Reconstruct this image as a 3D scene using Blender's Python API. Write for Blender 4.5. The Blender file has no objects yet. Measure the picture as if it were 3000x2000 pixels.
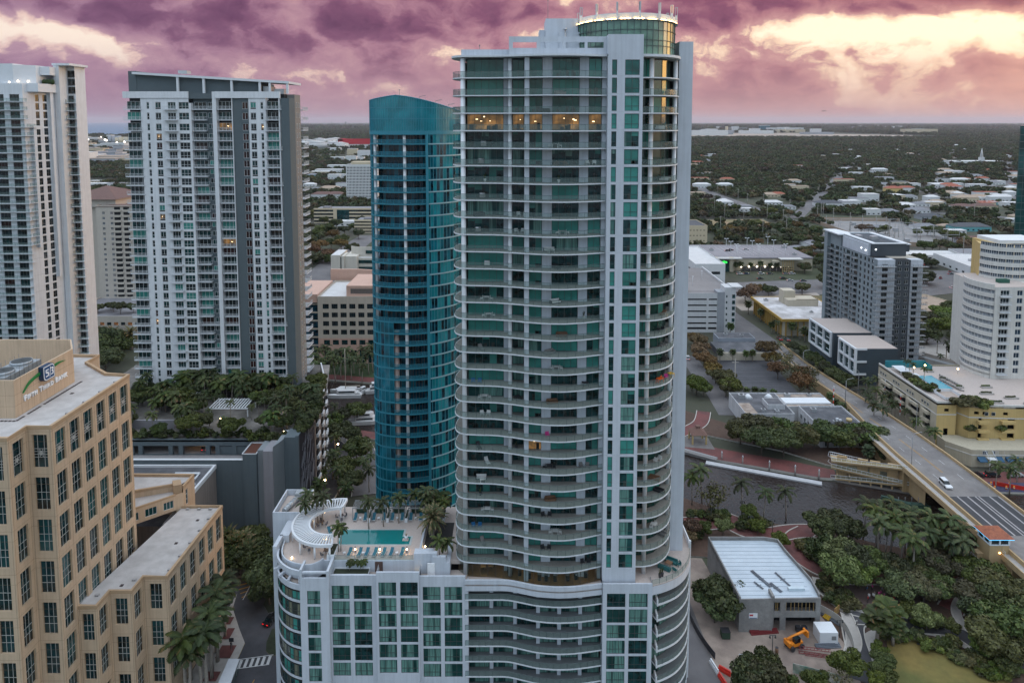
import bpy,math,random
import numpy as np
from mathutils import Vector
R = math.radians
rnd = random.Random(11)
sc = bpy.context.scene
COL = sc.collection
CAM_H = 115.0
FPX = 2000.0
TH = math.atan(FPX/24000.0)
V0 = 356+FPX*math.tan(TH)
cam = bpy.data.objects.new('camera',bpy.data.cameras.new('camera'))
COL.objects.link(cam)
cam.location = (0,0,CAM_H)
cam.rotation_euler = (math.pi/2-TH,0,0)
cam.data.sensor_width = 36
cam.data.lens = 24
cam.data.shift_y = -(1000-V0)/3000
cam.data.clip_start = 1
cam.data.clip_end = 120000
sc.camera = cam
sc.view_settings.view_transform = 'Standard'
sc.view_settings.look = 'None'
sc.view_settings.exposure = -0.03
sc.view_settings.gamma = 1
sc.cycles.max_bounces = 4
sc.cycles.diffuse_bounces = 2
sc.cycles.glossy_bounces = 3
sc.cycles.volume_bounces = 0
sc.cycles.transparent_max_bounces = 6
sc.cycles.use_adaptive_sampling = True
sc.cycles.adaptive_threshold = .02
sc.cycles.use_denoising = True
cs,sn = math.cos(TH),math.sin(TH)
def ray(u,v):
 a = (u-1500)/FPX;b = -(v-V0)/FPX
 return Vector((a,cs+b*sn,-sn+b*cs))
def G(u,v,z=0.0):
 d = ray(u,v);t = (z-CAM_H)/d.z
 return Vector((d.x*t,d.y*t,z))
def AT(u,v,Y):
 d = ray(u,v);t = Y/d.y
 return Vector((d.x*t,Y,CAM_H+d.z*t))
def PX(x,y,z):
 h = CAM_H-z;fw = y*cs+h*sn;up = y*sn-h*cs
 if fw<=1:return(-9999,-9999,fw)
 return(1500+FPX*x/fw,V0-FPX*up/fw,fw)
def nt_of(m):
 m.use_nodes = True;t = m.node_tree;t.nodes.clear();return t
def nd(t,typ,**kw):
 n = t.nodes.new(typ)
 for k,v in kw.items():
  if k.startswith('i_'):
   n.inputs[k[2:].replace('_',' ')].default_value = v
  else:setattr(n,k,v)
 return n
def mth(t,op,a,b=None,c=None,clamp=False):
 n = t.nodes.new('ShaderNodeMath');n.operation = op;n.use_clamp = clamp
 for i,x in enumerate((a,b,c)):
  if x is None:continue
  if isinstance(x,(int,float)):n.inputs[i].default_value = x
  else:t.links.new(x,n.inputs[i])
 return n.outputs[0]
def mixc(t,fac,a,b,mode='MIX'):
 n = t.nodes.new('ShaderNodeMix');n.data_type = 'RGBA';n.blend_type = mode
 for s,x in((n.inputs[0],fac),(n.inputs[6],a),(n.inputs[7],b)):
  if isinstance(x,(int,float)):s.default_value = x
  elif isinstance(x,(tuple,list)):s.default_value = (x[0],x[1],x[2],1)
  else:t.links.new(x,s)
 return n.outputs[2]
def ramp(t,fac,stops,interp='LINEAR'):
 n = t.nodes.new('ShaderNodeValToRGB');n.color_ramp.interpolation = interp
 el = n.color_ramp.elements
 while len(el)<len(stops):el.new(0.5)
 for e,(p,c)in zip(el,stops):
  e.position = p;e.color = (c[0],c[1],c[2],1)if isinstance(c,(tuple,list))else(c,c,c,1)
 if fac is not None:t.links.new(fac,n.inputs[0])
 return n.outputs[0]
SUN_AZ,SUN_EL = 78.0,9.0
w = bpy.data.worlds.new('World');sc.world = w;w.use_nodes = True
t = w.node_tree;t.nodes.clear();L = t.links.new
tc = nd(t,'ShaderNodeTexCoord')
nrm = nd(t,'ShaderNodeVectorMath',operation='NORMALIZE');L(tc.outputs['Generated'],nrm.inputs[0])
sp = nd(t,'ShaderNodeSeparateXYZ');L(nrm.outputs[0],sp.inputs[0])
X,Y,Z = sp.outputs
az = mth(t,'ARCTAN2',X,Y)
el_ = mth(t,'ARCSINE',Z)
sky = nd(t,'ShaderNodeTexSky',sky_type='NISHITA',sun_disc=False)
sky.sun_elevation = R(SUN_EL);sky.sun_rotation = R(SUN_AZ)
sky.air_density = 1.0;sky.dust_density = 1.5;sky.ozone_density = 2.0
cv = nd(t,'ShaderNodeCombineXYZ');L(mth(t,'MULTIPLY',az,1.0),cv.inputs[0]);L(mth(t,'MULTIPLY',el_,1.55),cv.inputs[1])
def noise(vec,scale,detail=8,rough=0.6,dist=0.0,off=(0,0,0)):
 mp = nd(t,'ShaderNodeMapping');mp.inputs['Location'].default_value = off;L(vec,mp.inputs['Vector'])
 n = nd(t,'ShaderNodeTexNoise');n.inputs['Scale'].default_value = scale;n.inputs['Detail'].default_value = detail
 n.inputs['Roughness'].default_value = rough;n.inputs['Distortion'].default_value = dist
 L(mp.outputs[0],n.inputs['Vector']);return n
wn = noise(cv.outputs[0],9.0,5,.6,0,(8,1,3))
wv = nd(t,'ShaderNodeVectorMath',operation='SUBTRACT');L(wn.outputs['Color'],wv.inputs[0]);wv.inputs[1].default_value = (.5,.5,.5)
wsc = nd(t,'ShaderNodeVectorMath',operation='MULTIPLY_ADD');L(wv.outputs[0],wsc.inputs[0]);wsc.inputs[1].default_value = (.10,.10,0);L(cv.outputs[0],wsc.inputs[2])
def puff(off):
 """cloud density; billowing cells on soft large noise"""
 ad = nd(t,'ShaderNodeVectorMath',operation='ADD');L(wsc.outputs[0],ad.inputs[0]);ad.inputs[1].default_value = off
 out = []
 for sc_,rn in((9.0,.95),(23.0,.95)):
  v = nd(t,'ShaderNodeTexVoronoi',feature='SMOOTH_F1');v.inputs['Scale'].default_value = sc_;v.inputs['Smoothness'].default_value = .55;v.inputs['Randomness'].default_value = rn;L(ad.outputs[0],v.inputs['Vector']);out.append(v.outputs['Distance'])
 nb = noise(ad.outputs[0],5.5,7,.58,0,(3.1,.4,0)).outputs['Fac'];nf = noise(ad.outputs[0],34.,6,.6,0,(5.7,1.2,2)).outputs['Fac']
 q = mth(t,'MULTIPLY_ADD',out[0],-.36,mth(t,'MULTIPLY',nb,.62));q = mth(t,'MULTIPLY_ADD',out[1],-.20,q);return mth(t,'MULTIPLY_ADD',nf,.22,q)
d0 = puff((0,0,0));d1 = puff((.010,.013,0))
relief = mth(t,'SUBTRACT',d0,d1)
dens = mth(t,'SUBTRACT',d0,.165)
def angles(u,v):
 d = ray(u,v).normalized();return math.atan2(d.x,d.y),math.asin(d.z)
BLOBS = [(560,75,330,85,.26),(1200,60,330,95,.26),(250,20,170,50,.16),(2150,20,230,60,.14),(2830,0,380,40,.34),(1480,20,150,50,.10),(2300,165,330,60,.06),(2500,225,420,40,.04),(2640,80,215,66,-.50),(835,40,85,45,-.26),(90,70,190,60,-.22),(2930,130,110,60,-.14),(340,120,150,45,-.20),(960,120,110,30,-.12),(2380,60,110,40,-.14),(1560,90,60,50,-.18),(640,170,180,30,-.10),(2060,185,60,60,-.10),(60,180,160,60,-.04)]
for(u,v,wu,wv,wt)in BLOBS:
 a0,e0 = angles(u,v)
 da = wu/FPX;de = wv/FPX
 q = mth(t,'ADD',mth(t,'POWER',mth(t,'ABSOLUTE',mth(t,'DIVIDE',mth(t,'SUBTRACT',az,a0),da)),2),mth(t,'POWER',mth(t,'ABSOLUTE',mth(t,'DIVIDE',mth(t,'SUBTRACT',el_,e0),de)),2))
 g = mth(t,'EXPONENT',mth(t,'MULTIPLY',q,-1.0))
 dens = mth(t,'MULTIPLY_ADD',g,wt,dens)
fr = mth(t,'MULTIPLY_ADD',relief,-2.6,mth(t,'MULTIPLY_ADD',dens,1.55,0.40),clamp=True)
azr = mth(t,'MULTIPLY_ADD',az,0.75,0.5,clamp=True)
c_left = ramp(t,fr,[(0.0,(1.08,.90,.74)),(.17,(.88,.62,.54)),(.27,(.52,.315,.385)),(.50,(.38,.205,.30)),(.68,(.225,.098,.185)),(1.0,(.13,.045,.115))])
c_right = ramp(t,fr,[(0.0,(1.5,1.2,.82)),(.18,(1.12,.80,.52)),(.28,(.74,.37,.32)),(.50,(.54,.215,.225)),(.70,(.33,.10,.155)),(1.0,(.17,.045,.09))])
clouds = mixc(t,azr,c_left,c_right)
hz_col = mixc(t,azr,(.37,.215,.32),(.74,.385,.315))
hz = mth(t,'SUBTRACT',1.0,mth(t,'DIVIDE',el_,0.105,clamp=True))
hz = mth(t,'POWER',hz,1.1)
clouds = mixc(t,hz,clouds,hz_col)
wa = mth(t,'SUBTRACT',az,R(70))
west = mth(t,'EXPONENT',mth(t,'MULTIPLY',mth(t,'ADD',mth(t,'POWER',mth(t,'ABSOLUTE',mth(t,'DIVIDE',wa,.30)),2),mth(t,'POWER',mth(t,'ABSOLUTE',mth(t,'DIVIDE',mth(t,'SUBTRACT',el_,.07),.12)),2)),-1.0))
clouds = mixc(t,west,clouds,(8.0,4.4,1.3))
bgA = nd(t,'ShaderNodeBackground');
SKY_TINT = (1.0,1.02,1.06)
L(mixc(t,1.0,sky.outputs[0],SKY_TINT,'MULTIPLY'),bgA.inputs[0]);bgA.inputs[1].default_value = 0.15
bgC = nd(t,'ShaderNodeBackground');L(mixc(t,1.0,clouds,(.94,.94,.98),'MULTIPLY'),bgC.inputs[0]);bgC.inputs[1].default_value = 1.0
bgO = nd(t,'ShaderNodeBackground');L(ramp(t,mth(t,'MULTIPLY',el_,.6366,clamp=True),[(.0,(.20,.24,.32)),(.22,(.42,.50,.60)),(.45,(1.05,1.18,1.32)),(.75,(1.45,1.58,1.72))]),bgO.inputs[0]);bgO.inputs[1].default_value = 1.0
addO = nd(t,'ShaderNodeAddShader');L(bgA.outputs[0],addO.inputs[0]);L(bgO.outputs[0],addO.inputs[1])
front = mth(t,'MULTIPLY_ADD',mth(t,'ABSOLUTE',az),-1.6,3.1,clamp=True)
low = mth(t,'SUBTRACT',1.0,mth(t,'DIVIDE',mth(t,'SUBTRACT',el_,.21),.22,clamp=True),clamp=True)
fac = mth(t,'MULTIPLY',front,low)
mx = nd(t,'ShaderNodeMixShader');L(fac,mx.inputs[0]);L(addO.outputs[0],mx.inputs[1]);L(bgC.outputs[0],mx.inputs[2])
wo = nd(t,'ShaderNodeOutputWorld');L(mx.outputs[0],wo.inputs[0])
sun = bpy.data.objects.new('sun',bpy.data.lights.new('sun','SUN'));COL.objects.link(sun)
sun.data.energy = 0.3;sun.data.angle = R(14);sun.data.color = (1.0,.66,.42)
sd = Vector((math.sin(R(SUN_AZ))*math.cos(R(SUN_EL)),math.cos(R(SUN_AZ))*math.cos(R(SUN_EL)),math.sin(R(SUN_EL))))
sun.rotation_euler = sd.to_track_quat('Z','Y').to_euler()
sun.location = (300,0,200)
MATS = {}
def mat(name,col,rough=0.7,var=0.12,scale=1.2,metal=0.0,spec=0.5,bump=0.0,streak=0.0,col2=None,scale2=0.15,coat=0.0,emit=None,es=0.0,objvar=0.0,trans=0.0):
 if name in MATS:return MATS[name]
 m = bpy.data.materials.new(name);t = nt_of(m);L = t.links.new
 b = nd(t,'ShaderNodeBsdfPrincipled');o = nd(t,'ShaderNodeOutputMaterial');L(b.outputs[0],o.inputs[0])
 b.inputs['Roughness'].default_value = rough;b.inputs['Metallic'].default_value = metal
 b.inputs['Specular IOR Level'].default_value = spec;b.inputs['Coat Weight'].default_value = coat
 tc = nd(t,'ShaderNodeTexCoord');co = tc.outputs['Object']
 c = None
 if col2 is not None:
  n2 = nd(t,'ShaderNodeTexNoise');n2 .inputs['Scale'].default_value = scale2;n2 .inputs['Detail'].default_value = 5
  L(co,n2 .inputs['Vector'])
  c = mixc(t,ramp(t,n2 .outputs['Fac'],[(.38,0),(.62,1)]),col,col2)
 base = c if c is not None else(col[0],col[1],col[2])
 n = nd(t,'ShaderNodeTexNoise');n.inputs['Scale'].default_value = scale;n.inputs['Detail'].default_value = 6;n.inputs['Roughness'].default_value = .65
 L(co,n.inputs['Vector'])
 f = ramp(t,n.outputs['Fac'],[(.3,1-var),(.7,1+var*.6)])
 c = mixc(t,1.0,base,f,'MULTIPLY')
 if streak:
  mp = nd(t,'ShaderNodeMapping');mp.inputs['Scale'].default_value = (1.7,1.7,.07);L(co,mp.inputs[0])
  s = nd(t,'ShaderNodeTexNoise');s.inputs['Scale'].default_value = 1.3;s.inputs['Detail'].default_value = 5;L(mp.outputs[0],s.inputs['Vector'])
  c = mixc(t,1.0,c,ramp(t,s.outputs['Fac'],[(.35,1-streak),(.6,1.0)]),'MULTIPLY')
 if objvar:
  oi = nd(t,'ShaderNodeObjectInfo')
  hs = nd(t,'ShaderNodeHueSaturation');L(c,hs.inputs['Color'])
  L(mth(t,'MULTIPLY_ADD',oi.outputs['Random'],objvar*.16,.5-objvar*.10),hs.inputs['Hue'])
  r2 = mth(t,'FRACT',mth(t,'MULTIPLY',oi.outputs['Random'],7.31))
  L(mth(t,'MULTIPLY_ADD',r2,objvar*1.2,1-objvar*.55),hs.inputs['Value'])
  c = hs.outputs[0]
 L(c,b.inputs['Base Color'])
 if bump:
  bp = nd(t,'ShaderNodeBump');bp.inputs['Strength'].default_value = bump;bp.inputs['Distance'].default_value = .05
  L(n.outputs['Fac'],bp.inputs['Height']);L(bp.outputs[0],b.inputs['Normal'])
 if emit is not None:
  b.inputs['Emission Color'].default_value = (*emit,1);b.inputs['Emission Strength'].default_value = es
 if trans:b.inputs['Transmission Weight'].default_value = trans
 MATS[name] = m;return m
def glass(name,col,rough=.04,metal=.0,spec=.8,var=.5,scale=.35,curtain=None,cfreq=5.0,wob=.02):
 """facade glass: a tinted pane with what stands dimly behind it, or the folds of a curtain"""
 if name in MATS:return MATS[name]
 m = bpy.data.materials.new(name);t = nt_of(m);L = t.links.new
 b = nd(t,'ShaderNodeBsdfPrincipled');o = nd(t,'ShaderNodeOutputMaterial');L(b.outputs[0],o.inputs[0])
 b.inputs['Roughness'].default_value = rough;b.inputs['Metallic'].default_value = metal;b.inputs['Specular IOR Level'].default_value = spec*.62
 tc = nd(t,'ShaderNodeTexCoord');co = tc.outputs['Object'];oi = nd(t,'ShaderNodeObjectInfo')
 ad = nd(t,'ShaderNodeVectorMath',operation='ADD');L(co,ad.inputs[0])
 cb = nd(t,'ShaderNodeCombineXYZ');L(mth(t,'MULTIPLY',oi.outputs['Random'],37.0),cb.inputs[0]);L(mth(t,'MULTIPLY',oi.outputs['Random'],91.0),cb.inputs[2]);L(cb.outputs[0],ad.inputs[1])
 n = nd(t,'ShaderNodeTexNoise');n.inputs['Scale'].default_value = scale;n.inputs['Detail'].default_value = 4;L(ad.outputs[0],n.inputs['Vector'])
 c = mixc(t,1.0,col,ramp(t,n.outputs['Fac'],[(.35,1-var),(.65,1+var)]),'MULTIPLY')
 if curtain is not None:
  mp = nd(t,'ShaderNodeMapping');mp.inputs['Scale'].default_value = (1,1,.04);L(ad.outputs[0],mp.inputs[0])
  w1 = nd(t,'ShaderNodeTexNoise');w1 .inputs['Scale'].default_value = cfreq;w1 .inputs['Detail'].default_value = 2;L(mp.outputs[0],w1 .inputs['Vector'])
  cc = mixc(t,ramp(t,w1 .outputs['Fac'],[(.35,0),(.65,1)]),(curtain[0]*.45,curtain[1]*.45,curtain[2]*.45),curtain)
  w2 = nd(t,'ShaderNodeTexNoise');w2 .inputs['Scale'].default_value = .7;w2 .inputs['Detail'].default_value = 0;L(mp.outputs[0],w2 .inputs['Vector'])
  c = mixc(t,ramp(t,w2 .outputs['Fac'],[(.40,0),(.47,1)]),c,cc)
 L(c,b.inputs['Base Color'])
 if wob:
  wn = nd(t,'ShaderNodeTexNoise');wn.inputs['Scale'].default_value = .25;wn.inputs['Detail'].default_value = 1;L(ad.outputs[0],wn.inputs['Vector'])
  bp = nd(t,'ShaderNodeBump');bp.inputs['Strength'].default_value = wob;bp.inputs['Distance'].default_value = 1.0
  L(wn.outputs['Fac'],bp.inputs['Height']);L(bp.outputs[0],b.inputs['Normal'])
 MATS[name] = m;return m
def lamp(name,col,s):
 if name in MATS:return MATS[name]
 m = bpy.data.materials.new(name);t = nt_of(m);e = nd(t,'ShaderNodeEmission');e.inputs[0].default_value = (*col,1);e.inputs[1].default_value = s
 o = nd(t,'ShaderNodeOutputMaterial');t.links.new(e.outputs[0],o.inputs[0]);MATS[name] = m;return m
def litroom(name,col,s,scale=.8):
 """a lit room behind glass: patchy warm light"""
 if name in MATS:return MATS[name]
 m = bpy.data.materials.new(name);t = nt_of(m);L = t.links.new
 b = nd(t,'ShaderNodeBsdfPrincipled');o = nd(t,'ShaderNodeOutputMaterial');L(b.outputs[0],o.inputs[0]);b.inputs['Roughness'].default_value = .05
 b.inputs['Base Color'].default_value = (.02,.03,.03,1)
 tc = nd(t,'ShaderNodeTexCoord');n = nd(t,'ShaderNodeTexNoise');n.inputs['Scale'].default_value = scale;n.inputs['Detail'].default_value = 3;L(tc.outputs['Object'],n.inputs['Vector'])
 c = ramp(t,n.outputs['Fac'],[(.30,(col[0]*.05,col[1]*.06,col[2]*.08)),(.5,(col[0]*.13,col[1]*.13,col[2]*.14)),(.72,(col[0]*.5,col[1]*.45,col[2]*.4))])
 L(c,b.inputs['Emission Color']);b.inputs['Emission Strength'].default_value = s
 MATS[name] = m;return m
WL = {}
class MB:
 def __init__(s,m=None,smooth=False):
  s.v = [];s.f = [];s.mi = [];s.ms = [];s.sm = [];s.cur = 0;s.smooth = smooth
  if m is not None:s.mat(m)
 def mat(s,m):
  if m not in s.ms:s.ms.append(m)
  s.cur = s.ms.index(m);return s
 def face(s,idx,sm=None):
  s.f.append(tuple(idx));s.mi.append(s.cur);s.sm.append(s.smooth if sm is None else sm)
 def poly(s,pts,sm=None):
  b = len(s.v);s.v+=[tuple(p)for p in pts];s.face(range(b,b+len(pts)),sm)
 def box(s,x0,x1,y0,y1,z0,z1):
  if x0>x1:x0,x1 = x1,x0
  if y0>y1:y0,y1 = y1,y0
  b = len(s.v)
  s.v+=[(x0,y0,z0),(x1,y0,z0),(x1,y1,z0),(x0,y1,z0),(x0,y0,z1),(x1,y0,z1),(x1,y1,z1),(x0,y1,z1)]
  for q in((0,3,2,1),(4,5,6,7),(0,1,5,4),(1,2,6,5),(2,3,7,6),(3,0,4,7)):s.face([b+i for i in q],False)
  return s
 def obox(s,c,ax,hx,hy,z0,z1):
  """box rotated about z: centre c, unit axis ax (2d), half sizes"""
  ay = (-ax[1],ax[0])
  P = [(c[0]+ax[0]*i*hx+ay[0]*j*hy,c[1]+ax[1]*i*hx+ay[1]*j*hy)for i,j in((-1,-1),(1,-1),(1,1),(-1,1))]
  return s.prism(P,z0,z1)
 def prism(s,P,z0,z1,top=True,bot=True,ztop=None):
  a = sum(P[i][0]*P[(i+1)%len(P)][1]-P[(i+1)%len(P)][0]*P[i][1]for i in range(len(P)))
  if a<0:P = list(reversed(P));ztop = list(reversed(ztop))if ztop else None
  n = len(P);b = len(s.v)
  s.v+=[(p[0],p[1],z0)for p in P]+[(p[0],p[1],ztop[i]if ztop else z1)for i,p in enumerate(P)]
  for i in range(n):s.face((b+i,b+(i+1)%n,b+n+(i+1)%n,b+n+i))
  if top:s.face([b+n+i for i in range(n)],False)
  if bot:s.face([b+i for i in reversed(range(n))],False)
  return s
 def strip(s,P,z0,z1,th=.15,closed=False):
  """upright wall along polyline P (2d), thickness th to the left of travel"""
  n = len(P);Q = []
  for i in range(n):
   a = P[i-1]if(i>0 or closed)else P[i];c = P[(i+1)%n]if(i<n-1 or closed)else P[i]
   d = Vector((c[0]-a[0],c[1]-a[1])).normalized();Q.append((P[i][0]-d.y*th,P[i][1]+d.x*th))
  b = len(s.v)
  for p,q in zip(P,Q):s.v+=[(p[0],p[1],z0),(p[0],p[1],z1),(q[0],q[1],z1),(q[0],q[1],z0)]
  m = n if closed else n-1
  for i in range(m):
   j = (i+1)%n
   for k in range(4):
    l = (k+1)%4
    s.face((b+4*i+k,b+4*i+l,b+4*j+l,b+4*j+k))
  if not closed:
   s.face((b,b+3,b+2,b+1),False);e = b+4*(n-1);s.face((e,e+1,e+2,e+3),False)
  return s
 def tube(s,path,r,n=6,caps=True,r1=None):
  b = len(s.v);m = len(path);path = [Vector(p)for p in path]
  for i,p in enumerate(path):
   d = (path[min(i+1,m-1)]-path[max(i-1,0)]).normalized()
   a = Vector((0,0,1))if abs(d.z)<.9 else Vector((1,0,0))
   x = d.cross(a).normalized();y = d.cross(x)
   rr = r if r1 is None else r+(r1-r)*i/(m-1)
   for k in range(n):
    an = 2*math.pi*k/n;q = p+x*(rr*math.cos(an))+y*(rr*math.sin(an));s.v.append(tuple(q))
  for i in range(m-1):
   for k in range(n):
    s.face((b+i*n+k,b+i*n+(k+1)%n,b+(i+1)*n+(k+1)%n,b+(i+1)*n+k),n>4)
  if caps:
   s.face([b+k for k in reversed(range(n))],False);s.face([b+(m-1)*n+k for k in range(n)],False)
  return s
 def cyl(s,c,r,z0,z1,n=16,r1=None):
  r1 = r if r1 is None else r1
  b = len(s.v)
  for z,rr in((z0,r),(z1,r1)):
   s.v+=[(c[0]+rr*math.cos(2*math.pi*k/n),c[1]+rr*math.sin(2*math.pi*k/n),z)for k in range(n)]
  for k in range(n):s.face((b+k,b+(k+1)%n,b+n+(k+1)%n,b+n+k),True)
  s.face([b+n+k for k in range(n)],False);s.face([b+k for k in reversed(range(n))],False)
  return s
 def ball(s,c,rx,ry=None,rz=None,n=8,m=5):
  ry = ry or rx;rz = rz or rx;b = len(s.v)
  s.v.append((c[0],c[1],c[2]-rz))
  for i in range(1,m):
   a = -math.pi/2+math.pi*i/m
   for k in range(n):
    q = 2*math.pi*k/n;s.v.append((c[0]+rx*math.cos(a)*math.cos(q),c[1]+ry*math.cos(a)*math.sin(q),c[2]+rz*math.sin(a)))
  s.v.append((c[0],c[1],c[2]+rz));e = len(s.v)-1
  for k in range(n):
   s.face((b,b+1+(k+1)%n,b+1+k),True);s.face((e,b+1+(m-2)*n+k,b+1+(m-2)*n+(k+1)%n),True)
   for i in range(m-2):s.face((b+1+i*n+k,b+1+i*n+(k+1)%n,b+1+(i+1)*n+(k+1)%n,b+1+(i+1)*n+k),True)
  return s
 def add(s,o,off=(0,0,0),ang=0.0,sc_=1.0):
  """append another builder, turned and moved"""
  c,q = math.cos(ang),math.sin(ang);b = len(s.v)
  s.v+=[(off[0]+(x*c-y*q)*sc_,off[1]+(x*q+y*c)*sc_,off[2]+z*sc_)for x,y,z in o.v]
  for f,mi,sm in zip(o.f,o.mi,o.sm):
   s.mat(o.ms[mi]);s.f.append(tuple(b+i for i in f));s.mi.append(s.cur);s.sm.append(sm)
  return s
 def mesh(s,name,off=(0,0,0)):
  me = bpy.data.meshes.new(name)
  ox,oy,oz = off
  me.from_pydata([(x-ox,y-oy,z-oz)for x,y,z in s.v],[],s.f)
  for m in s.ms:me.materials.append(m)
  me.polygons.foreach_set('material_index',s.mi);me.polygons.foreach_set('use_smooth',s.sm);me.update()
  return me
 def build(s,name,parent=None,**kw):
  """link as one mesh object; coordinates were given in world space"""
  off = WL[parent]if parent is not None else kw.pop('org',(0,0,0))
  o = bpy.data.objects.new(name,s.mesh(name,off));COL.objects.link(o)
  WL[o] = tuple(off)
  if parent is not None:o.parent = parent
  else:o.location = off
  tag(o,**kw);return o
def tag(o,label=None,cat=None,group=None,kind=None):
 if label:o['label'] = label
 if cat:o['category'] = cat
 if group:o['group'] = group
 if kind:o['kind'] = kind
 return o
def thing(name,label,cat,loc=(0,0,0),rz=0.0,group=None,kind=None):
 o = bpy.data.objects.new(name,None);COL.objects.link(o);o.location = loc;o.rotation_euler = (0,0,rz)
 o.empty_display_size = .5
 WL[o] = tuple(loc);return tag(o,label,cat,group,kind)
def dup(o,loc,rz=0.0,scale=1.0,label=None,group=None,parent=None):
 c = o.copy();COL.objects.link(c);c.location = loc;c.rotation_euler = (0,0,rz)
 c.scale = (scale,)*3 if isinstance(scale,(int,float))else scale
 if label:c['label'] = label
 if group:c['group'] = group
 for ch in KIDS.get(o,()):
  d = ch.copy();COL.objects.link(d);d.parent = c
  for g in KIDS.get(ch,()):
   e = g.copy();COL.objects.link(e);e.parent = d
 return c
KIDS = {}
def lmesh(name,mb,parent):
 """a part given in its thing's own coordinates"""
 o = bpy.data.objects.new(name,mb.mesh(name));COL.objects.link(o);o.parent = parent;KIDS.setdefault(parent,[]).append(o);WL[o] = WL.get(parent,(0,0,0));return o
def struct(name,mb,label=None):
 o = mb.build(name);o['kind'] = 'structure'
 if label:o['label'] = label
 return o
class Pool:
 """repeated parts of one thing: the 100 that show largest become parts, the rest one part"""
 def __init__(s,parent,name,limit=100):s.p = parent;s.n = name;s.l = limit;s.items = [];s.cache = {}
 def add(s,key,fn,pos,ang=0.0):
  if key not in s.cache:s.cache[key] = [fn(),None]
  s.items.append((key,tuple(pos),ang))
 def flush(s):
  def score(it):
   u,v,fw = PX(*it[1])
   vis = -40<u<3040 and-40<v<2040
   return(not vis,fw)
  s.items.sort(key=score);px,py,pz = WL[s.p]
  for key,pos,ang in s.items[:s.l]:
   c = s.cache[key]
   if c[1]is None:c[1] = c[0].mesh(s.n)
   o = bpy.data.objects.new(s.n,c[1]);COL.objects.link(o);o.parent = s.p
   o.location = (pos[0]-px,pos[1]-py,pos[2]-pz);o.rotation_euler = (0,0,ang);WL[o] = pos
  if len(s.items)>s.l:
   mb = MB()
   for key,pos,ang in s.items[s.l:]:mb.add(s.cache[key][0],pos,ang)
   mb.build(s.n,s.p,kind='stuff')
def window_mb(w,h,pane,frame,cols=2,rows=1,bar=.07,dep=.06,edge=None,sill=None,blind=None):
 """a window in its own coordinates: x 0..w, z 0..h, facing -y, pane at y=0"""
 mb = MB(pane);mb.poly([(0,0,0),(w,0,0),(w,0,h),(0,0,h)])
 if 'lit_room' in pane.name:
  r_ = random.Random(int(w*1000));mb.mat(MATS['room_lamp'])
  for _ in range(max(1,int(w/1.6))):x = .2+r_.random()*(w-.6);z = h*(.45+.4*r_.random());mb.box(x,x+.12+.35*r_.random(),-.02,-.004,z,z+.10+.12*r_.random())
  mb.mat(MATS['dark_interior'])
  for _ in range(max(1,int(w/1.2))):x = .1+r_.random()*(w-.9);mb.box(x,x+.4+.4*r_.random(),-.015,-.003,0.02,h*(.2+.25*r_.random()))
 elif blind:
  r_ = random.Random(blind*7+int(w*100));n_ = cols if isinstance(cols,int)else 1
  for i in range(n_):
   if r_.random()<.55:
    f_ = r_.choice([.12,.2,.3,.45,.75,1.0]);mb.mat(MATS['blind_cloth' if r_.random()<.6 else 'drape_cloth']);mb.poly([(w*i/n_,-.008,h*(1-f_)),(w*(i+1)/n_,-.008,h*(1-f_)),(w*(i+1)/n_,-.008,h),(w*i/n_,-.008,h)])
  mb.mat(MATS['room_dark'])
  for i in range(int(w/1.1)):
   if r_.random()<.7:x = r_.random()*(w-.8);mb.box(x,x+.35+.45*r_.random(),-.006,-.002,.02,h*(.15+.3*r_.random()))
 mb.mat(frame);e = bar if edge is None else edge
 def bx(a,b,c,d):mb.box(a,b,-dep,.0,c,d)
 bx(0,w,0,e);bx(0,w,h-e,h);bx(0,e,e,h-e);bx(w-e,w,e,h-e)
 cl = cols if isinstance(cols,(list,tuple))else[i/cols for i in range(1,cols)]
 rw = rows if isinstance(rows,(list,tuple))else[i/rows for i in range(1,rows)]
 for q in cl:bx(q*w-bar/2,q*w+bar/2,e,h-e)
 for q in rw:mb.box(e,w-e,-dep*.9,.0,q*h-bar/2,q*h+bar/2)
 if sill is not None:
  mb.mat(sill);mb.box(-.08,w+.08,-.25,-dep-.002,-.1,.0)
 return mb
def panel_wall(mb,P,d,S,Zs,hole,depth=.3):
 """flat wall with real openings. P 2d start, d 2d unit direction; the outside is to the right of travel. S, Zs break points; hole(i,j)."""
 nx,ny = d[1],-d[0]
 def p(s,z,q=0.0):return(P[0]+d[0]*s-nx*q,P[1]+d[1]*s-ny*q,z)
 for i in range(len(S)-1):
  j = 0
  while j<len(Zs)-1:
   if hole(i,j):
    a,b,c,e = S[i],S[i+1],Zs[j],Zs[j+1]
    mb.poly([p(a,c),p(a,e),p(a,e,depth),p(a,c,depth)]);mb.poly([p(b,c),p(b,c,depth),p(b,e,depth),p(b,e)])
    mb.poly([p(a,c),p(a,c,depth),p(b,c,depth),p(b,c)]);mb.poly([p(a,e),p(b,e),p(b,e,depth),p(a,e,depth)])
    j+=1
   else:
    k = j
    while k+1<len(Zs)-1 and not hole(i,k+1):k+=1
    mb.poly([p(S[i],Zs[j]),p(S[i+1],Zs[j]),p(S[i+1],Zs[k+1]),p(S[i],Zs[k+1])]);j = k+1
 return mb
ORD = 'first second third fourth fifth sixth seventh eighth ninth tenth eleventh twelfth thirteenth fourteenth fifteenth sixteenth seventeenth eighteenth nineteenth twentieth'.split()
TENS = {20:'twenty',30:'thirty',40:'forty',50:'fifty',60:'sixty',70:'seventy',80:'eighty',90:'ninety'}
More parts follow.
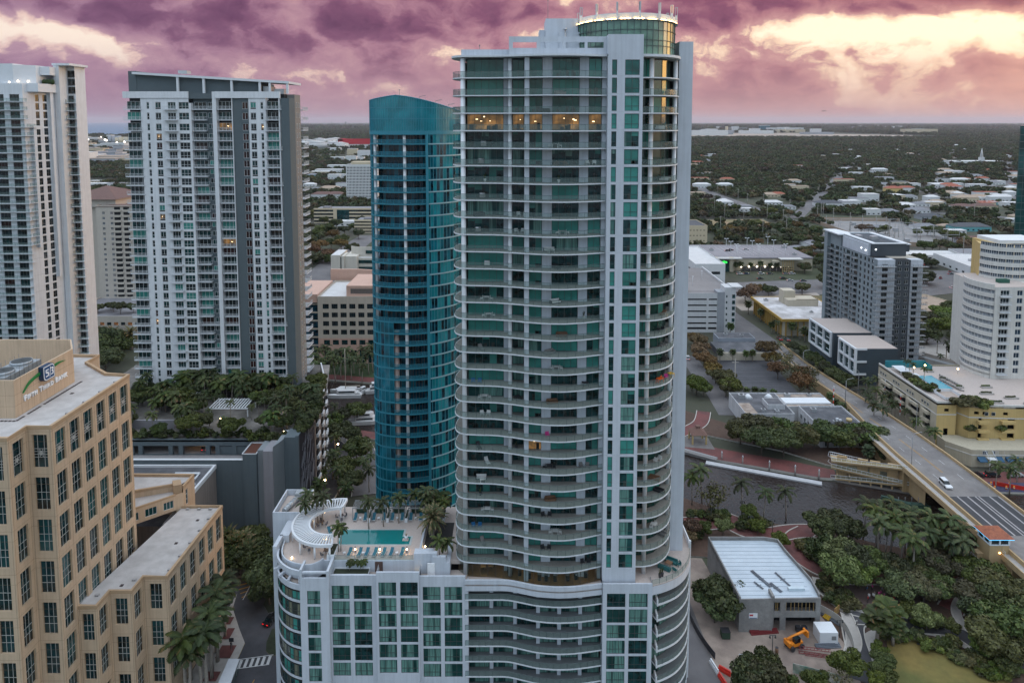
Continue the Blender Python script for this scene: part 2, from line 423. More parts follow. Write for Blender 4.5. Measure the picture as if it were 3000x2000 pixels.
def ordw(i):
 """i counts from 0"""
 n = i+1
 if n<=20:return ORD[i]
 if n%10==0 and n<100:return TENS[n][:-1]+'ieth'
 if n<100:return TENS[n//10*10]+'-'+ORD[n%10-1]
 return 'farther'
def smooth(P,k=3):
 """Catmull-Rom through 2d points"""
 out = []
 n = len(P)
 for i in range(n-1):
  p0 = P[max(i-1,0)];p1 = P[i];p2 = P[i+1];p3 = P[min(i+2,n-1)]
  for j in range(k):
   t = j/k
   out.append(tuple(.5*(2*p1[q]+(p2[q]-p0[q])*t+(2*p0[q]-5*p1[q]+4*p2[q]-p3[q])*t*t+(3*p1[q]-p0[q]-3*p2[q]+p3[q])*t**3)for q in range(len(p1))))
 out.append(tuple(P[-1]));return out
 # shared materials
WHITE = mat('white_stucco',(.53,.565,.615),.75,.07,.35,streak=.10,bump=.05)
WHITEB = mat('bright_stucco',(.68,.695,.71),.75,.07,.35,streak=.10,bump=.05)
WHITE2 = mat('white_paint',(.66,.68,.70),.6,.05,.5)
SLABW = mat('slab_paint',(.63,.655,.685),.7,.08,2.0,streak=.05)
CONC = mat('concrete_floor',(.30,.28,.25),.85,.14,1.5)
PAVER = mat('pale_paver',(.47,.40,.36),.8,.12,2.5)
DARKM = mat('dark_metal',(.045,.05,.05),.5,.1,3)
GREYM = mat('grey_metal',(.20,.21,.215),.5,.1,3)
GREENM = mat('green_grey_frame',(.055,.085,.085),.5,.1,3)
ALU = mat('aluminium',(.45,.46,.47),.4,.08,2,metal=.6)
VOID = mat('dark_interior',(.012,.014,.016),.9,.2,.5)
GT = glass('teal_glass',(.010,.105,.095),spec=.9,var=.35)
GTD = glass('dark_teal_glass',(.006,.036,.038),spec=.9,var=.7,scale=.8)
GTB = glass('blind_glass',(.05,.235,.20),rough=.08,spec=.7,var=.16)
GTC = glass('curtain_glass',(.012,.06,.058),spec=.7,var=.4,curtain=(.16,.33,.285))
GLIT = litroom('lit_room',(1.0,.55,.18),.9,.45)
GTBL = glass('blind_cloth',(.042,.18,.155),rough=.08,spec=.7,var=.2);GTDR = glass('drape_cloth',(.02,.075,.066),spec=.7,var=.3,curtain=(.13,.24,.21));GTRM = glass('room_dark',(.035,.040,.036),spec=.7,var=.6,scale=1.5)
GLAMP = lamp('room_lamp',(1,.72,.38),4.0)
def railglass(name,col,a):
 m = bpy.data.materials.new(name);t = nt_of(m);L = t.links.new
 tr = nd(t,'ShaderNodeBsdfTransparent');tr.inputs[0].default_value = (.86,.93,.91,1)
 p = nd(t,'ShaderNodeBsdfPrincipled');p.inputs['Base Color'].default_value = (*col,1);p.inputs['Roughness'].default_value = .08;p.inputs['Specular IOR Level'].default_value = .8
 mx = nd(t,'ShaderNodeMixShader');mx.inputs[0].default_value = a;L(tr.outputs[0],mx.inputs[1]);L(p.outputs[0],mx.inputs[2])
 o = nd(t,'ShaderNodeOutputMaterial');L(mx.outputs[0],o.inputs[0]);MATS[name] = m;return m
RGL = railglass('railing_glass',(.20,.27,.255),.30)
WGL = railglass('clear_tinted_glass',(.02,.05,.05),.22)
def railing(P,z,h=1.07,step=1.55,glassm=RGL,post=GREENM,rail=True):
 """glass balcony railing along the 2d polyline P"""
 mb = MB(glassm)
 for a,b in zip(P[:-1],P[1:]):mb.poly([(a[0],a[1],z+.06),(b[0],b[1],z+.06),(b[0],b[1],z+h-.03),(a[0],a[1],z+h-.03)])
 mb.mat(post)
 if rail:mb.tube([(p[0],p[1],z+h)for p in P],.035,4)
 acc = 0.0
 for a,b in zip(P[:-1],P[1:]):
  l = math.hypot(b[0]-a[0],b[1]-a[1]);d = ((b[0]-a[0])/l,(b[1]-a[1])/l)
  while acc<=l:
   c = (a[0]+d[0]*acc,a[1]+d[1]*acc);mb.obox(c,d,.025,.02,z,z+h);acc+=step
  acc-=l
 return mb
def inset(P,q):
 """polyline moved q to its left (2d)"""
 out = []
 for i in range(len(P)):
  a = P[max(i-1,0)];c = P[min(i+1,len(P)-1)];d = Vector((c[0]-a[0],c[1]-a[1])).normalized();out.append((P[i][0]-d.y*q,P[i][1]+d.x*q))
 return out
 # the white curved apartment tower
FH = 3.168
def zs(k):return 122.9-FH*k
NFL = 30
tw = thing('apartment_tower','tallest white apartment tower with wavy stacked balconies and a round glass crown','apartment tower',(4,130,28))
F1 = smooth([(-8.4,134.5),(-10.4,131.5),(-11.0,128.0),(-10.55,125.6),(-9.2,124.35),(-6.5,123.95),(-3.2,123.75),(0.2,122.9),(3.2,121.9),(6.4,121.2),(9.6,121.05),(12.6,121.6),(14.8,122.3),(16.95,123.0)],3)
F2 = smooth([(23.25,122.9),(25.2,122.95),(27.3,123.65),(29.2,125.1),(30.6,127.1),(31.4,129.3),(31.75,131.45)],4)
wb = MB(WHITE)
wb.box(-9.35,-8.55,125.2,126.4,28,126.48);wb.box(-1.55,-.72,126.0,126.9,28,126.48)
wb.box(2.25,3.1,122.95,127,28,126.48);wb.box(5.52,7.28,124.25,126,28,126.48);wb.box(12.22,13.88,124.25,126,28,126.48)
wb.box(16.25,17.0,123.8,126,28,126.48);wb.box(-8.55,-8.3,138,146,28,126.48)
wb.box(31.85,34.5,131.5,144,0,130.1)
wb.mat(VOID);wb.box(-8.5,31.8,133.0,145,28,126.48);wb.box(-8.4,3.0,126.75,133.2,31.1,126.47);wb.box(2.9,17.1,124.75,133.1,31.1,126.46);wb.box(17.1,23.2,122.6,133.3,31.1,126.46)
wb.build('wall',tw)
pool = Pool(tw,'window')
core = MB(WHITE)
S = [17.0,17.72,18.62,20.03,22.62,23.25];Zl = [28.0]
for k in reversed(range(30)):Zl+=[zs(k)+.28,zs(k)+2.98]
Zl+=[130.3]
Zl = sorted(Zl)
panel_wall(core,(0,122.0),(1,0),S,Zl,lambda i,j:i in(1,3)and j%2==1,.28)
core.poly([(17.0,122.0,28),(17.0,122.0,126.5),(17.0,126,126.5),(17.0,126,28)]);core.poly([(23.25,122.0,28),(23.25,126.5,28),(23.25,126.5,126.5),(23.25,122.0,126.5)])
core.mat(mat('joint',(.36,.37,.38),.8))
for k in range(30):core.box(17.02,23.23,121.994,122.0,zs(k)+.10,zs(k)+.125)
core.build('core_wall',tw)
def pane_kind(k,i,lit=0.0):
 r = rnd.random()
 if r<lit:return GLIT
 if k<3:return GT if rnd.random()<.62 else GTB
 if k==3:return GLIT if i<5 else GTB
 r = rnd.random()
 return GTD if r<.62 else(GTB if r<.86 else GTC)
BAYS = [(-8.3,-1.56,126.55,5),(.1,2.2,126.55,2),(3.12,5.5,124.5,2),(7.3,12.2,124.5,4),(13.9,16.23,124.5,2)]
for k in range(NFL):
 z = zs(k)+.05;h = 2.85 if k else 3.35
 for i,(x0,x1,y,c)in enumerate(BAYS):
  p = pane_kind(k,i,.012);bl = rnd.randrange(1,6)if p is GTD or p is GT and rnd.random()<.5 else None;pool.add((i,k==0,p.name,bl),lambda x0=x0,x1=x1,h=h,p=p,c=c,bl=bl:window_mb(x1-x0,h,p,GREENM,c,1,.07,.06,blind=bl),(x0,y,z))
 for(x0,x1,c)in((17.72,18.62,1),(20.03,22.62,2)):
  p = pane_kind(k,9);bl = rnd.randrange(1,5)if p is GTD else None;pool.add(('c',x0,p.name,bl),lambda x0=x0,x1=x1,p=p,c=c,bl=bl:window_mb(x1-x0,2.70,p,GREENM,c,[.33],.07,.06,blind=bl),(x0,122.2,zs(k)+.28))
GP = [(23.25,126.2),(26.0,126.3),(27.7,127.2),(29.0,128.7),(29.9,130.5),(30.4,132.6)]
GW = glass('west_glass',(.012,.060,.048),spec=1.4,var=.5,wob=.01)
for k in range(NFL):
 for(a,b)in zip(GP[:-1],GP[1:]):
  l = math.hypot(b[0]-a[0],b[1]-a[1]);an = math.atan2(b[1]-a[1],b[0]-a[0])
  p = GW if rnd.random()<.72 else(GTB if rnd.random()<.6 else GTD)
  pool.add(('r',round(l,2),p.name,k==0),lambda l=l,p=p,k=k:window_mb(l,2.9 if k else 3.4,p,DARKM,2 if l>2 else 1,1,.06,.05),(a[0],a[1],zs(k)+.04),an)
for k in range(NFL):
 p = pane_kind(k,9);pool.add(('l',p.name),lambda p=p:window_mb(5.6,2.85,p,GREENM,4,1),(-8.52,132.4,zs(k)+.05),-math.pi/2)
pool.flush()
def slab_poly(P,back):return list(P)+back
for k in range(NFL):
 z = zs(k)
 mb = MB(SLABW);mb.prism(slab_poly(F1,[(16.95,126.5),(3,126.7),(-8.4,126.9)]),z-.2,z)
 mb.mat(CONC);mb.prism(slab_poly(inset(F1,.12),[(16.94,126.4),(3,126.6),(-8.3,126.8)]),z+.001,z+.006,bot=False)
 s = mb.build('balcony',tw);railing(inset(F1,.06),z).build('railing',s)
 mb = MB(SLABW);mb.prism(slab_poly(F2,[(31.75,132.6),(30.2,132.6),(27.5,128),(23.25,126.5)]),z-.2,z)
 mb.mat(CONC);mb.prism(slab_poly(inset(F2,.12),[(31.6,132.5),(30.2,132.5),(27.5,128),(23.26,126.4)]),z+.001,z+.006,bot=False)
 s = mb.build('balcony',tw)
 if k!=0:railing(inset(F2,.06),z).build('railing',s)
mb = MB(SLABW,True)
for x,y,r in((-8.95,124.95,.42),(-.36,124.75,.38),(25.3,124.7,.42),(30.75,129.6,.42)):
 c = MB(WHITE2);c.cyl((x,y),r,28,126.3,16);c.build('column',tw)
mb = MB(SLABW)
mb.prism(slab_poly(inset(F1,-.18),[(16.98,140),(-8.4,140)]),126.5,126.86)
mb.prism(slab_poly(inset(F2,-.2),[(31.8,140),(23.25,140)]),126.5,126.95)
mb.build('roof',tw)
mb = MB(WHITE)
mb.strip([(-9.2,133),(-9.2,125),(-.5,125)],126.87,127.95,.25)
SX = [-.55,.15,4.4,5.1,9.0,9.6,13.0,13.5,16.4,17.0]
panel_wall(mb,(0,123.45),(1,0),SX,[126.87,128.06,129.1,130.08],lambda i,j:j==1 and i in(1,3,5,7),.45)
mb.poly([(-.55,123.45,130.08),(17,123.45,130.08),(17,123.9,130.08),(-.55,123.9,130.08)]);mb.poly([(-.55,123.45,126.87),(-.55,123.45,130.08),(-.55,123.9,130.08),(-.55,123.9,126.87)]);mb.poly([(-.55,123.9,130.08),(-.55,128,130.08),(-.55,128,126.87),(-.55,123.9,126.87)])
mb.build('roof_screen',tw)
mb = MB(WHITE)
panel_wall(mb,(17.0,121.995),(1,0),[0,.9,6.0,6.25],[126.9,128.55,129.35,130.3],lambda i,j:i==1 and j==1,.4)
mb.poly([(17,122,126.9),(17,122,130.3),(17,127,130.3),(17,127,126.9)]);mb.poly([(23.25,122,126.9),(23.25,127,126.9),(23.25,127,130.3),(23.25,122,130.3)]);mb.poly([(17,122,130.3),(23.25,122,130.3),(23.25,127,130.3),(17,127,130.3)])
mb.mat(mat('louvre_red',(.09,.035,.03),.7,.5,2));mb.box(17.2,23.1,122.9,123.0,128.3,129.6)
mb.build('penthouse_wall',tw)
mb = MB(WHITE);mb.box(6.45,12.6,132,139,126.9,134.5);mb.box(5.3,6.44,134,139,126.9,132.6);mb.box(9,13.5,131.6,139,126.9,131.9);mb.build('lift_house',tw)
mb = MB(ALU);mb.cyl((10.1,131.4),.14,126.9,132.3,8);mb.cyl((10.1,131.4),.38,132.3,132.6,10,.15);mb.build('vent_pipe',tw)
DC,DR = (21.9,133.4),9.25
DG = glass('drum_glass',(.10,.20,.145),rough=.10,spec=1.3,var=.3,scale=.5,wob=.015)
mb = MB(DG);n = 48
def dp(a,r,z):return(DC[0]+r*math.sin(a),DC[1]-r*math.cos(a),z)
for i in range(n):
 a0,a1 = 2*math.pi*i/n,2*math.pi*(i+1)/n
 mb.poly([dp(a0,DR,126.9),dp(a1,DR,126.9),dp(a1,DR,133.2),dp(a0,DR,133.2)])
mb.mat(GREENM)
for i in range(n):
 a = 2*math.pi*i/n;c = dp(a,DR,0)[:2];mb.obox(c,(math.sin(a),-math.cos(a)),.06,.05,126.9,133.2)
for z in(128.6,129.6,131.4):mb.strip([dp(-2*math.pi*i/96,DR+.05,0)[:2]for i in range(96)],z,z+.09,.12,closed=True)
mb.build('crown_glazing',tw)
mb = MB(WHITE2)
mb.strip([dp(2*math.pi*i/64,DR+.02,0)[:2]for i in range(64)],133.21,134.4,.3,closed=True)
mb.prism([dp(2*math.pi*i/64,DR-.3,0)[:2]for i in range(64)],133.3,133.5)
mb.mat(GREYM)
mb.strip([dp(2*math.pi*i/64,DR+.5,0)[:2]for i in range(64)],133.1,133.2,.6,closed=True)
mb.build('crown_band',tw)
mb = MB(lamp('crown_light',(1.0,.58,.16),26.0))
for i in range(96):
 if i%4!=3:mb.tube([dp(2*math.pi*i/96,DR+.34,133.32),dp(2*math.pi*(i+.8)/96,DR+.34,133.32)],.05,4)
mb.build('crown_light',tw)
for s_ in(-.943,-.68,-.32,.1,.5,.79,.945,-.99,.99):
 a = math.asin(s_)if abs(s_)<.98 else math.copysign(math.pi*.62,s_)
 mb = MB(WHITE2);c = dp(a,DR+.22,0);ax = (math.sin(a),-math.cos(a))
 mb.obox((c[0],c[1]),ax,.22,.10,133.1,134.75)
 f = MB(ALU)
 z0,z1 = 134.75,136.2
 for q in(-.20,.20):f.obox((c[0]+ax[0]*q,c[1]+ax[1]*q),ax,.04,.14,z0,z1)
 f.obox((c[0],c[1]),ax,.24,.14,z1,z1+.08);f.obox((c[0],c[1]),ax,.16,.14,z0+.001,z0+.08)
 o = mb.build('fin',tw);f.build('fin_frame',o)
mb = MB(mat('gym_wall',(.62,.42,.20),.7,.1,.8));mb.box(-8.6,17,131.6,131.9,27.9,31.0);mb.mat(mat('gym_floor',(.22,.13,.06),.35,.2,1));mb.prism(inset(F1,.5)[6:]+[(16.9,131.5),(-8.5,131.5)],27.85,28.0)
mb.mat(VOID);mb.box(16.9,17,123,131.5,27.9,31);mb.box(-3.6,-3.4,127,131.5,28,31);mb.box(-2.8,-1.2,131.3,131.58,28,30.8);mb.box(11.4,12.8,131.3,131.58,28,30.8)
mb.build('gym_room',tw)
mb = MB(lamp('gym_lamp',(1.0,.62,.22),11.0))
for x in(-6,-2,2,5.5,9,12.5):mb.box(x-.6,x+.6,127.4,127.6,30.62,30.68)
for x,y in((3.9,123.6),(14.2,123.6)):mb.box(x-.7,x+.7,y,y+.12,30.62,30.68)
mb.build('gym_lamp',tw)
GI = inset(F1,.42)[9:]
mb = MB(WGL)
for a,b in zip(GI[:-1],GI[1:]):mb.poly([(a[0],a[1],28.0),(b[0],b[1],28.0),(b[0],b[1],30.8),(a[0],a[1],30.8)])
mb.mat(mat('bronze_frame',(.08,.06,.045),.5));acc = 0
for a,b in zip(GI[:-1],GI[1:]):
 l = math.hypot(b[0]-a[0],b[1]-a[1]);d = ((b[0]-a[0])/l,(b[1]-a[1])/l)
 while acc<=l:mb.obox((a[0]+d[0]*acc,a[1]+d[1]*acc),d,.04,.06,28.0,30.82);acc+=1.5
 acc-=l
mb.build('gym_glazing',tw)
for x,y,h in((6.8,131.5,3.6),(17.4,126.5,1.2),(-5.9,126,2.0)):
 mb = MB(GREYM);mb.tube([(x,y,126.9 if x!=6.8 else 134.4),(x,y,(126.9 if x!=6.8 else 134.4)+h)],.04,5);mb.box(x-.1,x+.1,y-.05,y+.05,(126.9 if x!=6.8 else 134.4)+h-.3,(126.9 if x!=6.8 else 134.4)+h);mb.build('aerial',tw)
 # hotel podium under it
hp = thing('hotel_podium','white hotel podium with curtained windows and a rooftop pool terrace','hotel building',(-15,128,0))
hw = MB(WHITE)
pool = Pool(hp,'window')
HF = 3.105
def hz(j):return 24.34-HF*j
def wkind():
 r = rnd.random();return GTC2 if r<.80 else(GTD if r<.93 else GTC)
GTC2 = glass('hotel_curtain',(.012,.05,.046),spec=.6,var=.35,curtain=(.15,.30,.26),cfreq=6.5)
def section(x0,x1,y,ztop,cols,z_top0,rows,zb=4.0,low=True):
 Ss = [x0]
 for a,b in cols:Ss+=[a,b]
 Ss.append(x1)
 Z = [0.0]
 if low:Z+=[4.6,7.3]
 tops = []
 for j in reversed(range(rows)):Z+=[z_top0-HF*j-2.72,z_top0-HF*j]
 Z.append(ztop);Z = sorted(Z)
 holes = set()
 panel_wall(hw,(0,y),(1,0),Ss,Z,lambda i,j:i%2==1 and j%2==1,.22)
 for a,b in cols:
  for j in range(rows):
   p = wkind();w_ = round(b-a,2);pool.add(('h',w_,p.name),lambda w_=w_,p=p:window_mb(w_,2.72,p,DARKM,3 if w_>3 else 2,[.34],.07,.05),(a,y+.17,z_top0-HF*j-2.72))
  if low:
   p = GTD;w_ = round(b-a,2);pool.add(('lo',w_),lambda w_=w_,p=p:window_mb(w_,2.7,p,DARKM,2,1,.07,.05),(a,y+.17,4.6))
 hw.poly([(x0,y,0),(x0,y,ztop),(x0,y+2.5,ztop),(x0,y+2.5,0)]);hw.poly([(x1,y,0),(x1,y+2.5,0),(x1,y+2.5,ztop),(x1,y,ztop)])
 hw.poly([(x0,y,ztop),(x1,y,ztop),(x1,y+.35,ztop),(x0,y+.35,ztop)])
 hw.poly([(x0,y+.35,ztop),(x1,y+.35,ztop),(x1,y+.35,ztop-2),(x0,y+.35,ztop-2)])
section(-39.9,-34.45,121.5,29.6,[(-38.55,-36.1)],27.11,7,low=False)
section(-34.45,-25.6,122.5,29.5,[(-34.2,-30.82),(-30.0,-26.62)],27.44,6)
section(-25.6,-17.55,121.9,30.5,[(-25.2,-21.85),(-21.1,-17.78)],28.52,6)
section(-17.55,-8.85,122.5,29.3,[(-16.93,-13.55),(-12.83,-9.45)],27.2,6)
section(17.0,26.3,120.9,28.9,[(17.78,21.25),(21.93,25.42)],27.0,6)
hw.box(-8.84,-8.3,122.5,124,0,28)
hw.mat(VOID);hw.box(-39.8,17,124.9,145,0,27.6);hw.box(16.9,26,123.2,142,0,27.7)
hw.mat(PAVER);hw.box(-34.4,-8.6,122.86,126,27.9,28.2)
hw.build('wall',hp);
mb = MB(WHITE);mb.box(-34.9,-34.42,121.48,126.5,27.8,31.0);mb.box(-39.9,-39.5,121.49,124.3,28.2,31.3);mb.box(-39.5,-34.9,121.6,122.0,30.4,30.75)
mb.build('parapet_fin',hp)
H1 = smooth([(-8.9,122.3),(-4.5,122.3),(-1.0,122.25),(1.6,121.6),(4.6,120.75),(8,120.35),(11,120.4),(14,120.8),(16.95,121.35)],4)
mb = MB(WHITE);mb.strip(H1,26.5,28.62,.4);mb.mat(PAVER);mb.prism(H1+[(16.95,126),(-8.9,126)],27.5,27.8);mb.build('parapet',hp)
for j in range(8):
 z = 24.79-HF*j
 mb = MB(SLABW);mb.prism(H1+[(16.95,125.6),(-8.9,125.6)],z-.22,z);mb.mat(mat('balcony_grey',(.15,.16,.165),.8));mb.prism(inset(H1,.1)+[(16.9,125.5),(-8.8,125.5)],z+.001,z+.006,bot=False)
 s = mb.build('balcony',hp);railing(inset(H1,.05),z,1.07,1.3).build('railing',s)
 for i,(a,b)in enumerate(((-8.3,-4.35),(-3.6,.2),(1.0,4.6),(5.2,8.6),(9.4,12.6),(13.4,16.7))):
  p = wkind();w_ = round(b-a,2);y = 124.6 if i<2 else 123.9 if i==2 else 123.2
  pool.add(('hb',w_,p.name),lambda w_=w_,p=p:window_mb(w_,2.85,p,DARKM,4,1,.06,.05),(a,y,z+.02))
mb = MB(WHITE)
for x,y in((-4.35,124.2),(.2,124.0),(4.6,122.9),(8.6,122.6),(12.6,122.6)):mb.box(x+.03,x+.72,y,125.7,0,27.6)
mb.build('divider_wall',hp)
H2 = smooth([(26.3,121.0),(29.0,122.0),(31.9,123.8),(34.2,126.5),(35.5,129.3),(36.3,132.3)],4)
H2b = H2+[(36.3,138.5)]
mb = MB(WHITE);mb.strip(H2,26.6,28.35,.3);mb.mat(PAVER);mb.prism(H2b+[(33,139),(23.3,139),(23.3,121.2)],28.3,28.5);mb.mat(WHITE2);mb.box(36.0,36.45,132.3,132.75,0,30.0);mb.strip([(36.3,132.8),(36.3,138.5),(34.5,143.5)],28.5,29.9,.2)
mb.build('terrace',hp);railing(inset(H2,.1),28.5).build('railing',hp)
H3 = inset(H2,.15)[2:]
for j in range(8):
 z = 24.3-HF*j
 mb = MB(SLABW);mb.prism(H3+[(36.1,134.5),(31,134.5),(26.4,124)],z-.22,z+.12);mb.mat(mat('balcony_grey',(.15,.16,.165),.8));mb.prism(inset(H3,.15)+[(35.9,134.4),(31,134.4),(26.4,124)],z+.121,z+.126,bot=False)
 mb.mat(WHITE2);q = H3[0];mb.box(q[0]-.12,q[0]+.14,q[1]-.1,q[1]+1.6,z-.21,z+1.1)
 s = mb.build('balcony',hp);railing(inset(H3,.06),z+.12,1.0,1.4).build('railing',s)
 GH = [(26.35,123.0),(28.2,124.0),(30.0,125.4),(31.5,127.2),(32.7,129.3),(33.5,131.6),(33.9,134.5)]
 for a,b in zip(GH[:-1],GH[1:]):
  l = round(math.hypot(b[0]-a[0],b[1]-a[1]),2);p = wkind();pool.add(('hr',l,p.name),lambda l=l,p=p:window_mb(l,2.75,p,DARKM,2,1,.06,.05),(a[0],a[1],z+.13),math.atan2(b[1]-a[1],b[0]-a[0]))
mb = MB(VOID);mb.prism([(26.3,123.4),(30,126),(32.4,129.5),(33.6,134),(33.6,142),(26,142)],0,28.2);mb.mat(WHITE);mb.box(33.6,34.2,134.3,143,0,28.4)
for z in range(8):mb.box(35.65,36.1,131.6,132.2,24.3-HF*z+.13,24.3-HF*z+1.6)
mb.build('rear_body',hp)
HC = [(-46.35,128.6),(-45.9,126.6),(-44.9,124.9),(-43.4,123.4),(-41.7,122.35),(-39.9,121.75)]
HC = smooth(HC,2)
mb = MB(WHITE)
mb.box(-47.0,-46.2,127.6,131.5,0,31.9)
for j in range(-1,9):
 z = 28.05-HF*j
 if j==-1:mb.strip(HC,z-1.3,z-.35,.35)
 elif j<8:mb.strip(HC,z-.32-(.75 if j==0 else.12),z+.0,.3)
mb.build('corner_band',hp)
mb = MB(VOID);mb.prism(inset(HC,.7)+[(-39.7,131),(-46,131)],0,27.5);mb.mat(PAVER);mb.prism(inset(HC,.9)+[(-39.7,131),(-45.2,131)],27.51,27.6);mb.build('corner_body',hp)
CBR = glass('bronze_curtain',(.04,.05,.045),spec=.8,var=.5,curtain=(.20,.21,.15),cfreq=3)
for j in range(9):
 z = 28.05-HF*j-.32-(.75 if j==0 else.12)
 for a,b in zip(HC[:-1],HC[1:]):
  l = round(math.hypot(b[0]-a[0],b[1]-a[1]),2);n_ = inset([a,b],.12)
  p = GTD if rnd.random()<.45 else(CBR if rnd.random()<.5 else GTB);pool.add(('hc',l,p.name),lambda l=l,p=p:window_mb(l,2.3 if l else 2,p,DARKM,1,[.35],.08,.05),(n_[0][0],n_[0][1],z-2.62),math.atan2(b[1]-a[1],b[0]-a[0]))
pool.flush()
# generic building with real window openings
ROOFG = mat('roof_membrane',(.40,.40,.41),.8,.16,.25,col2=(.30,.30,.31),scale2=.12)
ROOFD = mat('roof_dark',(.075,.078,.088),.8,.35,.3,col2=(.12,.12,.13),scale2=.2)
DGLASS = glass('far_dark_glass',(.012,.022,.026),spec=.8,var=.7,wob=0)
FRW = mat('white_frame',(.55,.56,.56),.6,.05)
def edge_dir(a,b):
 l = math.hypot(b[0]-a[0],b[1]-a[1]);return((b[0]-a[0])/l,(b[1]-a[1])/l),l
def face_windows(wall,pool,a,b,z0,z1,fl,bay,ww,wh,sill,fn,depth=.2,margin=.6,first=0.0,rows=None,skip=None):
 """one facade from a to b (outside on the right of travel) with a regular grid of windows"""
 d,l = edge_dir(a,b);n = max(1,int((l-2*margin)/bay+.3));off = (l-n*bay)/2
 S = [0.0]
 for i in range(n):S+=[off+i*bay+(bay-ww)/2,off+i*bay+(bay+ww)/2]
 S.append(l)
 m = rows if rows is not None else max(1,int((z1-z0-first-.6)/fl))
 Z = [z0]
 for j in range(m):Z+=[z0+first+j*fl+sill,z0+first+j*fl+sill+wh]
 Z.append(z1)
 panel_wall(wall,a,d,S,Z,lambda i,j:i%2==1 and j%2==1,depth)
 an = math.atan2(d[1],d[0])
 for i in range(n):
  for j in range(m):
   s_,z_ = S[1+2*i],Z[1+2*j];q = depth-.03
   key,f = fn(i,j);pool.add((key,ww,wh),f,(a[0]+d[0]*s_-d[1]*q,a[1]+d[1]*s_+d[0]*q,z_),an)
def bldg(name,label,cat,P,z1,wall,roof,fl=3.5,z0=0.0,faces=None,bay=4.0,ww=2.0,wh=1.6,sill=.9,par=.8,first=0.0,panes=None,cols=2,rws=1,frame=None,group=None,depth=.2,rows=None,keep=False,bar=.08):
 a_ = sum(P[i][0]*P[(i+1)%len(P)][1]-P[(i+1)%len(P)][0]*P[i][1]for i in range(len(P)))
 if a_<0:P = list(reversed(P))
 c = (sum(p[0]for p in P)/len(P),sum(p[1]for p in P)/len(P),z0)
 t = thing(name,label,cat,c,group=group);w_ = MB(wall);pool = Pool(t,'window');fr = frame or DARKM;panes = panes or[DGLASS]
 def fn(i,j):
  p = panes[rnd.randrange(len(panes))]
  return(p.name,cols),(lambda:window_mb(ww,wh,p,fr,cols,rws,bar,.05))
 n = len(P)
 for i in range(n):
  A,B = P[i],P[(i+1)%n];mx,my = (A[0]+B[0])/2,(A[1]+B[1])/2;d,l = edge_dir(A,B)
  facing = (-mx*d[1]*-1+-my*d[0])if False else((0-mx)*d[1]+(0-my)*-d[0])>0
  if(faces is None and facing and l>bay*.8)or(faces is not None and i in faces):face_windows(w_,pool,A,B,z0,z1,fl,bay,ww,wh,sill,fn,depth,first=first,rows=rows)
  else:w_.poly([(A[0],A[1],z0),(B[0],B[1],z0),(B[0],B[1],z1),(A[0],A[1],z1)])
 Q = [((p[0]-c[0])*.985+c[0],(p[1]-c[1])*.985+c[1])for p in P]
 for i in range(n):
  A,B,C_,D = P[i],P[(i+1)%n],Q[(i+1)%n],Q[i]
  w_.poly([(A[0],A[1],z1),(B[0],B[1],z1),(C_[0],C_[1],z1),(D[0],D[1],z1)]);w_.poly([(C_[0],C_[1],z1),(C_[0],C_[1],z1-par),(D[0],D[1],z1-par),(D[0],D[1],z1)])
 w_.build('wall',t)
 r = MB(roof);r.poly([(q[0],q[1],z1-par+.003)for q in Q]);r.build('roof',t);pool.flush()
 return t
def boxpart(t,name,m,x0,x1,y0,y1,z0,z1):
 mb = MB(m);mb.box(x0,x1,y0,y1,z0,z1);return mb.build(name,t)
 # bank office building, close on the left
TAN = mat('tan_panel',(.55,.405,.275),.75,.07,.4,streak=.12,bump=.04)
TANJ = mat('tan_joint',(.20,.13,.075),.8)
TANC = mat('tan_coping',(.42,.285,.17),.75,.12,1)
ROOFB = mat('bank_roof',(.50,.47,.45),.85,.10,.5,col2=(.42,.39,.37),scale2=.35)
BGL = glass('bank_glass',(.008,.030,.034),spec=.9,var=.9,scale=.22,wob=.03)
BGL2 = glass('bank_glass_green',(.010,.055,.058),spec=.9,var=.6,scale=.22,wob=.03)
bk = thing('bank_building','tan stone bank office building with stepped roofs and tall dark windows, bottom left','office building',(-95,128,0))
bw = MB(TAN);bj = MB(TANJ);pool = Pool(bk,'window')
def bank_window(w,h,top,p):
 mb = MB(p);mb.poly([(0,0,0),(w,0,0),(w,0,h),(0,0,h)]);mb.mat(mat('bank_mullion',(.42,.41,.38),.6));b = .065
 for q in((.2,.8)if w<2.6 else(.28,.72))if top else(.36,.68):mb.box(q*w-b/2,q*w+b/2,-.07,0,0,h)
 rows = (.30,.385,.47,.555)if top else(.30,.52)
 for q in rows:mb.box(0,w,-.065,0,q*h-b/2,q*h+b/2)
 if top:
  for q in(.4,.6):mb.box(q*w-b/2,q*w+b/2,-.066,0,.30*h,.555*h)
  c = (.5*w,.43*h);mb.prism([(c[0]-.42,-.09),(c[0],-.16),(c[0]+.42,-.09)],c[1]-.12,c[1]+.12);mb.prism([(c[0]-.15,-.09),(c[0],-.16),(c[0]+.15,-.09)],c[1]-.4,c[1]+.4)
 mb.mat(TANC)
 for q in(0,w):mb.box(q-.05,q+.05,-.12,.1,0,h)
 return mb
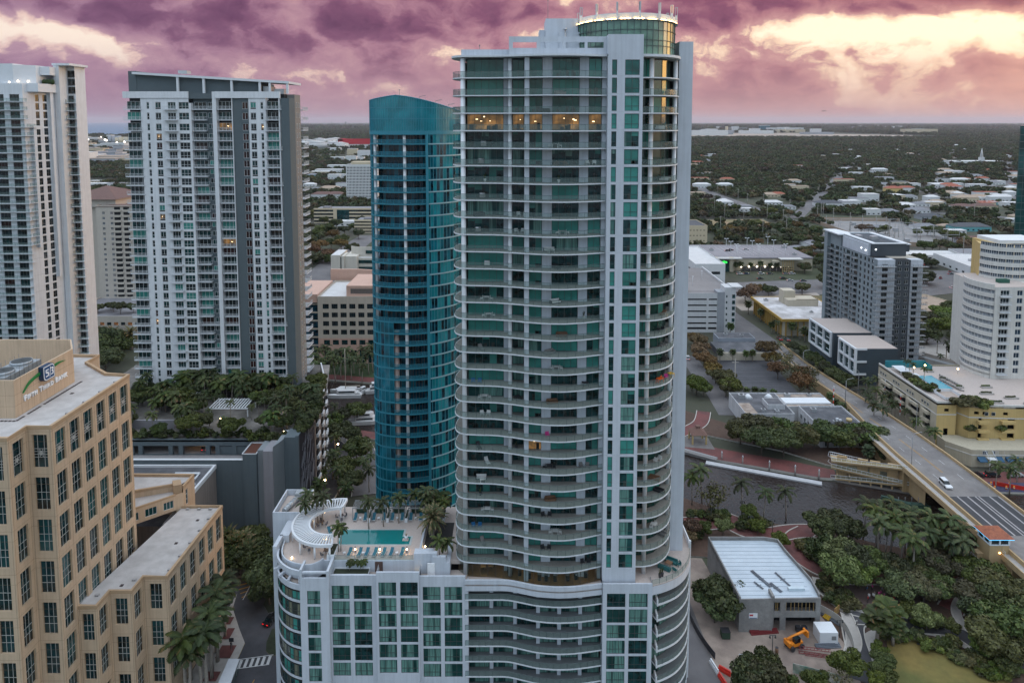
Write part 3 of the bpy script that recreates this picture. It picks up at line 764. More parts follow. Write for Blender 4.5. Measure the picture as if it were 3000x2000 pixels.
def bank_face(a,b,zt,n,ww,fl=7.67,wh=5.95,zlow=0.0,toprow=True,drop=1.5):
 d,l = edge_dir(a,b);bay = (l-.5)/n;S = [0.0]
 for i in range(n):S+=[.25+i*bay+(bay-ww)/2,.25+i*bay+(bay+ww)/2]
 S.append(l);Z = [zt];m = int((zt-zlow)/fl)
 for j in range(m):Z+=[zt-drop-j*fl,zt-drop-j*fl-wh]
 Z.append(zlow);Z = sorted(Z)
 panel_wall(bw,a,d,S,Z,lambda i,j:i%2==1 and j%2==1,.45)
 an = math.atan2(d[1],d[0])
 for i in range(n):
  for j in range(m):
   s_ = S[1+2*i];p = BGL if rnd.random()<.7 else BGL2;tp = toprow and j==0
   pool.add((p.name,round(ww,2),wh,tp),lambda ww=ww,wh=wh,tp=tp,p=p:bank_window(ww,wh,tp,p),(a[0]+d[0]*s_-d[1]*.36,a[1]+d[1]*s_+d[0]*.36,zt-drop-j*fl-wh),an)
 nx,ny = d[1],-d[0]
 for j in range(m+1):
  for dz in(.55,-1.2):
   z = zt-drop-j*fl+dz
   if zlow<z<zt-.4:
    for s0,s1 in[(S[q],S[q+1])for q in range(len(S)-1)]:
     bj.obox((a[0]+d[0]*(s0+s1)/2,a[1]+d[1]*(s0+s1)/2),d,(s1-s0)/2,.006,z-.03,z)
 for i in range(n+1):
  s_ = .25+i*bay;s_ = min(max(s_,.12),l-.12);bj.obox((a[0]+d[0]*s_,a[1]+d[1]*s_),d,.025,.006,zlow,zt-.5)
def coping(mb,P,z,w=.55,h=.55,closed=False):
 mb.strip(inset(P,-.12),z-h,z+.12,w,closed)
A_ = [(-112,109.6),(-84.0,109.6),(-84.0,114.1),(-79.75,114.1),(-79.75,138.35),(-85.0,139.2),(-93.2,145.8),(-93.2,150.3),(-112,151)]
bank_face(A_[0],A_[1],62.5,7,2.5);bank_face(A_[1],A_[2],62.5,1,2.5);bank_face(A_[2],A_[3],62.5,1,2.6);bank_face(A_[3],A_[4],62.5,6,2.7)
for i in(4,5,6,7):bw.poly([(*A_[i],0),(*A_[i+1],0),(*A_[i+1],62.5),(*A_[i],62.5)])
W_ = [(-80.6,118.4),(-76.35,118.4),(-76.35,122.5),(-72.15,122.5),(-72.15,126.6),(-67.5,126.6),(-67.1,151.3),(-76.4,151.3)]
bank_face((-79.7,118.4),W_[1],26.4,1,2.2,wh=5.3,toprow=False);bank_face(W_[1],W_[2],26.4,1,2.5,wh=5.3,toprow=False);bank_face(W_[2],W_[3],26.4,1,2.4,wh=5.3,toprow=False);bank_face(W_[3],W_[4],26.4,1,2.5,wh=5.3,toprow=False)
bank_face(W_[4],W_[5],26.4,1,2.4,wh=5.3,toprow=False);bank_face(W_[5],W_[6],26.4,6,2.65,wh=5.6,toprow=False)
bw.poly([(*W_[6],0),(*W_[7],0),(*W_[7],26.4),(*W_[6],26.4)])
M_ = [(-84.0,144.2),(-77.2,150.2),(-76.0,151.2),(-76.0,156.8),(-92,157)]
d0,l0 = edge_dir(M_[0],M_[1]);SS = [0,.35,1.3,2.6,5.0,6.4,8.5,l0]
panel_wall(bw,M_[0],d0,SS,[26.0,26.75,28.55,29.7],lambda i,j:j==1 and i in(1,3,5),.25)
for s0,s1 in((.35,1.3),(2.6,5.0),(6.4,8.5)):pool.add(('mid',s1-s0),lambda s0=s0,s1=s1:window_mb(s1-s0,1.8,BGL2,FRW,3 if s1-s0>1.5 else 1,1,.08,.06),(M_[0][0]+d0[0]*s0-d0[1]*.2,M_[0][1]+d0[1]*s0+d0[0]*.2,26.75),math.atan2(d0[1],d0[0]))
panel_wall(bw,M_[1],edge_dir(M_[1],M_[2])[0],[0,1.57],[20,29.7],lambda i,j:False);
panel_wall(bw,M_[2],(0,1),[0,1.2,2.2,5.6],[18,25.9,29.6,31.0],lambda i,j:i==1 and j==1,.25)
pool.add(('midn',),lambda:window_mb(1.0,3.7,BGL,FRW,1,[.33,.66],.08,.06),(-76.2,152.4,25.9),math.pi/2)
bw.poly([(-76,156.8,18),(-92,157,18),(-92,157,31),(-76,156.8,31)])
bw.poly([(-90,148.0,29.3),(-77.6,152.6,29.3),(-77.6,152.6,31.0),(-90,148.0,31.0)])
bw.build('wall',bk);bj.build('panel_joint',bk);pool.flush()
mb = MB(TANC);coping(mb,A_,62.5);mb.build('coping',bk);mb = MB(TANC);coping(mb,[(-80.2,118.4)]+W_[1:7]+[(-76.4,151.3)],26.4);mb.build('coping',bk);mb = MB(TANC);coping(mb,[(-91.5,157),(-76.0,156.8)][::-1],31.0,.5,.5);coping(mb,[(-76.0,151.4),(-76.0,156.6)],31.0,.5,.5);coping(mb,[(-84,144.2),(-77.2,150.2)],29.7,.35,.3);coping(mb,[(-90,148.0),(-77.6,152.6)],31.05,.45,.5)
mb.prism([(-77.9,150.6),(-76.2,151.1),(-77.6,153.4),(-79.3,152.9)],28.6,31.6)
mb.build('coping',bk)
mb = MB(ROOFB)
mb.poly([(p[0],p[1],62.05)for p in A_]);mb.build('roof',bk);mb = MB(ROOFB);mb.poly([(p[0],p[1],25.95)for p in W_]);mb.build('roof',bk);mb = MB(ROOFB);mb.poly([(-84,144.2,29.3),(-77.2,150.2,29.3),(-77.6,152.6,29.3),(-90,148,29.3)]);mb.poly([(-90,148,30.5),(-77.6,152.6,30.5),(-76,156.8,30.5),(-92,157,30.5)])
mb.build('roof',bk)
mb = MB(mat('roof_drain',(.05,.035,.035),.8,.2,3))
for i in range(26):y = 117.2+i*.72;mb.box(-88.2,-87.75,y,y+.5,62.056,62.11)if i not in(3,9)else None
for i in range(5):mb.box(-91.5+i*.72,-91.0+i*.72,116.9,117.35,62.056,62.11)
for x,y in((-86,129.5),(-70.5,146.2),(-71.2,137.8),(-75.2,124.6),(-79.3,136)):mb.box(x-.3,x+.3,y-.3,y+.3,(25.96 if x>-82 else 62.056),(26.05 if x>-82 else 62.12))
mb.build('roof_drain',bk)
for x,y,z in[(-68.2,129+4.4*i,26.0)for i in range(5)]+[(-69.5-2.6*i,150.4,26.0)for i in range(3)]+[(-86.5-2*i,140.3+1.6*i,62.1)for i in range(4)]+[(-80.7,120+5*i,62.1)for i in range(4)]+[(-73.6,126.0,26.0),(-78.2,121.7,26.0)]:
 mb = MB(mat('anchor',(.36,.34,.33),.7));mb.box(x-.35,x+.35,y-.22,y+.22,z,z+.3);mb.build('roof_anchor',bk)
mb = MB(TAN)
MS = [(-112,118.3),(-88.9,118.3),(-89.3,135.5),(-93.5,141.5),(-112,141.5)]
mb.strip(MS,62.06,69.0,.35);mb.build('plant_screen',bk)
mb = MB(TANJ)
for q in range(1,10):mb.box(-88.93-.0233*q*1.8,-88.89-.0233*q*1.8,118.3+q*1.72-.015,118.3+q*1.72+.015,62.1,68.9)
for z in(64.2,66.2):mb.prism([(-88.905,118.3),(-88.89,118.3),(-89.29,135.5),(-89.305,135.5)],z,z+.03)
for x in range(1,14):mb.box(-88.9-x*1.6,-88.87-x*1.6,118.29,118.3,62.1,68.9)
for z in(64.2,66.2):mb.box(-112,-88.9,118.292,118.3,z,z+.03)
mb.build('screen_joint',bk)
sg = thing('bank_sign','blue square emblem with green swoosh and white raised letters on the tan roof screen','sign',(-88.88,127,64))
def letter(txt,y,z,size,m,name='letter'):
 c = bpy.data.curves.new(name,'FONT');c.body = txt;c.size = size;c.extrude = .12;c.bevel_depth = .004;c.align_x = 'LEFT';c.offset = .035;c.fill_mode = 'BOTH'
 o = bpy.data.objects.new(name,c);me = None
 COL.objects.link(o);dg = bpy.context.evaluated_depsgraph_get();me = bpy.data.meshes.new_from_object(o.evaluated_get(dg));bpy.data.objects.remove(o)
 p = bpy.data.objects.new(name,me);me.materials.clear();me.materials.append(m);COL.objects.link(p);p.parent = sg;p.matrix_parent_inverse.identity()
 p.rotation_euler = (math.pi/2,0,math.pi/2+.0233);p.location = (-88.9-.0233*(y-118.3)+.16+88.88,y-127,z-64);return max(v.co.x for v in me.vertices)if len(me.vertices)else size*.4
SW = mat('sign_white',(.85,.85,.85),.5);SB = mat('sign_blue',(.012,.07,.19),.5,.15,2);SGN = mat('sign_green',(.012,.17,.035),.5,.1);SDB = mat('sign_dark_blue',(.006,.03,.075),.5)
y = 120.5
for w_,nxt in(('FIFTH',.75),('THIRD',.75),('BANK',0)):
 for i,ch in enumerate(w_):
  adv = letter(ch,y,64.3,1.42 if i==0 else 1.12,SW);y+=adv+.15
 y+=nxt*.62
def onface(y,z,off):return(-88.9-.0233*(y-118.3)+off,y,z)
def facepoly(mb,pts,o0,o1):
 n = len(pts);b = len(mb.v);mb.v+=[onface(p[0],p[1],o1)for p in pts]+[onface(p[0],p[1],o0)for p in pts]
 mb.face(range(b,b+n),False)
 for i in range(n):mb.face((b+i,b+n+i,b+n+(i+1)%n,b+(i+1)%n),False)
def rrect(y0,y1,z0,z1,r):
 out = []
 for cy,cz,a0,rr in((y1-.06,z0+.06,-90,.06),(y1-r,z1-r,0,r),(y0+.06,z1-.06,90,.06),(y0+r,z0+r,180,r)):
  for k in range(5):a = R(a0+22.5*k);out.append((cy+rr*math.cos(a),cz+rr*math.sin(a)))
 return out
mb = MB(SDB);facepoly(mb,rrect(124.9,128.2,66.05,68.95,.8),0,.9);mb.build('emblem_box',sg)
mb = MB(SW);facepoly(mb,rrect(125.0,128.1,66.15,68.85,.75),.905,.93);e = mb.build('emblem_border',sg)
mb = MB(SB);facepoly(mb,rrect(125.16,127.94,66.31,68.69,.68),.94,.955);mb.build('emblem_face',sg)
mb = MB(SW)
for pts in([(125.5,68.2),(125.5,67.55),(126.3,67.55),(126.3,67.75),(125.75,67.75),(125.75,67.98),(126.4,67.98),(126.4,68.2)],[(125.45,67.0),(125.5,66.82),(126.2,66.82),(126.42,67.0),(126.42,67.4),(126.2,67.6),(125.7,67.6),(125.75,67.4),(126.1,67.4),(126.15,67.05)],[(126.55,66.6),(126.7,66.6),(127.0,68.45),(126.85,68.45)],[(127.0,67.98),(127.0,68.2),(127.6,68.2),(127.75,68.05),(127.75,67.72),(127.6,67.58),(127.75,67.4),(127.75,67.0),(127.6,66.82),(126.95,66.82),(126.95,67.02),(127.45,67.02),(127.45,67.4),(127.2,67.45),(127.2,67.66),(127.45,67.7),(127.45,67.98)]):
 facepoly(mb,pts[::-1],.956,.975)
mb.build('emblem_numeral',sg)
mb = MB(SGN)
lo = smooth([(120.2,65.9),(122.2,67.0),(125.0,67.55)],4);hi = smooth([(120.2,65.9),(122.0,67.35),(125.0,68.05)],4);facepoly(mb,hi[::-1]+lo[1:],.05,.35)
lo = smooth([(128.2,67.35),(130.5,67.75),(132.6,67.65)],4);hi = smooth([(128.2,67.85),(130.5,68.05),(132.6,67.65)],4);facepoly(mb,hi[::-1]+lo[:-1],.05,.35)
mb.build('swoosh',sg)
GALV = mat('galvanised',(.42,.45,.47),.45,.18,1.5,metal=.5,streak=.15);DKB = mat('louvre_dark',(.03,.03,.045),.7,.3,6)
ct0 = None
for i,(x,y)in enumerate(((-93.6,122.2),(-93.9,127.3))):
 t = thing('cooling_tower',('grey steel cooling tower with round fan, nearer to the front corner' if i==0 else 'pale topped steel cooling tower with round fan, behind the front one')+' on the bank roof','cooling tower',(x,y,62.1),group='cooling towers on the bank roof')
 mb = MB(GALV);mb.box(x-2.1,x+2.1,y-2.4,y+2.4,65.2,68.9);mb.build('casing',t)
 mb = MB(DKB);mb.box(x-2.0,x+2.0,y-2.3,y+2.3,62.1,65.2);mb.build('louvre',t)
 mb = MB(GALV);mb.cyl((x,y),1.85,68.9,69.45,24);mb.mat(DARKM);mb.cyl((x,y),1.7,69.451,69.47,24)
 for k in range(6):a = k*math.pi/3;mb.obox((x+.85*math.cos(a),y+.85*math.sin(a)),(math.cos(a),math.sin(a)),.8,.16,69.475,69.5)
 mb.build('fan',t)
 mb = MB(GREYM)
 for q in range(5):
  for sx in(-2.15,2.15):mb.tube([(x+sx,y-2.3+q*1.15,67.3),(x+sx,y-2.3+q*1.15,69.9)],.04,4)
 mb.build('guard_rail',t)
t = thing('roof_pipework','white rooftop pipes and pale equipment housing beside the cooling towers','pipes',(-101,124,62.1))
mb = MB(WHITE2);mb.tube([(-96.8,121.5,63),(-96.8,121.5,66),(-97.4,120.8,66.4),(-98.5,120.6,66.4)],.28,8);mb.tube([(-97.5,124,62.2),(-97.5,124,67.5)],.07,5);mb.tube([(-99,121,62.2),(-99,121,68.6)],.05,5);mb.build('pipe',t)
mb = MB(mat('unit_white',(.6,.61,.62),.5,.1));mb.box(-106,-98.4,123,128,62.1,65.6);mb.prism([(-106,119),(-98.8,119),(-98.8,122),(-106,122)],62.1,64.4,ztop=[64.9,64.2,64.2,64.9]);mb.build('housing',t)
mb = MB(DARKM);mb.cyl((-102,125.4),1.6,65.6,65.9,20);mb.build('fan',t)
# dark-roofed hall and grey garage behind the bank
GARG = mat('garage_grey',(.105,.135,.15),.8,.06,.4,streak=.08);GARL = mat('garage_pale',(.27,.265,.285),.8,.07,.4,streak=.08);GARB = mat('hall_wall',(.26,.225,.205),.8,.06,.3,streak=.2)
t = thing('flat_roof_hall','low hall with black flat roof and white roof edge between tan bank and grey garage','building',(-100,165,0))
mb = MB(GARB);mb.box(-125,-81.1,152,179.7,0,20.9);mb.build('wall',t)
mb = MB(ROOFD);mb.poly([(-125,152,20.95),(-81.4,152,20.95),(-81.4,179.4,20.95),(-125,179.4,20.95)]);mb.build('roof',t)
mb = MB(WHITE2);mb.box(-81.5,-80.9,151.9,179.72,20.5,21.55);mb.box(-125,-81.51,179.2,179.72,20.5,21.55);mb.build('roof_edge',t)
mb = MB(WHITE2);mb.tube([(-91.5,170.5,21.6),(-88.2,170.5,21.6)],.45,8);mb.box(-89.4,-87.6,169,170,20.96,21.5);mb.tube([(-90,175.3,21.3),(-83.5,175.3,21.3),(-83.5,172.5,21.3),(-85.5,172.5,21.3)],.35,6);mb.tube([(-86.5,170,21.2),(-82.2,170,21.2)],.28,6);mb.build('duct',t)
gp = thing('parking_podium','long grey parking podium with palm garden roof below the white balcony tower','parking garage',(-95,200,0))
mb = MB(GARG)
mb.box(-140,-73.6,180,180.6,0,22.6);mb.box(-140,-74,188,188.5,0,20.2);mb.box(-140,-74,187.7,188.5,22.9,24.7)
for x in(-125,-114,-106.0,-97.4,-94.5,-86.8,-84.0,-79.2,-75):mb.box(x-.6,x+.6,187.6,188.45,20.2,22.9)
for x in(-119.5,-110.2,-81.6,-77.2):mb.box(x-2.2,x+2.2,187.9,188.4,20.2,22.6)
mb.box(-73.6,-69.9,179.5,186,0,24.5);mb.box(-63.8,-60.05,184.3,190,0,27.0);mb.box(-139,-69,210,211,0,24)
mb.mat(GARL);mb.box(-68.0,-65.3,179.4,186,0,25.4);mb.mat(mat('garage_pale_blue',(.22,.245,.26),.8,.06,.4));mb.box(-69.85,-68.05,180.5,186,0,25.2);mb.prism([(-65.25,179.5),(-63.85,184.2),(-63.85,190),(-65.25,190)],0,26.6)
mb.build('wall',gp)
mb = MB(WHITE2);mb.strip([(-73.75,179.4),(-69.8,179.4),(-69.8,186.1),(-73.75,186.1)],24.5,24.75,.25,True);mb.box(-140,-73.7,179.9,180.7,22.6,22.75);mb.build('coping',gp)
mb = MB(mat('planter_soil',(.10,.035,.02),.9,.4,2));mb.box(-73.4,-70.1,179.8,185.8,24.3,24.52);mb.build('roof_planter',gp)
mb = MB(mat('garage_deck',(.30,.285,.285),.85,.14,.6));mb.box(-140,-73.7,180.61,187.6,19.5,20.19);mb.box(-140,-74,188.5,200,19.6,20.18);mb.build('parking_deck',gp)
mb = MB(lamp('garage_lamp',(1,.55,.2),5));mb.box(-93,-89,192,192.2,23.2,23.3);mb.box(-84.8,-82.5,192,192.2,23.2,23.3);mb.build('lamp',gp)
mb = MB(mat('roof_garden',(.10,.095,.085),.9,.3,.4,col2=(.24,.22,.2),scale2=.12));mb.prism([(-140,187.7),(-74,187.7),(-69.9,186),(-63.8,185),(-60.1,186),(-59.2,198.3),(-60.6,212),(-63,226),(-68,248),(-140,250)],24.1,24.6,bot=False);mb.build('roof_deck',gp)
for i in range(4):
 mb = MB(GARG);x = -110+i*9;mb.prism([(x,180.6),(x+.5,180.6),(x+1.2,183),(x+.7,183)],20.19,21.2);mb.build('deck_fin',gp)
SCP = [(-60.0,184.4),(-59.35,198.3)]
mb = MB(mat('screen_dark',(.018,.018,.03),.6,.3,2));mb.poly([(-60.0,184.4,0),(-59.35,198.3,0),(-59.35,198.3,27.2),(-60.0,184.4,27.2)]);mb.mat(GARG);mb.box(-60.6,-59.8,184.35,185.2,0,27.4);mb.build('screen_wall',gp)
mb = MB(mat('screen_blade',(.42,.42,.46),.5,.15,1,metal=.3))
for i in range(90):
 y = 184.8+rnd.random()*11.5;z = 2+rnd.random()*22;l = 1.5+rnd.random()*3.2;x = -60.0+(y-184.4)*.047+.12
 p = [(x,y,z),(x+.03,y+l*.42,z+l)]
 if p[1][2]<27 and p[1][1]<198:mb.tube(p,.055,4)
mb.build('screen_blade',gp)
CW = smooth([(-59.3,198.4),(-59.6,205),(-60.4,212),(-62.0,220),(-64.8,230),(-69.5,243)],2)
mb = MB(mat('garage_cream',(.42,.40,.37),.8,.07,.4));mb.strip(CW,1.0,4.2,.4);mb.mat(mat('garage_taupe',(.26,.24,.225),.8,.07,.5));mb.strip(inset(CW,.2),4.2,26.4,.4);mb.mat(WHITE2);mb.strip(inset(CW,.1),26.4,27.3,.4);mb.build('curved_wall',gp)
for j in range(6):
 for i in range(1,len(CW)-1,2):
  d,l = edge_dir(CW[i],CW[min(i+1,len(CW)-1)]);z = 6.0+j*3.4;c = CW[i]
  mb = MB(WHITE2);mb.obox((c[0]+d[1]*.35,c[1]-d[0]*.35),d,1.5,.35,z,z+1.0);mb.mat(VOID);mb.obox((c[0]+d[1]*.06,c[1]-d[0]*.06),d,1.25,.2,z+1.0,z+2.5);mb.build('balcony_box',gp)
  # white balcony tower behind the podium
GREYW = mat('slate_grey',(.095,.12,.13),.8,.06,.5);TAUPE = mat('taupe',(.22,.21,.195),.8,.06,.5);SOFW = mat('rail_white',(.58,.60,.61),.6,.06,2)
bt = thing('balcony_tower','white and slate grey apartment tower with white railed balconies and sloping white roof slab','apartment tower',(-100,236,21))
BS = [118.95,115.48,111.9]+[108.68-2.956*i for i in range(30)]
Y0 = 225.0
bw = MB(WHITEB);gr = MB(GREYW);bpool = Pool(bt,'balcony');wp = Pool(bt,'window')
PB = [GTD,GTD,GTB,DGLASS,GTD,DGLASS,DGLASS,GTD]
REDW = glass('red_tint_glass',(.03,.012,.012),spec=.8,var=.7)
def pk():
 r = rnd.random();return GLIT if r<.012 else(REDW if r<.05 else PB[rnd.randrange(len(PB))])
def wadd(x,y,z,w,h,cols=1,rows=1,p=None,ang=0.0,fr=None):
 p = p or pk();fr = fr or FRW;wp.add((p.name,round(w,2),round(h,2),cols,fr.name),lambda:window_mb(w,h,p,fr,cols,rows,.09,.06),(x,y,z),ang)
def white_balcony(w,d):
 mb = MB(SLABW);mb.box(0,w,-d,.0,-.18,0);mb.mat(SOFW)
 for a,b,c_,e in((0,w,-d,-d+.05),(0,.05,-d+.05,0),(w-.05,w,-d+.05,0)):mb.box(a,b,c_,e,1.0,1.06);mb.box(a,b,c_,e,.12,.17)
 n = int(w/.16)
 for i in range(n+1):x = i*w/n;mb.box(x-.012,x+.012,-d+.01,-d+.035,.17,1.0)
 for i in range(int(w/1.3)+1):x = min(i*1.3,w-.05);mb.box(x,x+.06,-d-.001,-d+.05,0,1.05)
 return mb
def badd(x,y,z,w,d,ang=0.0):bpool.add((round(w,2),d),lambda:white_balcony(w,d),(x,y,z),ang)
S1 = [-121.4,-119.85,-119.0,-117.0,-115.2,-112.9,-110.3,-109.35,-106.0]
Zw = [20.5]
for z in reversed(BS):Zw+=[z+.1,z+2.35]
Zw.append(124.7);Zw = sorted(Zw)
panel_wall(bw,(0,Y0),(1,0),S1,Zw,lambda i,j:j%2==1 and i%2==1,.25)
panel_wall(bw,(0,Y0),(1,0),[-86.4,-85.8,-84.0,-82.5,-81.6,-81.1],Zw,lambda i,j:j%2==1 and i in(1,3),.25)
bw.box(-106.0,-105.3,224.95,228,20.5,121);bw.box(-98.3,-97.0,224.95,228,20.5,124.7);bw.box(-92.0,-91.75,224.95,228,20.5,124.7);bw.box(-81.1,-80.8,225.01,228,20.5,122.6);bw.box(-76.6,-76.2,224.98,228,20.5,122.6);bw.box(-121.8,-121.41,225,228,20.5,122.6)
bw.box(-127.4,-106,224.7,225.2,122.6,124.75);bw.box(-97.2,-91.7,224.7,225.2,122.6,124.75);bw.box(-91.7,-75.9,224.72,225.2,122.6,124.73)
gr.box(-106,-97.2,225.3,228,122.4,124.2);gr.box(-105.3,-98.3,226.8,228,20.5,122.4)
panel_wall(gr,(0,225.35),(1,0),[-91.75,-88.65,-86.75,-86.4],Zw,lambda i,j:j%2==1 and i==1,.2)
gr.box(-75.9,-73.1,225.15,231,20.5,122.6)
gr.mat(VOID);gr.box(-127,-75.6,228,244,20.5,124);gr.box(-121.3,-75,227.0,228.1,20.5,122)
for k,z in enumerate(BS):
 h2 = 2.25
 wadd(-119.85,225.2,z+.1,.85,h2*.93,1,2);wadd(-117.0,225.2,z+.5,1.8,1.75,2,1);wadd(-112.9,225.2,z+.1,2.6,h2,3,1);wadd(-109.35,225.2,z+.1,3.35,h2,3,[.38])
 badd(-114.0,225.0,z,4.3,1.5)
 wadd(-126.9,226.3,z+.05,5.4,2.6,4,1);badd(-127.4,225.6,z,6.0,1.2 if 3<k<9 or k>20 else.9)
 wadd(-104.9,226.75,z+.05,4.0,2.35,3,1);wadd(-100.4,226.75,z+.7,1.9,1.6,2,1)
 badd(-105.3,226.7,z,7.0 if k%3==0 else 4.6,1.5)
 wadd(-96.9,226.6,z+.05,4.8,2.6,4,1);badd(-96.7,226.6,z,4.7,1.5)
 wadd(-88.65,225.5,z+.1,1.9,h2,2,1,REDW)
 wadd(-85.8,225.2,z+.5,1.8,1.75,2,1);wadd(-82.5,225.2,z+.1,.9,h2*.93,1,2)
 wadd(-80.8,226.4,z+.05,4.2,2.6,3,1);badd(-81.2,226.3,z,4.8 if k%4 else 5.6,1.5)
 wadd(-76.15,225.6,z+.05,1.0,2.6,1,1)
 for y0,w_ in((232.2,.9),(234.8,.9)):wadd(-73.05,y0,z+.7,w_,1.7,2,1,ang=math.pi/2)
 badd(-75.3,237.3,z,6.0,2.9,math.pi/2);wadd(-75.35,237.4,z+.05,5.6,2.5,4,1,ang=math.pi/2)
mb = MB(TAUPE);mb.box(-76,-73.1,231,237,20.5,124.0);mb.box(-76,-75.45,237.01,244,20.5,124.0);mb.build('side_wall',bt)
bw.mat(mat('joint',(.36,.37,.38),.8));bw.build('wall',bt);gr.build('grey_wall',bt);wp.flush();bpool.flush()
mb = MB(GREYW);mb.prism([(-126.5,228.5),(-84,228.5),(-84,243),(-126.5,243)],124,128,ztop=[130.9,127.9,127.9,130.9]);mb.box(-127.3,-124.6,228.4,240,124,131.6);mb.build('penthouse',bt)
mb = MB(WHITE2);mb.prism([(-125,226.5),(-73.2,226.5),(-73.2,244),(-125,244)],0,1,ztop=None)if False else None
v = [(-125.2,226.8,130.5),(-73.6,226.8,127.4),(-73.6,240,127.4),(-125.2,244,130.5)]
b = len(mb.v);mb.v+=v+[(x,y,z+.75)for x,y,z in v]
for q in((0,1,2,3),(7,6,5,4),(4,5,1,0),(5,6,2,1),(6,7,3,2),(7,4,0,3)):mb.face([b+i for i in q])
for x in(-110.4,-101.8,-92.6,-83.3,-80.0,-74.2):mb.box(x-.35,x+.35,227,227.7,124.1,130.5-(x+125.2)*.06)
mb.build('roof_slab',bt)
mb = MB(ALU);mb.box(-82.9,-80.5,229,234,124,126.6);mb.box(-79.3,-76.0,229,232,124,125.8);mb.box(-112,-109,231,234,131.0,132.0);mb.build('roof_plant',bt)
# blue glass tower
RGLB = railglass('blue_railing_glass',(.02,.20,.28),.45)
BLG = glass('blue_glass',(.004,.115,.160),rough=.05,spec=1.0,var=.45,scale=.3,wob=.012)
BLG2 = glass('blue_glass_pale',(.014,.215,.255),rough=.06,spec=1.0,var=.25,scale=.3,wob=.012)  # brighter blue tint of the glass, for the right side and the crown
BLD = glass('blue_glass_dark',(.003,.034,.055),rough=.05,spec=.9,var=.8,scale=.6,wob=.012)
BLF = mat('blue_frame',(.03,.22,.29),.45,.08,2);BLP = mat('pale_blue_band',(.26,.42,.48),.5,.08,2);BSL = mat('blue_slab',(.03,.13,.18),.6,.1,2)
PKW = mat('pink_column',(.55,.42,.36),.7,.06,1)
ut = thing('blue_glass_tower','slim rounded tower of blue glass with curved blue balconies behind the pool terrace','apartment tower',(-26,185,0))
UP = smooth([(-37.4,184),(-37.35,180),(-36.6,177.6),(-34.6,175.9),(-31,174.8),(-27,174.5),(-24.3,174.9),(-21.9,175.6),(-19.6,176.8),(-17.2,178.6),(-15.0,181.2),(-13.4,184.6),(-12.6,189)],3)
def uz(k):return 109.3-3.1*k
i_l = min(range(len(UP)),key=lambda i:abs(UP[i][0]+35.9));i_m = min(range(len(UP)),key=lambda i:abs(UP[i][0]+31.0));i_r = min(range(len(UP)),key=lambda i:abs(UP[i][0]+21.9))
up = Pool(ut,'window');body = MB(VOID);IN = inset(UP,2.0);body.prism(inset(UP,2.1)+[(-13,200),(-37,200)],0,112);body.build('core',ut)
for k in range(35):
 z = uz(k);low = k>=16
 mb = MB(BSL);mb.prism(UP+[(-13,198),(-37,198)],z-.22,z)
 mb.mat(BLP);mb.strip(inset(UP[i_r:],-.08),z-.25,z+.06,.1);mb.mat(BLF);mb.strip(inset(UP[:i_r+1],-.06),z-.24,z+.02,.1)
 s = mb.build('balcony',ut)
 a0 = i_m if low else i_l
 railing(inset(UP[a0:i_r+1],.05),z,1.05,1.5,RGLB,BLF).build('railing',s)
 seq = [(UP,0,a0),(IN,a0,i_r),(UP,i_r,len(UP)-1)]
 for Q,i0,i1 in seq:
  for i in range(i0,i1):
   a,b = Q[i],Q[i+1];d,l = edge_dir(a,b);r = rnd.random();rec = Q is IN
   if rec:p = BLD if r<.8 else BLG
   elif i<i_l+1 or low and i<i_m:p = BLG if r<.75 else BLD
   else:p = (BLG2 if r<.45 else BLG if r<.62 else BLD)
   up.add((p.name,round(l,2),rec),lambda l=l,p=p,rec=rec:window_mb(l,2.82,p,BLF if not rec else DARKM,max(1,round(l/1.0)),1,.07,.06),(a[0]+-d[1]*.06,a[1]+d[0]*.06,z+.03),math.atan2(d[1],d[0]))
up.flush()
for x,y,z0,z1,m in((-35.6,177.4,62,112,WHITE2),(-27.6,175.3,0,112,WHITE2),(-30.5,176.4,0,60,PKW)):
 mb = MB(m);mb.cyl((x,y),.42 if m is WHITE2 else.7,z0,z1,14);mb.build('column',ut)
mb = MB(BLF);c = UP[i_r];mb.box(c[0]-.35,c[0]+.35,c[1]-.1,c[1]+.5,0,112.2);mb.strip(inset(UP,-.1),111.6,112.6,.4);mb.build('frame',ut)
mb = MB(BLG2);fr = MB(BLF);CR = UP[2:]
def ctop(x):return 120.4+1.5*math.sin(max(0,min(1,(x+37)/13))*math.pi*.5)if x<-29.5 else 121.5-(x+29.5)**1.5*.062
for a,b in zip(CR[:-1],CR[1:]):
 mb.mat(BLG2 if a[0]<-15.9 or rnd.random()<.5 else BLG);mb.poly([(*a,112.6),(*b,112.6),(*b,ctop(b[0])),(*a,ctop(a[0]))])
 d,l = edge_dir(a,b);fr.tube([(*a,ctop(a[0])+.05),(*b,ctop(b[0])+.05)],.16,5)
 for q in(0,.5):x,y = a[0]+(b[0]-a[0])*q,a[1]+(b[1]-a[1])*q;fr.obox((x,y),d,.06,.08,112.6,ctop(x))
for z in(115.6,118.4):fr.strip(inset(CR,-.06),z,z+.22,.12)
mb.build('crown_glazing',ut);fr.build('crown_frame',ut)
mb = MB(BLF);mb.poly([(p[0],p[1],ctop(p[0])-1.2)for p in inset(CR,.3)]+[(-13,198,115),(-37,198,117)]);mb.build('crown_roof',ut)
for x,y,s_ in((-29,177,0),(-24,178,1),(-20,180,1),(-17,183,1)):
 mb = MB(GREYM);z = ctop(x)
 if s_:mb.tube([(x,y,z-.6),(x,y,z+.7),(x+1.7,y-.6,z+.95)],.07,4)
 else:mb.tube([(x,y,z-.5),(x,y,z+1.6)],.05,4);mb.ball((x,y,z+1.6),.14)
 mb.build('davit' if s_ else 'mast',ut)
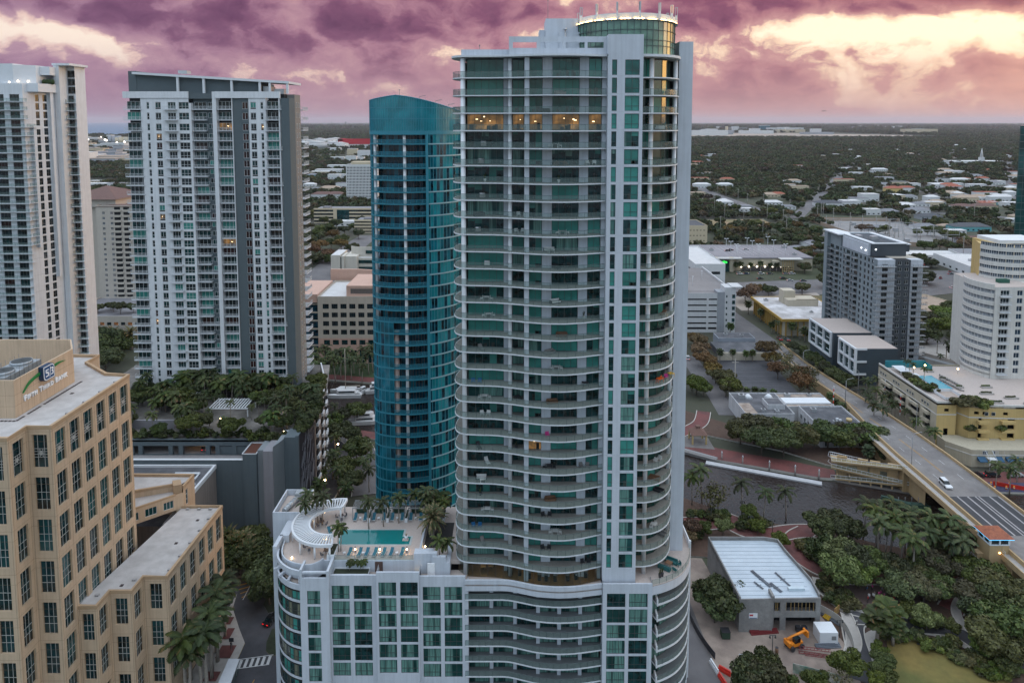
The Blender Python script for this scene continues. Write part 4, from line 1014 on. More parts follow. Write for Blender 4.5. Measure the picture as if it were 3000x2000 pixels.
 # tower at the far left edge
lt = thing('corner_tower','white apartment tower with glass railed balconies and angled white frames at the left edge','apartment tower',(-180,250,0))
lw = MB(WHITEB);lp = Pool(lt,'window');lbal = Pool(lt,'balcony')
DKF = mat('mid_frame',(.10,.105,.11),.5)
def lz(k):return 122.0-2.98*k
E0,E1 = (-170.9,240.0),(-167.1,252.0);ed,el0 = edge_dir(E0,E1)
ZL = [0.0]
for k in reversed(range(34)):ZL+=[lz(k)+.05,lz(k)+2.45]
ZL.append(128.2);ZL = sorted(ZL)
LX = [-205]+[q for i in range(4)for q in(-196.2+i*4.05*1.75,-196.2+i*4.05*1.75+3.1)]
LX = [-212,-187.5,-184.0,-182.6,-178.9,-175.6,-171.7,-168.3]
LX = [-212,-187.6,-183.4,-181.2,-177.6,-175.6,-172.2,-170.9]
panel_wall(lw,(0,240),(1,0),LX,ZL,lambda i,j:i%2==1 and j%2==1,.3)
SE = [0,1.0,2.6,4.4,5.8,7.2,8.8,el0]
panel_wall(lw,E0,ed,SE,ZL,lambda i,j:j%2==1 and i in((3,5)if j<50 else(3,5)),.3)
def glass_balcony(w,d):
 mb = MB(SLABW);mb.box(0,w,-d,0,-.2,0);mb.mat(RGL);mb.poly([(0,-d+.04,.05),(w,-d+.04,.05),(w,-d+.04,1.0),(0,-d+.04,1.0)]);mb.mat(GREENM);mb.box(0,w,-d+.01,-d+.06,1.0,1.05)
 for i in range(int(w/1.35)+1):x = min(i*1.35,w-.05);mb.box(x,x+.05,-d+.01,-d+.06,0,1.0)
 return mb
for k in range(34):
 z = lz(k)
 for a in(1,3,5):p = DGLASS if rnd.random()<.8 else(REDW if rnd.random()<.5 else GTD);w_ = LX[a+1]-LX[a];lp.add((p.name,round(w_,1)),lambda w_=w_,p=p:window_mb(w_,2.4,p,DKF,3,1,.08,.05),(LX[a],240.25,z+.05))
 for a in(3,5):w_ = SE[a+1]-SE[a];lp.add((round(w_,1),),lambda w_=w_:window_mb(w_,2.4,DGLASS,DKF,2,[.5],.08,.05),(E0[0]+ed[0]*SE[a]-ed[1]*.22,E0[1]+ed[1]*SE[a]+ed[0]*.22,z+.05),math.atan2(ed[1],ed[0]))
 w_ = 43.5 if k<3 else(42.3 if k<20 else 41.0)
 lbal.add((w_,),lambda w_=w_:glass_balcony(w_,1.5),(-212,240,z))
 if k<18 and k>2:lbal.add(('e',),lambda:glass_balcony(3.6,1.2),(E0[0],E0[1],z),math.atan2(ed[1],ed[0]))
 lbal.add(('b',),lambda:glass_balcony(3.7,1.6),(-165.1,255.5,z));lp.add(('b',),lambda:window_mb(1.9,2.5,DGLASS,DKF,2,1,.1,.05),(-165.0,255.6,z+.05))
lw.box(-167.2,-165.2,251.2,262,0,135.3);lw.box(-163.0,-162.4,255.8,262,0,135.3);lw.box(-165.2,-163.0,256.0,262,0,135.2)
for k in range(-3,0):lp.add(('p',k),lambda:window_mb(2.6,2.5,DGLASS,DKF,2,1,.1,.05),(-165.0,255.8,lz(k)+.3))
lw.box(-167.6,-161.2,251,262,135.3,136.1)
fx = lambda s_,q:(E0[0]+ed[0]*s_+ed[1]*q,E0[1]+ed[1]*s_-ed[0]*q)
for s_,z0,z1 in((2.9,70,113),(9.7,58,128)):lw.obox(fx(s_,.6),ed,.5,.6,z0,z1)
lw.obox(fx(3.6,.6),ed,1.2,.6,112.2,113.5)
for z in range(6,80,6):lw.mat(mat('joint',(.36,.37,.38),.8));lw.obox(fx(5.5,.006),ed,5,.006,z,z+.06)
lw.mat(WHITEB)
lw.build('wall',lt);lp.flush();lbal.flush()
mb = MB(WHITE2);mb.box(-212,-166.4,241.5,262,125.4,128.3);mb.box(-212,-176,243,258,128.3,135.3);mb.prism([(-176,243),(-170,246),(-170,258),(-176,258)],128.3,134.9);mb.box(-171,-166.4,248,258,131.6,134.6);mb.build('penthouse',lt)
mb = MB(ROOFG);mb.box(-171,-166.4,246,258,128.31,128.4);mb.build('roof',lt)
mb = MB(mat('garden_green',(.03,.055,.015),.9,.4,2));[mb.ball((-169.0+i*1.0,248.6+.3*math.sin(i*3),129.2),.7,.7,1.0)for i in range(4)];mb.build('planting',lt)
mb = MB(lamp('roof_lamp',(1,.8,.55),9));[mb.box(x-.25,x+.25,242.9,243.0,128.6,129)for x in(-177.5,)];[mb.box(x-.2,x+.2,y-.2,y-.1,129,129.4)for x,y in((-174.6,243.4),(-172,244.8))];mb.build('wall_lamp',lt)
def C5(x,y,z=0.0):return G(1980+x/2.3059,300+y/2.3059,z)
def C6(x,y,z=0.0):return G(1980+x/2.3059,800+y/2.3059,z)
def C7(x,y,z=0.0):return G(1980+x/2.0902,1250+y/2.0902,z)
ZSH = [0.0]
def sheet(name,P,z,m,label=None,kind='structure'):
 ZSH[0]+=.0021;z = z+ZSH[0]
 mb = MB(m);P = [(p[0],p[1])for p in P]
 a = sum(P[i][0]*P[(i+1)%len(P)][1]-P[(i+1)%len(P)][0]*P[i][1]for i in range(len(P)))
 if a<0:P = P[::-1]
 mb.poly([(p[0],p[1],z)for p in P]);o = mb.build(name);o['kind'] = kind
 if label:o['label'] = label
 return o
def slab(name,P,z0,z1,m,edge=None,kind='structure',label=None):
 mb = MB(edge or m);P = [(p[0],p[1])for p in P];mb.prism(P,z0,z1-.001,bot=False);mb.mat(m)
 a = sum(P[i][0]*P[(i+1)%len(P)][1]-P[(i+1)%len(P)][0]*P[i][1]for i in range(len(P)))
 if a<0:P = P[::-1]
 mb.poly([(p[0],p[1],z1)for p in P]);o = mb.build(name);o['kind'] = kind
 if label:o['label'] = label
 return o
def ribbon(name,P,wds,z,m,kerb=None):
 L_,R_ = [],[]
 ZSH[0]+=.0021;z = z+ZSH[0]
 for i,p in enumerate(P):
  a = P[max(i-1,0)];c = P[min(i+1,len(P)-1)];d,l = edge_dir(a,c);w_ = wds if isinstance(wds,(int,float))else wds[i]
  L_.append((p[0]-d[1]*w_/2,p[1]+d[0]*w_/2));R_.append((p[0]+d[1]*w_/2,p[1]-d[0]*w_/2))
 if kerb:
  mb = MB(kerb);mb.strip(inset(L_,.0),z-.3,z+.14,.28);mb.strip(inset(R_,-.28),z-.3,z+.14,.28);o = mb.build('kerb');o['kind'] = 'structure'
 mb = MB(m)
 for i in range(len(P)-1):mb.poly([(*R_[i],z),(*R_[i+1],z),(*L_[i+1],z),(*L_[i],z)])
 o = mb.build(name);o['kind'] = 'structure';return o
def rib3(name,pts,w_,z,m,kerb=None,k=4):
 q = smooth([(p[0],p[1],(w_ if isinstance(w_,(int,float))else w_[i]))for i,p in enumerate(pts)],k)
 return ribbon(name,[(p[0],p[1])for p in q],[p[2]for p in q],z,m,kerb)
ASPH = mat('asphalt',(.075,.073,.078),.85,.2,.35,col2=(.10,.098,.10),scale2=.05,streak=0)
ASPD = mat('dark_asphalt',(.045,.045,.052),.8,.25,.4,col2=(.07,.07,.078),scale2=.08)
ASPL = mat('worn_road',(.155,.145,.145),.85,.18,.3,col2=(.12,.115,.118),scale2=.06)
BRICK = mat('red_paver',(.165,.050,.044),.8,.25,1.2,col2=(.115,.042,.038),scale2=.2)
SIDE = mat('sidewalk',(.40,.37,.34),.85,.14,.8)
KERB = mat('kerb',(.46,.43,.39),.8,.12,1)
DIRT = mat('sandy_dirt',(.33,.265,.22),.95,.25,.35,col2=(.22,.17,.145),scale2=.12,bump=.3)
MULCH = mat('mulch',(.085,.05,.035),.95,.3,.8)
SOIL = mat('planted_soil',(.028,.036,.018),.95,.4,1.0)
LAWN = mat('lawn',(.105,.105,.028),.95,.18,.8,col2=(.20,.145,.04),scale2=.09)
GRASSD = mat('rough_grass',(.10,.095,.035),.95,.25,.3,col2=(.17,.13,.06),scale2=.03)
YEL = mat('ochre_concrete',(.44,.31,.165),.8,.08,.5,streak=.12)
YLINE = mat('yellow_line',(.42,.22,.03),.7,.2,2);WLINE = mat('white_line',(.5,.5,.5),.7,.2,2)
def watermat(name,col,bump=.35,scale=1.6,rough=.08,spec=.5):
 m = bpy.data.materials.new(name);t = nt_of(m);L = t.links.new
 b = nd(t,'ShaderNodeBsdfPrincipled');o = nd(t,'ShaderNodeOutputMaterial');L(b.outputs[0],o.inputs[0]);b.inputs['Base Color'].default_value = (*col,1);b.inputs['Roughness'].default_value = rough;b.inputs['Specular IOR Level'].default_value = spec
 tc = nd(t,'ShaderNodeTexCoord');mp = nd(t,'ShaderNodeMapping');mp.inputs['Scale'].default_value = (1,.75,1);L(tc.outputs['Object'],mp.inputs[0])
 n = nd(t,'ShaderNodeTexNoise');n.inputs['Scale'].default_value = scale;n.inputs['Detail'].default_value = 4;L(mp.outputs[0],n.inputs['Vector'])
 bp = nd(t,'ShaderNodeBump');bp.inputs['Strength'].default_value = bump;bp.inputs['Distance'].default_value = .25;L(n.outputs['Fac'],bp.inputs['Height']);L(bp.outputs[0],b.inputs['Normal'])
 MATS[name] = m;return m
RIVW = watermat('river_water',(.026,.019,.017),.9,.9,.2,.22)
GNDM = mat('city_ground',(.065,.060,.045),.95,.3,.02,col2=(.05,.062,.03),scale2=.006)
gm = MB(GNDM);gm.poly([(-70000,-300,0),(70000,-300,0),(70000,70000,0),(-70000,70000,0)]);struct('ground',gm,'flat city ground reaching the horizon')
RIV_FAR = [(-140,310),(-95,297),(-62,291),(-30,280),(10,258),(40,241),(60.3,228.8),(68.3,223.0),(81.5,218.0),(98.8,211.0),(102.7,210.2),(113.6,206.2),(123.7,202.6),(136,201.5),(147,202.5),(200,200),(330,190)]
RIV_NEAR = [(-140,262),(-90,256),(-70.5,253),(-62,248),(-52.7,245.0),(-30,238),(5,222),(35,208),(53.1,200),(62.5,193.3),(69.9,188.3),(79.3,185.9),(86.4,185.1),(91.4,182),(100,177.6),(112,174),(119.5,170.7),(140,168),(200,164),(330,150)]
sheet('river_water',RIV_FAR+RIV_NEAR[::-1],.03,RIVW,'dark narrow river winding between the towers')
slab('promenade',[(44,240),(60.3,229.2),(68.3,223.4),(81.5,218.4),(98.8,211.4),(104.5,210.5),(106,216),(94,222),(80,227.5),(68,233),(60,240),(46,250)],0,.8,BRICK,KERB)
slab('planted_bank',[(44,257),(60,248.2),(80,237.2),(94,230),(106,220),(122,220),(122,232),(109,232),(88,246),(70,262),(56,276),(44,285)],0,.5,MULCH,KERB);rib3('brick_path',[(58,240),(66,246),(72,252),(76,262)],5,.55,BRICK,KERB);sheet('gazebo_floor',[(60,232),(71,230),(71,239),(61,240)],.83,mat('weathered_paving',(.17,.155,.145),.9,.2,1))
slab('park_ground',[(36.5,207),(53.1,199.6),(62.5,192.9),(69.9,187.9),(79.3,185.5),(86.4,184.7),(91.4,181.6),(100,177.2),(112,173.6),(119.5,170.3),(140,167.6),(140,100),(76,100),(70,128),(73,140),(71,158),(69,168),(60,171),(48,172),(36.5,172)],0,.35,MULCH,KERB)
rib3('brick_path',[C7(30,600),C7(150,600),C7(240,590),C7(320,580),C7(420,635),C7(560,670),C7(700,650),C7(800,645),C7(900,650)],[6,6,6.5,7,7,6.5,6,6,6],.40,BRICK,KERB)
rib3('brick_path',[C7(800,645),C7(740,690),C7(735,760),C7(800,825),C7(900,890),C7(1050,930),C7(1250,930)],[5,6,6.5,6,5,5,5],.43,BRICK,KERB)
rib3('brick_path',[C7(1790,840),C7(1740,960),C7(1720,1060),C7(1680,1130)],[5,5,5,5],.40,BRICK,KERB)
sheet('plaza_paving',[C7(1010,960),C7(1250,930),C7(1500,1000),C7(1560,1100),C7(1450,1180),C7(1200,1120),C7(1080,1060)],.39,mat('plaza_paver',(.10,.07,.062),.85,.2,1))
rib3('asphalt_path',[C7(1140,1570),C7(1130,1440),C7(1090,1290),C7(1090,1200),C7(1180,1170)],[5.0,4.6,4.2,4.6,5],.46,ASPD,KERB)
rib3('asphalt_path',[C7(1080,1180),C7(1180,1185),C7(1350,1215),C7(1500,1235),C7(1640,1250),C7(1760,1290),C7(1900,1380),C7(2132,1480)],[4,4.4,4.4,4.2,4,4,4,4],.49,ASPD,KERB)
rib3('sidewalk',[C7(860,930),C7(900,1020),C7(980,1090),C7(1060,1140),C7(1170,1170)],1.6,.44,SIDE,KERB)
rib3('sidewalk',[C7(1200,1570),C7(1180,1400),C7(1175,1320),C7(1230,1270),C7(1350,1255),C7(1480,1260),C7(1620,1290),C7(1800,1370),C7(1950,1470),C7(2100,1530)],[2,2.2,2.6,2,1.6,1.6,1.5,1.5,1.5,1.5],.45,SIDE)
rib3('sidewalk',[C7(1040,1150),C7(1070,1230),C7(1090,1330),C7(1060,1430)],[2,2.4,2.8,2.2],.47,SIDE,KERB)
rib3('sidewalk',[C7(1820,860),C7(1770,900),C7(1760,950),C7(1690,980)],2.0,.44,SIDE,KERB)
rib3('sidewalk',[C7(1750,1050),C7(1715,1120),C7(1740,1200),C7(1850,1290),C7(1950,1360),C7(2100,1440)],[1.6,1.6,1.6,1.8,1.8,1.8],.45,SIDE,KERB)
lawn = smooth([C7(1290,1310)[:2],C7(1400,1285)[:2],C7(1560,1300)[:2],C7(1700,1345)[:2],C7(1850,1430)[:2],C7(1980,1520)[:2],C7(2060,1600)[:2],C7(2060,1680)[:2],C7(1400,1680)[:2],C7(1310,1560)[:2],C7(1300,1420)[:2],C7(1290,1310)[:2]],4)
sheet('lawn',lawn[:-1],.40,LAWN,'oval dry lawn in the riverside park')
for i,(x,y)in enumerate(((1500,1338),(1528,1341),(1565,1342))):
 c = C7(x,y);mb = MB(DARKM);mb.obox((c.x,c.y),(1,0),(.9,.4,.6)[i],.3,.41,.5);mb.build('drain_cover',label=('large black square cover lying on the lawn','small round cover between two black ones on the lawn','flat black cover at the right end on the lawn')[i],cat='cover')
sheet('construction_ground',[(37,172),(50,171),(50.5,166),(69.5,166),(71.5,152),(73.5,141),(71.0,128),(66,118),(44,118),(39.5,150)],.37,DIRT)
sheet('street',[(37.5,175),(42.5,160),(43.0,130),(46.0,110),(28,105),(33,140),(36.6,150)],.38,ASPL)
rib3('service_road',[C6(80,560),C6(170,690),C6(260,800),C6(360,960)],[8,8,8,8],.05,ASPL)
sheet('street',[(111,520),(127.5,520),(139.5,345),(139.5,318),(123.6,318)],.06,ASPL)
sheet('parking_lot',[(98,322),(124,322),(121.5,280),(98,281)],.05,ASPD)
for i in range(7):
 sheet('parking_line',[(101,284+i*5.5),(119,284+i*5.5),(119,284.15+i*5.5),(101,284.15+i*5.5)],.08,mat('faded_line',(.2,.2,.21),.8))
sheet('street',[(150,480),(420,520),(420,470),(139,440),(122,445)],.05,ASPL)
sheet('vacant_lot',[(139,440),(205,452),(200,410),(140,408)],.07,mat('vacant_sand',(.40,.35,.31),.95,.2,.1,col2=(.26,.22,.18),scale2=.05))
sheet('vacant_grass',[(178,408),(260,415),(260,440),(182,446)],.08,GRASSD)
sheet('mall_street',[(120,478),(420,486),(420,468),(120,462)],.09,ASPL)
sheet('sports_field',[(219,745),(222,792),(296,800),(292,750)],.05,mat('field_dirt',(.30,.20,.12),.95,.2,.05,col2=(.16,.14,.06),scale2=.02),'bare brown sports field among trees')
rib3('railway',[C5(1030,905),C5(900,850),C5(800,805),C5(690,762),C5(560,722),C5(430,680),C5(250,615),C5(120,565)],[9,10,11,12,13,14,15,15],.06,ASPL)
sheet('street',[(212,330),(224,330),(312,640),(298,640)],.04,ASPL)
sheet('parking_lot',[(262,380),(300,390),(306,430),(262,425)],.05,ASPD);sheet('parking_lot',[(300,480),(345,485),(350,515),(335,520),(310,520)],.05,ASPL)
sheet('cross_street',[(230,455),(520,560),(540,530),(240,432)],.07,ASPL)
sheet('airfield',[(1100,4700),(2600,4700),(3300,5600),(2700,6800),(1500,6700)],.3,mat('airfield_grass',(.42,.33,.27),.95,.2,.002,col2=(.30,.25,.2),scale2=.001),'pale airfield far off near the horizon')
slab('riverwalk',[(140,203.5),(200,201),(200,207),(142,209)],0,.6,mat('blue_paver',(.05,.05,.10),.8,.2,1),KERB)
sheet('street',[(141,209),(220,207),(220,214),(143,216)],.35,BRICK)
ROADW = mat('bridge_road',(.215,.20,.19),.85,.2,.5,col2=(.165,.152,.147),scale2=.12,streak=0)
prof = [(345,0.1),(318,.6),(300,1.6),(280,3.2),(262,4.9),(245,6.4),(228,7.6),(210,8.3),(195,8.5),(166,8.5),(150,8.3),(130,7.6),(100,6)]
def lx(y):return 131.3 if y>262 else 131.3-(262-y)/42*7.6 if y>220 else 123.7
br = thing('drawbridge','long grey road bridge with ochre concrete sides and dark steel lift span over the river','bridge',(131,200,0))
mb = MB(ROADW);sd = MB(YEL);wk = MB(SIDE)
for(y0,z0),(y1,z1)in zip(prof[:-1],prof[1:]):
 lift = y0==195 and False
 mb.poly([(lx(y0),y0,z0),(lx(y1),y1,z1),(139.2,y1,z1),(139.2,y0,z0)])
 for xa,xb,o in((lx(y0),lx(y1),-.45),(139.2,139.2,.0)):
  b = len(sd.v);w_ = .45
  for(x,y,z)in((xa,y0,z0),(xb,y1,z1)):sd.v+=[(x+o,y,max(z-1.5,0)),(x+o+w_,y,max(z-1.5,0)),(x+o+w_,y,z+.85),(x+o,y,z+.85)]
  for k in range(4):sd.face((b+k,b+(k+1)%4,b+4+(k+1)%4,b+4+k),False)
 if y0<=228:
  x0,x1 = lx(y0)-.45,lx(y1)-.45
  wk.poly([(x0-1.7,y0,z0-.3),(x1-1.7,y1,z1-.3),(x1,y1,z1-.3),(x0,y0,z0-.3)]);b = len(sd.v)
  for(x,y,z)in((x0-1.9,y0,z0),(x1-1.9,y1,z1)):sd.v+=[(x,y,z-1.6),(x+.25,y,z-1.6),(x+.25,y,z-.1),(x,y,z-.1)]
  for k in range(4):sd.face((b+k,b+(k+1)%4,b+4+(k+1)%4,b+4+k),False)
 if y0>=210:
  sd.poly([(lx(y0)-.44,y0,0),(lx(y0)-.44,y0,z0),(lx(y1)-.44,y1,z1),(lx(y1)-.44,y1,0)]);sd.poly([(139.64,y0,0),(139.64,y1,0),(139.64,y1,z1),(139.64,y0,z0)])
 sd.poly([(lx(y0)-2.3 if y0<=228 else lx(y0),y0,z0-1.4),(139.3,y0,z0-1.4),(139.3,y1,z1-1.4),(lx(y1)-2.3 if y0<=228 else lx(y1),y1,z1-1.4)])
sd.poly([(122,203.5,0),(122,203.5,8),(139.5,203.5,8),(139.5,203.5,0)]);sd.box(121.6,123.9,203.6,211,0,7.3)
for x in(124.5,138):sd.box(x-.6,x+.6,155,157,0,6.9)
sd.box(122,139,158,163,0,6.9)
mb.build('road_deck',br);sd.build('side_beam',br);wk.build('footway',br)
mb = MB(mat('steel_grating',(.030,.031,.036),.6,.3,.4));mb.poly([(123.9,168,8.52),(139.0,168,8.52),(139.0,186.5,8.52),(123.9,186.5,8.52)])
mb.build('lift_span',br)
mb = MB(mat('worn_steel',(.33,.31,.31),.6,.2,.5))
for x,w_ in((124.2,.5),(127.0,.45),(129.9,.45),(132.1,.35),(133.1,.35),(136.2,.45),(138.7,.5)):mb.box(x-w_/2,x+w_/2,168,186.5,8.521,8.54)
mb.build('worn_track',br)
mb = MB(YLINE)
for y in range(200,340,10):
 if True:
  z0 = np.interp(y,[p[0]for p in prof][::-1],[p[1]for p in prof][::-1]);z1 = np.interp(y+9.9,[p[0]for p in prof][::-1],[p[1]for p in prof][::-1])
  for o in(-.25,.15):xa = 131.2+o+max(0,(y-240)/100*4);xb = 131.2+o+max(0,(y-230)/100*4);mb.poly([(xa,y,z0+.02),(xa+.14,y,z0+.02),(xb+.14,y+9.9,z1+.02),(xb,y+9.9,z1+.02)])
mb.mat(WLINE)
for y in range(196,340,9):
 z0 = np.interp(y,[p[0]for p in prof][::-1],[p[1]for p in prof][::-1]);z1 = np.interp(y+3,[p[0]for p in prof][::-1],[p[1]for p in prof][::-1])
 for x in(127.6,135.0):
  if x>lx(y)+1:mb.poly([(x,y,z0+.02),(x+.14,y,z0+.02),(x+.14,y+3,z1+.02),(x,y+3,z1+.02)])
mb.build('lane_marking',br)
mb = MB(WHITE2)
for z in(.95,.5):mb.tube([(121.6,228,7.6-.1+z),(121.6,210,8.2+z),(121.6,160,8.4+z)],.04,4)
for i in range(34):mb.tube([(121.6,160+i*2,8.2),(121.6,160+i*2,9.35)],.03,4)
mb.build('footway_railing',br)
rp = thing('pedestrian_ramp','ochre zigzag walking ramp with white railings on the river bank beside the bridge','ramp',(112,206,0))
ax = Vector((20.6,-7.8)).normalized();P0 = Vector((103.1,210.9));nn = Vector((-ax.y,ax.x))
def rpt(s_,q):v_ = P0+ax*s_+nn*q;return(v_.x,v_.y)
mb = MB(YEL);rl = MB(WHITE2);dk = MB(SIDE)
for s0,s1,z0,z1,q0,q1,first in((-.5,21.5,.7,2.4,0,1.9,0),(-.5,21.5,4.4,2.5,0,1.9,1),(-.5,21.0,6.4,7.5,0,1.9,2),(-.5,9,6.4,5.6,2.6,4.4,3)):
 b = len(mb.v)
 for s_,z in((s0,z0),(s1,z1)):
  for q,dz in((q0,-.45),(q1,-.45),(q1,0),(q0,0)):mb.v.append((*rpt(s_,q),z+dz))
 for k in range(4):mb.face((b+k,b+(k+1)%4,b+4+(k+1)%4,b+4+k),False)
 mb.face((b+3,b+2,b+1,b));mb.face((b+4,b+5,b+6,b+7))
 for q in((q0,)if first<3 else(q0,q1)):
  for dz in(1.05,.12):rl.tube([(*rpt(s0,q+.05),z0+dz),(*rpt(s1,q+.05),z1+dz)],.05,4)
  for i in range(16):f_ = i/15;s_ = s0+(s1-s0)*f_;z = z0+(z1-z0)*f_;rl.tube([(*rpt(s_,q+.05),z),(*rpt(s_,q+.05),z+1.1)],.04,4)
  dk.poly([(*rpt(s0,q+.06),z0+.1),(*rpt(s1,q+.06),z1+.1),(*rpt(s1,q+.06),z1+1.0),(*rpt(s0,q+.06),z0+1.0)])if first<3 else None
for s_ in(3,9,12.5,17.5):
 mb.prism([rpt(s_-1.7,1.95),rpt(s_+1.2,1.95),rpt(s_+1.2,2.45),rpt(s_-1.7,2.45)],.3,7.6)
for s_ in(1.5,5,8,11,14,17,20):mb.prism([rpt(s_-.2,.1),rpt(s_+.2,.1),rpt(s_+.2,2),rpt(s_-.2,2)],.2,2.0)
mb.prism([rpt(2,2.46),rpt(20.5,2.46),rpt(20.5,2.6),rpt(2,2.6)],.3,2.3);mb.prism([rpt(2,2.46),rpt(20.5,2.46),rpt(20.5,2.6),rpt(2,2.6)],4.5,6.0)
rl.tube([(*rpt(-.5,.05),7.4),(*rpt(-1.4,1.4),7.4),(*rpt(-.9,4.4),7.4),(*rpt(9,4.4),6.7)],.05,4);rl.tube([(*rpt(-.5,.05),5.4),(*rpt(-1.4,1.4),5.4),(*rpt(-.9,3),5.4)],.05,4)
mb.build('ramp_flight',rp);rl.build('railing',rp)
dk.ms = [RGL];dk.build('mesh_panel',rp)
slab('seawall',[(101,212),(106,208.9),(123.7,202.3),(123.7,204.5),(108,212),(102,214.5)],0,.25,mat('wet_concrete',(.12,.11,.10),.8,.2,.6))
TERR = mat('terracotta',(.36,.115,.055),.75,.3,1.8,col2=(.27,.085,.045),scale2=.6)
th = thing('bridge_tender_house','ochre bridge control house with terracotta roof and turquoise lit eaves','control house',(121.5,163.5,0))
mb = MB(YEL);mb.box(118.4,123.2,161,165.5,0,10.4);mb.box(116.8,118.39,163,165,0,7.0);mb.build('wall',th)
mb = MB(WHITE2);mb.box(118.3,123.3,160.9,165.6,10.41,10.7);mb.box(118.3,123.3,160.9,165.6,12.0,12.3)
for x,y in((118.5,161.1),(120.8,161.1),(123.1,161.1),(118.5,163.2),(118.5,165.3),(123.1,165.3)):mb.box(x-.2,x+.2,y-.2,y+.2,10.7,12.0)
mb.build('window_frame',th)
mb = MB(DGLASS);mb.box(118.45,123.15,161.05,165.45,10.7,12.0);mb.build('window',th)
mb = MB(TERR);c = (120.8,163.2);z0,z1 = 12.35,14.1
P = [(117.6,160.2,z0),(124.0,160.2,z0),(124.0,166.3,z0),(117.6,166.3,z0)];r0,r1 = (119.9,163.2,z1),(121.7,163.2,z1)
mb.poly([P[0],P[1],r1,r0]);mb.poly([P[1],P[2],r1]);mb.poly([P[2],P[3],r0,r1]);mb.poly([P[3],P[0],r0]);mb.poly([P[3],P[2],P[1],P[0]]);mb.build('roof',th)
mb = MB(lamp('eaves_glow',(.05,.55,1.0),3.0));mb.box(117.75,123.9,160.3,160.36,12.2,12.34);mb.box(117.7,117.76,160.36,166.2,12.2,12.34);mb.build('eaves_light',th)
mb = MB(lamp('door_lamp',(1,.6,.2),14));mb.box(120.7,121.1,160.85,160.99,8.4,8.6);mb.build('wall_lamp',th)
mb = MB(WHITE2)
for a,b in(((116.6,161.5,5.2),(116.6,165,5.2)),((116.6,161.5,5.2),(118.4,161.2,5.2)),((117.3,159.2,4),(124.5,158.8,4)),((124.5,158.8,4),(127,156,2)),((117.3,159.2,4),(117.0,161.4,4)),((124.5,158.8,4),(126.5,161.0,5.3)),((118.6,157.9,4.0),(122.5,156.3,1.2))):
 for dz in(0,1.0):mb.tube([(a[0],a[1],a[2]+dz),(b[0],b[1],b[2]+dz)],.05,4)
 for f_ in(0,.25,.5,.75,1):q = Vector(a).lerp(Vector(b),f_);mb.tube([q,q+Vector((0,0,1.0))],.04,4)
mb.build('railing',th)
mb = MB(SIDE);mb.box(117.2,126.5,159.0,161.0,3.7,3.95);mb.box(124,127,155.5,159,1.6,1.8);mb.build('landing',th)
BLOCK = mat('concrete_block',(.24,.235,.225),.9,.18,1.5,col2=(.19,.185,.18),scale2=.3,bump=.1)
METR = mat('metal_roof',(.47,.53,.58),.45,.07,.5,col2=(.42,.48,.53),scale2=.15)
cb = thing('unfinished_building','grey concrete block building under construction with pale metal roof','building',(60,156,0))
CP = [(51.1,144.9),(58.6,145.0),(58.6,145.6),(69.6,145.8),(70.0,151),(68.3,162.3),(68.0,166.3),(64.7,167.3),(50.4,167.3)]
mb = MB(BLOCK)
mb.poly([(51.1,144.9,0),(58.6,144.9,0),(58.6,144.9,8.1),(51.1,144.9,8.1)])
panel_wall(mb,(58.6,145.4),(1,0),[0,.5,1.9,3.2,9.9,11.0],[0,.3,3.5,4.9,7.1,8.1],lambda i,j:(j==3 and i in(1,3))or(j==1 and i in(1,3)),.4)
mb.poly([(58.6,144.9,0),(58.6,145.4,0),(58.6,145.4,8.1),(58.6,144.9,8.1)])
for a,b in zip(CP[3:],CP[4:]+CP[:1]):mb.poly([(*a,0),(*b,0),(*b,8.1),(*a,8.1)])
mb.strip([CP[0],(51.1,144.91)],8.0,8.1,.1)if False else None
Pq = [CP[3],CP[4],CP[5],CP[6],CP[7],CP[8],CP[0]]
mb.strip(Pq,7.5,8.75,.3);mb.strip([(51.1,144.9),(69.6,145.4)],7.6,8.15,.3);mb.box(58.5,59,144.95,147.5,7.9,8.9)
mb.mat(VOID);mb.box(51.5,69,148.5,166,0,7.5);mb.mat(mat('raw_floor',(.20,.2,.21),.8));mb.box(58.7,69.4,145.9,148.4,3.4,3.7);mb.box(58.7,69.4,145.9,148.4,.25,.3)
mb.build('wall',cb)
mb = MB(mat('stud',(.30,.20,.08),.8))
for x in(59.6,60.0,61.9,63.0,63.8,64.7,65.5,66.4,67.2,68.1):mb.box(x-.06,x+.06,145.6,145.7,4.9,7.1)
mb.build('stud',cb)
mb = MB(METR);mb.poly([(51.3,145.2,7.9),(69.4,145.5,7.9),(69.7,151,7.9),(68.0,162.2,7.9),(67.7,166.1,7.9),(64.6,167,7.9),(50.7,167,7.9)])
mb.mat(mat('metal_seam',(.30,.35,.40),.5))
for i in range(14):mb.box(51,68.2,146.6+i*1.45,146.66+i*1.45,7.905,7.95)
mb.build('roof',cb)
mb = MB(WHITE2);mb.box(53.3,55.2,144.8,144.895,3.7,4.9);mb.mat(mat('sign_red',(.4,.02,.03),.6));mb.box(53.4,54.2,144.78,144.799,4.3,4.7);mb.mat(SB);mb.box(53.4,55.1,144.78,144.799,3.75,3.9);mb.build('banner',cb)
PIPE = mat('steel_pipe',(.17,.19,.22),.5,.2,2,metal=.4)
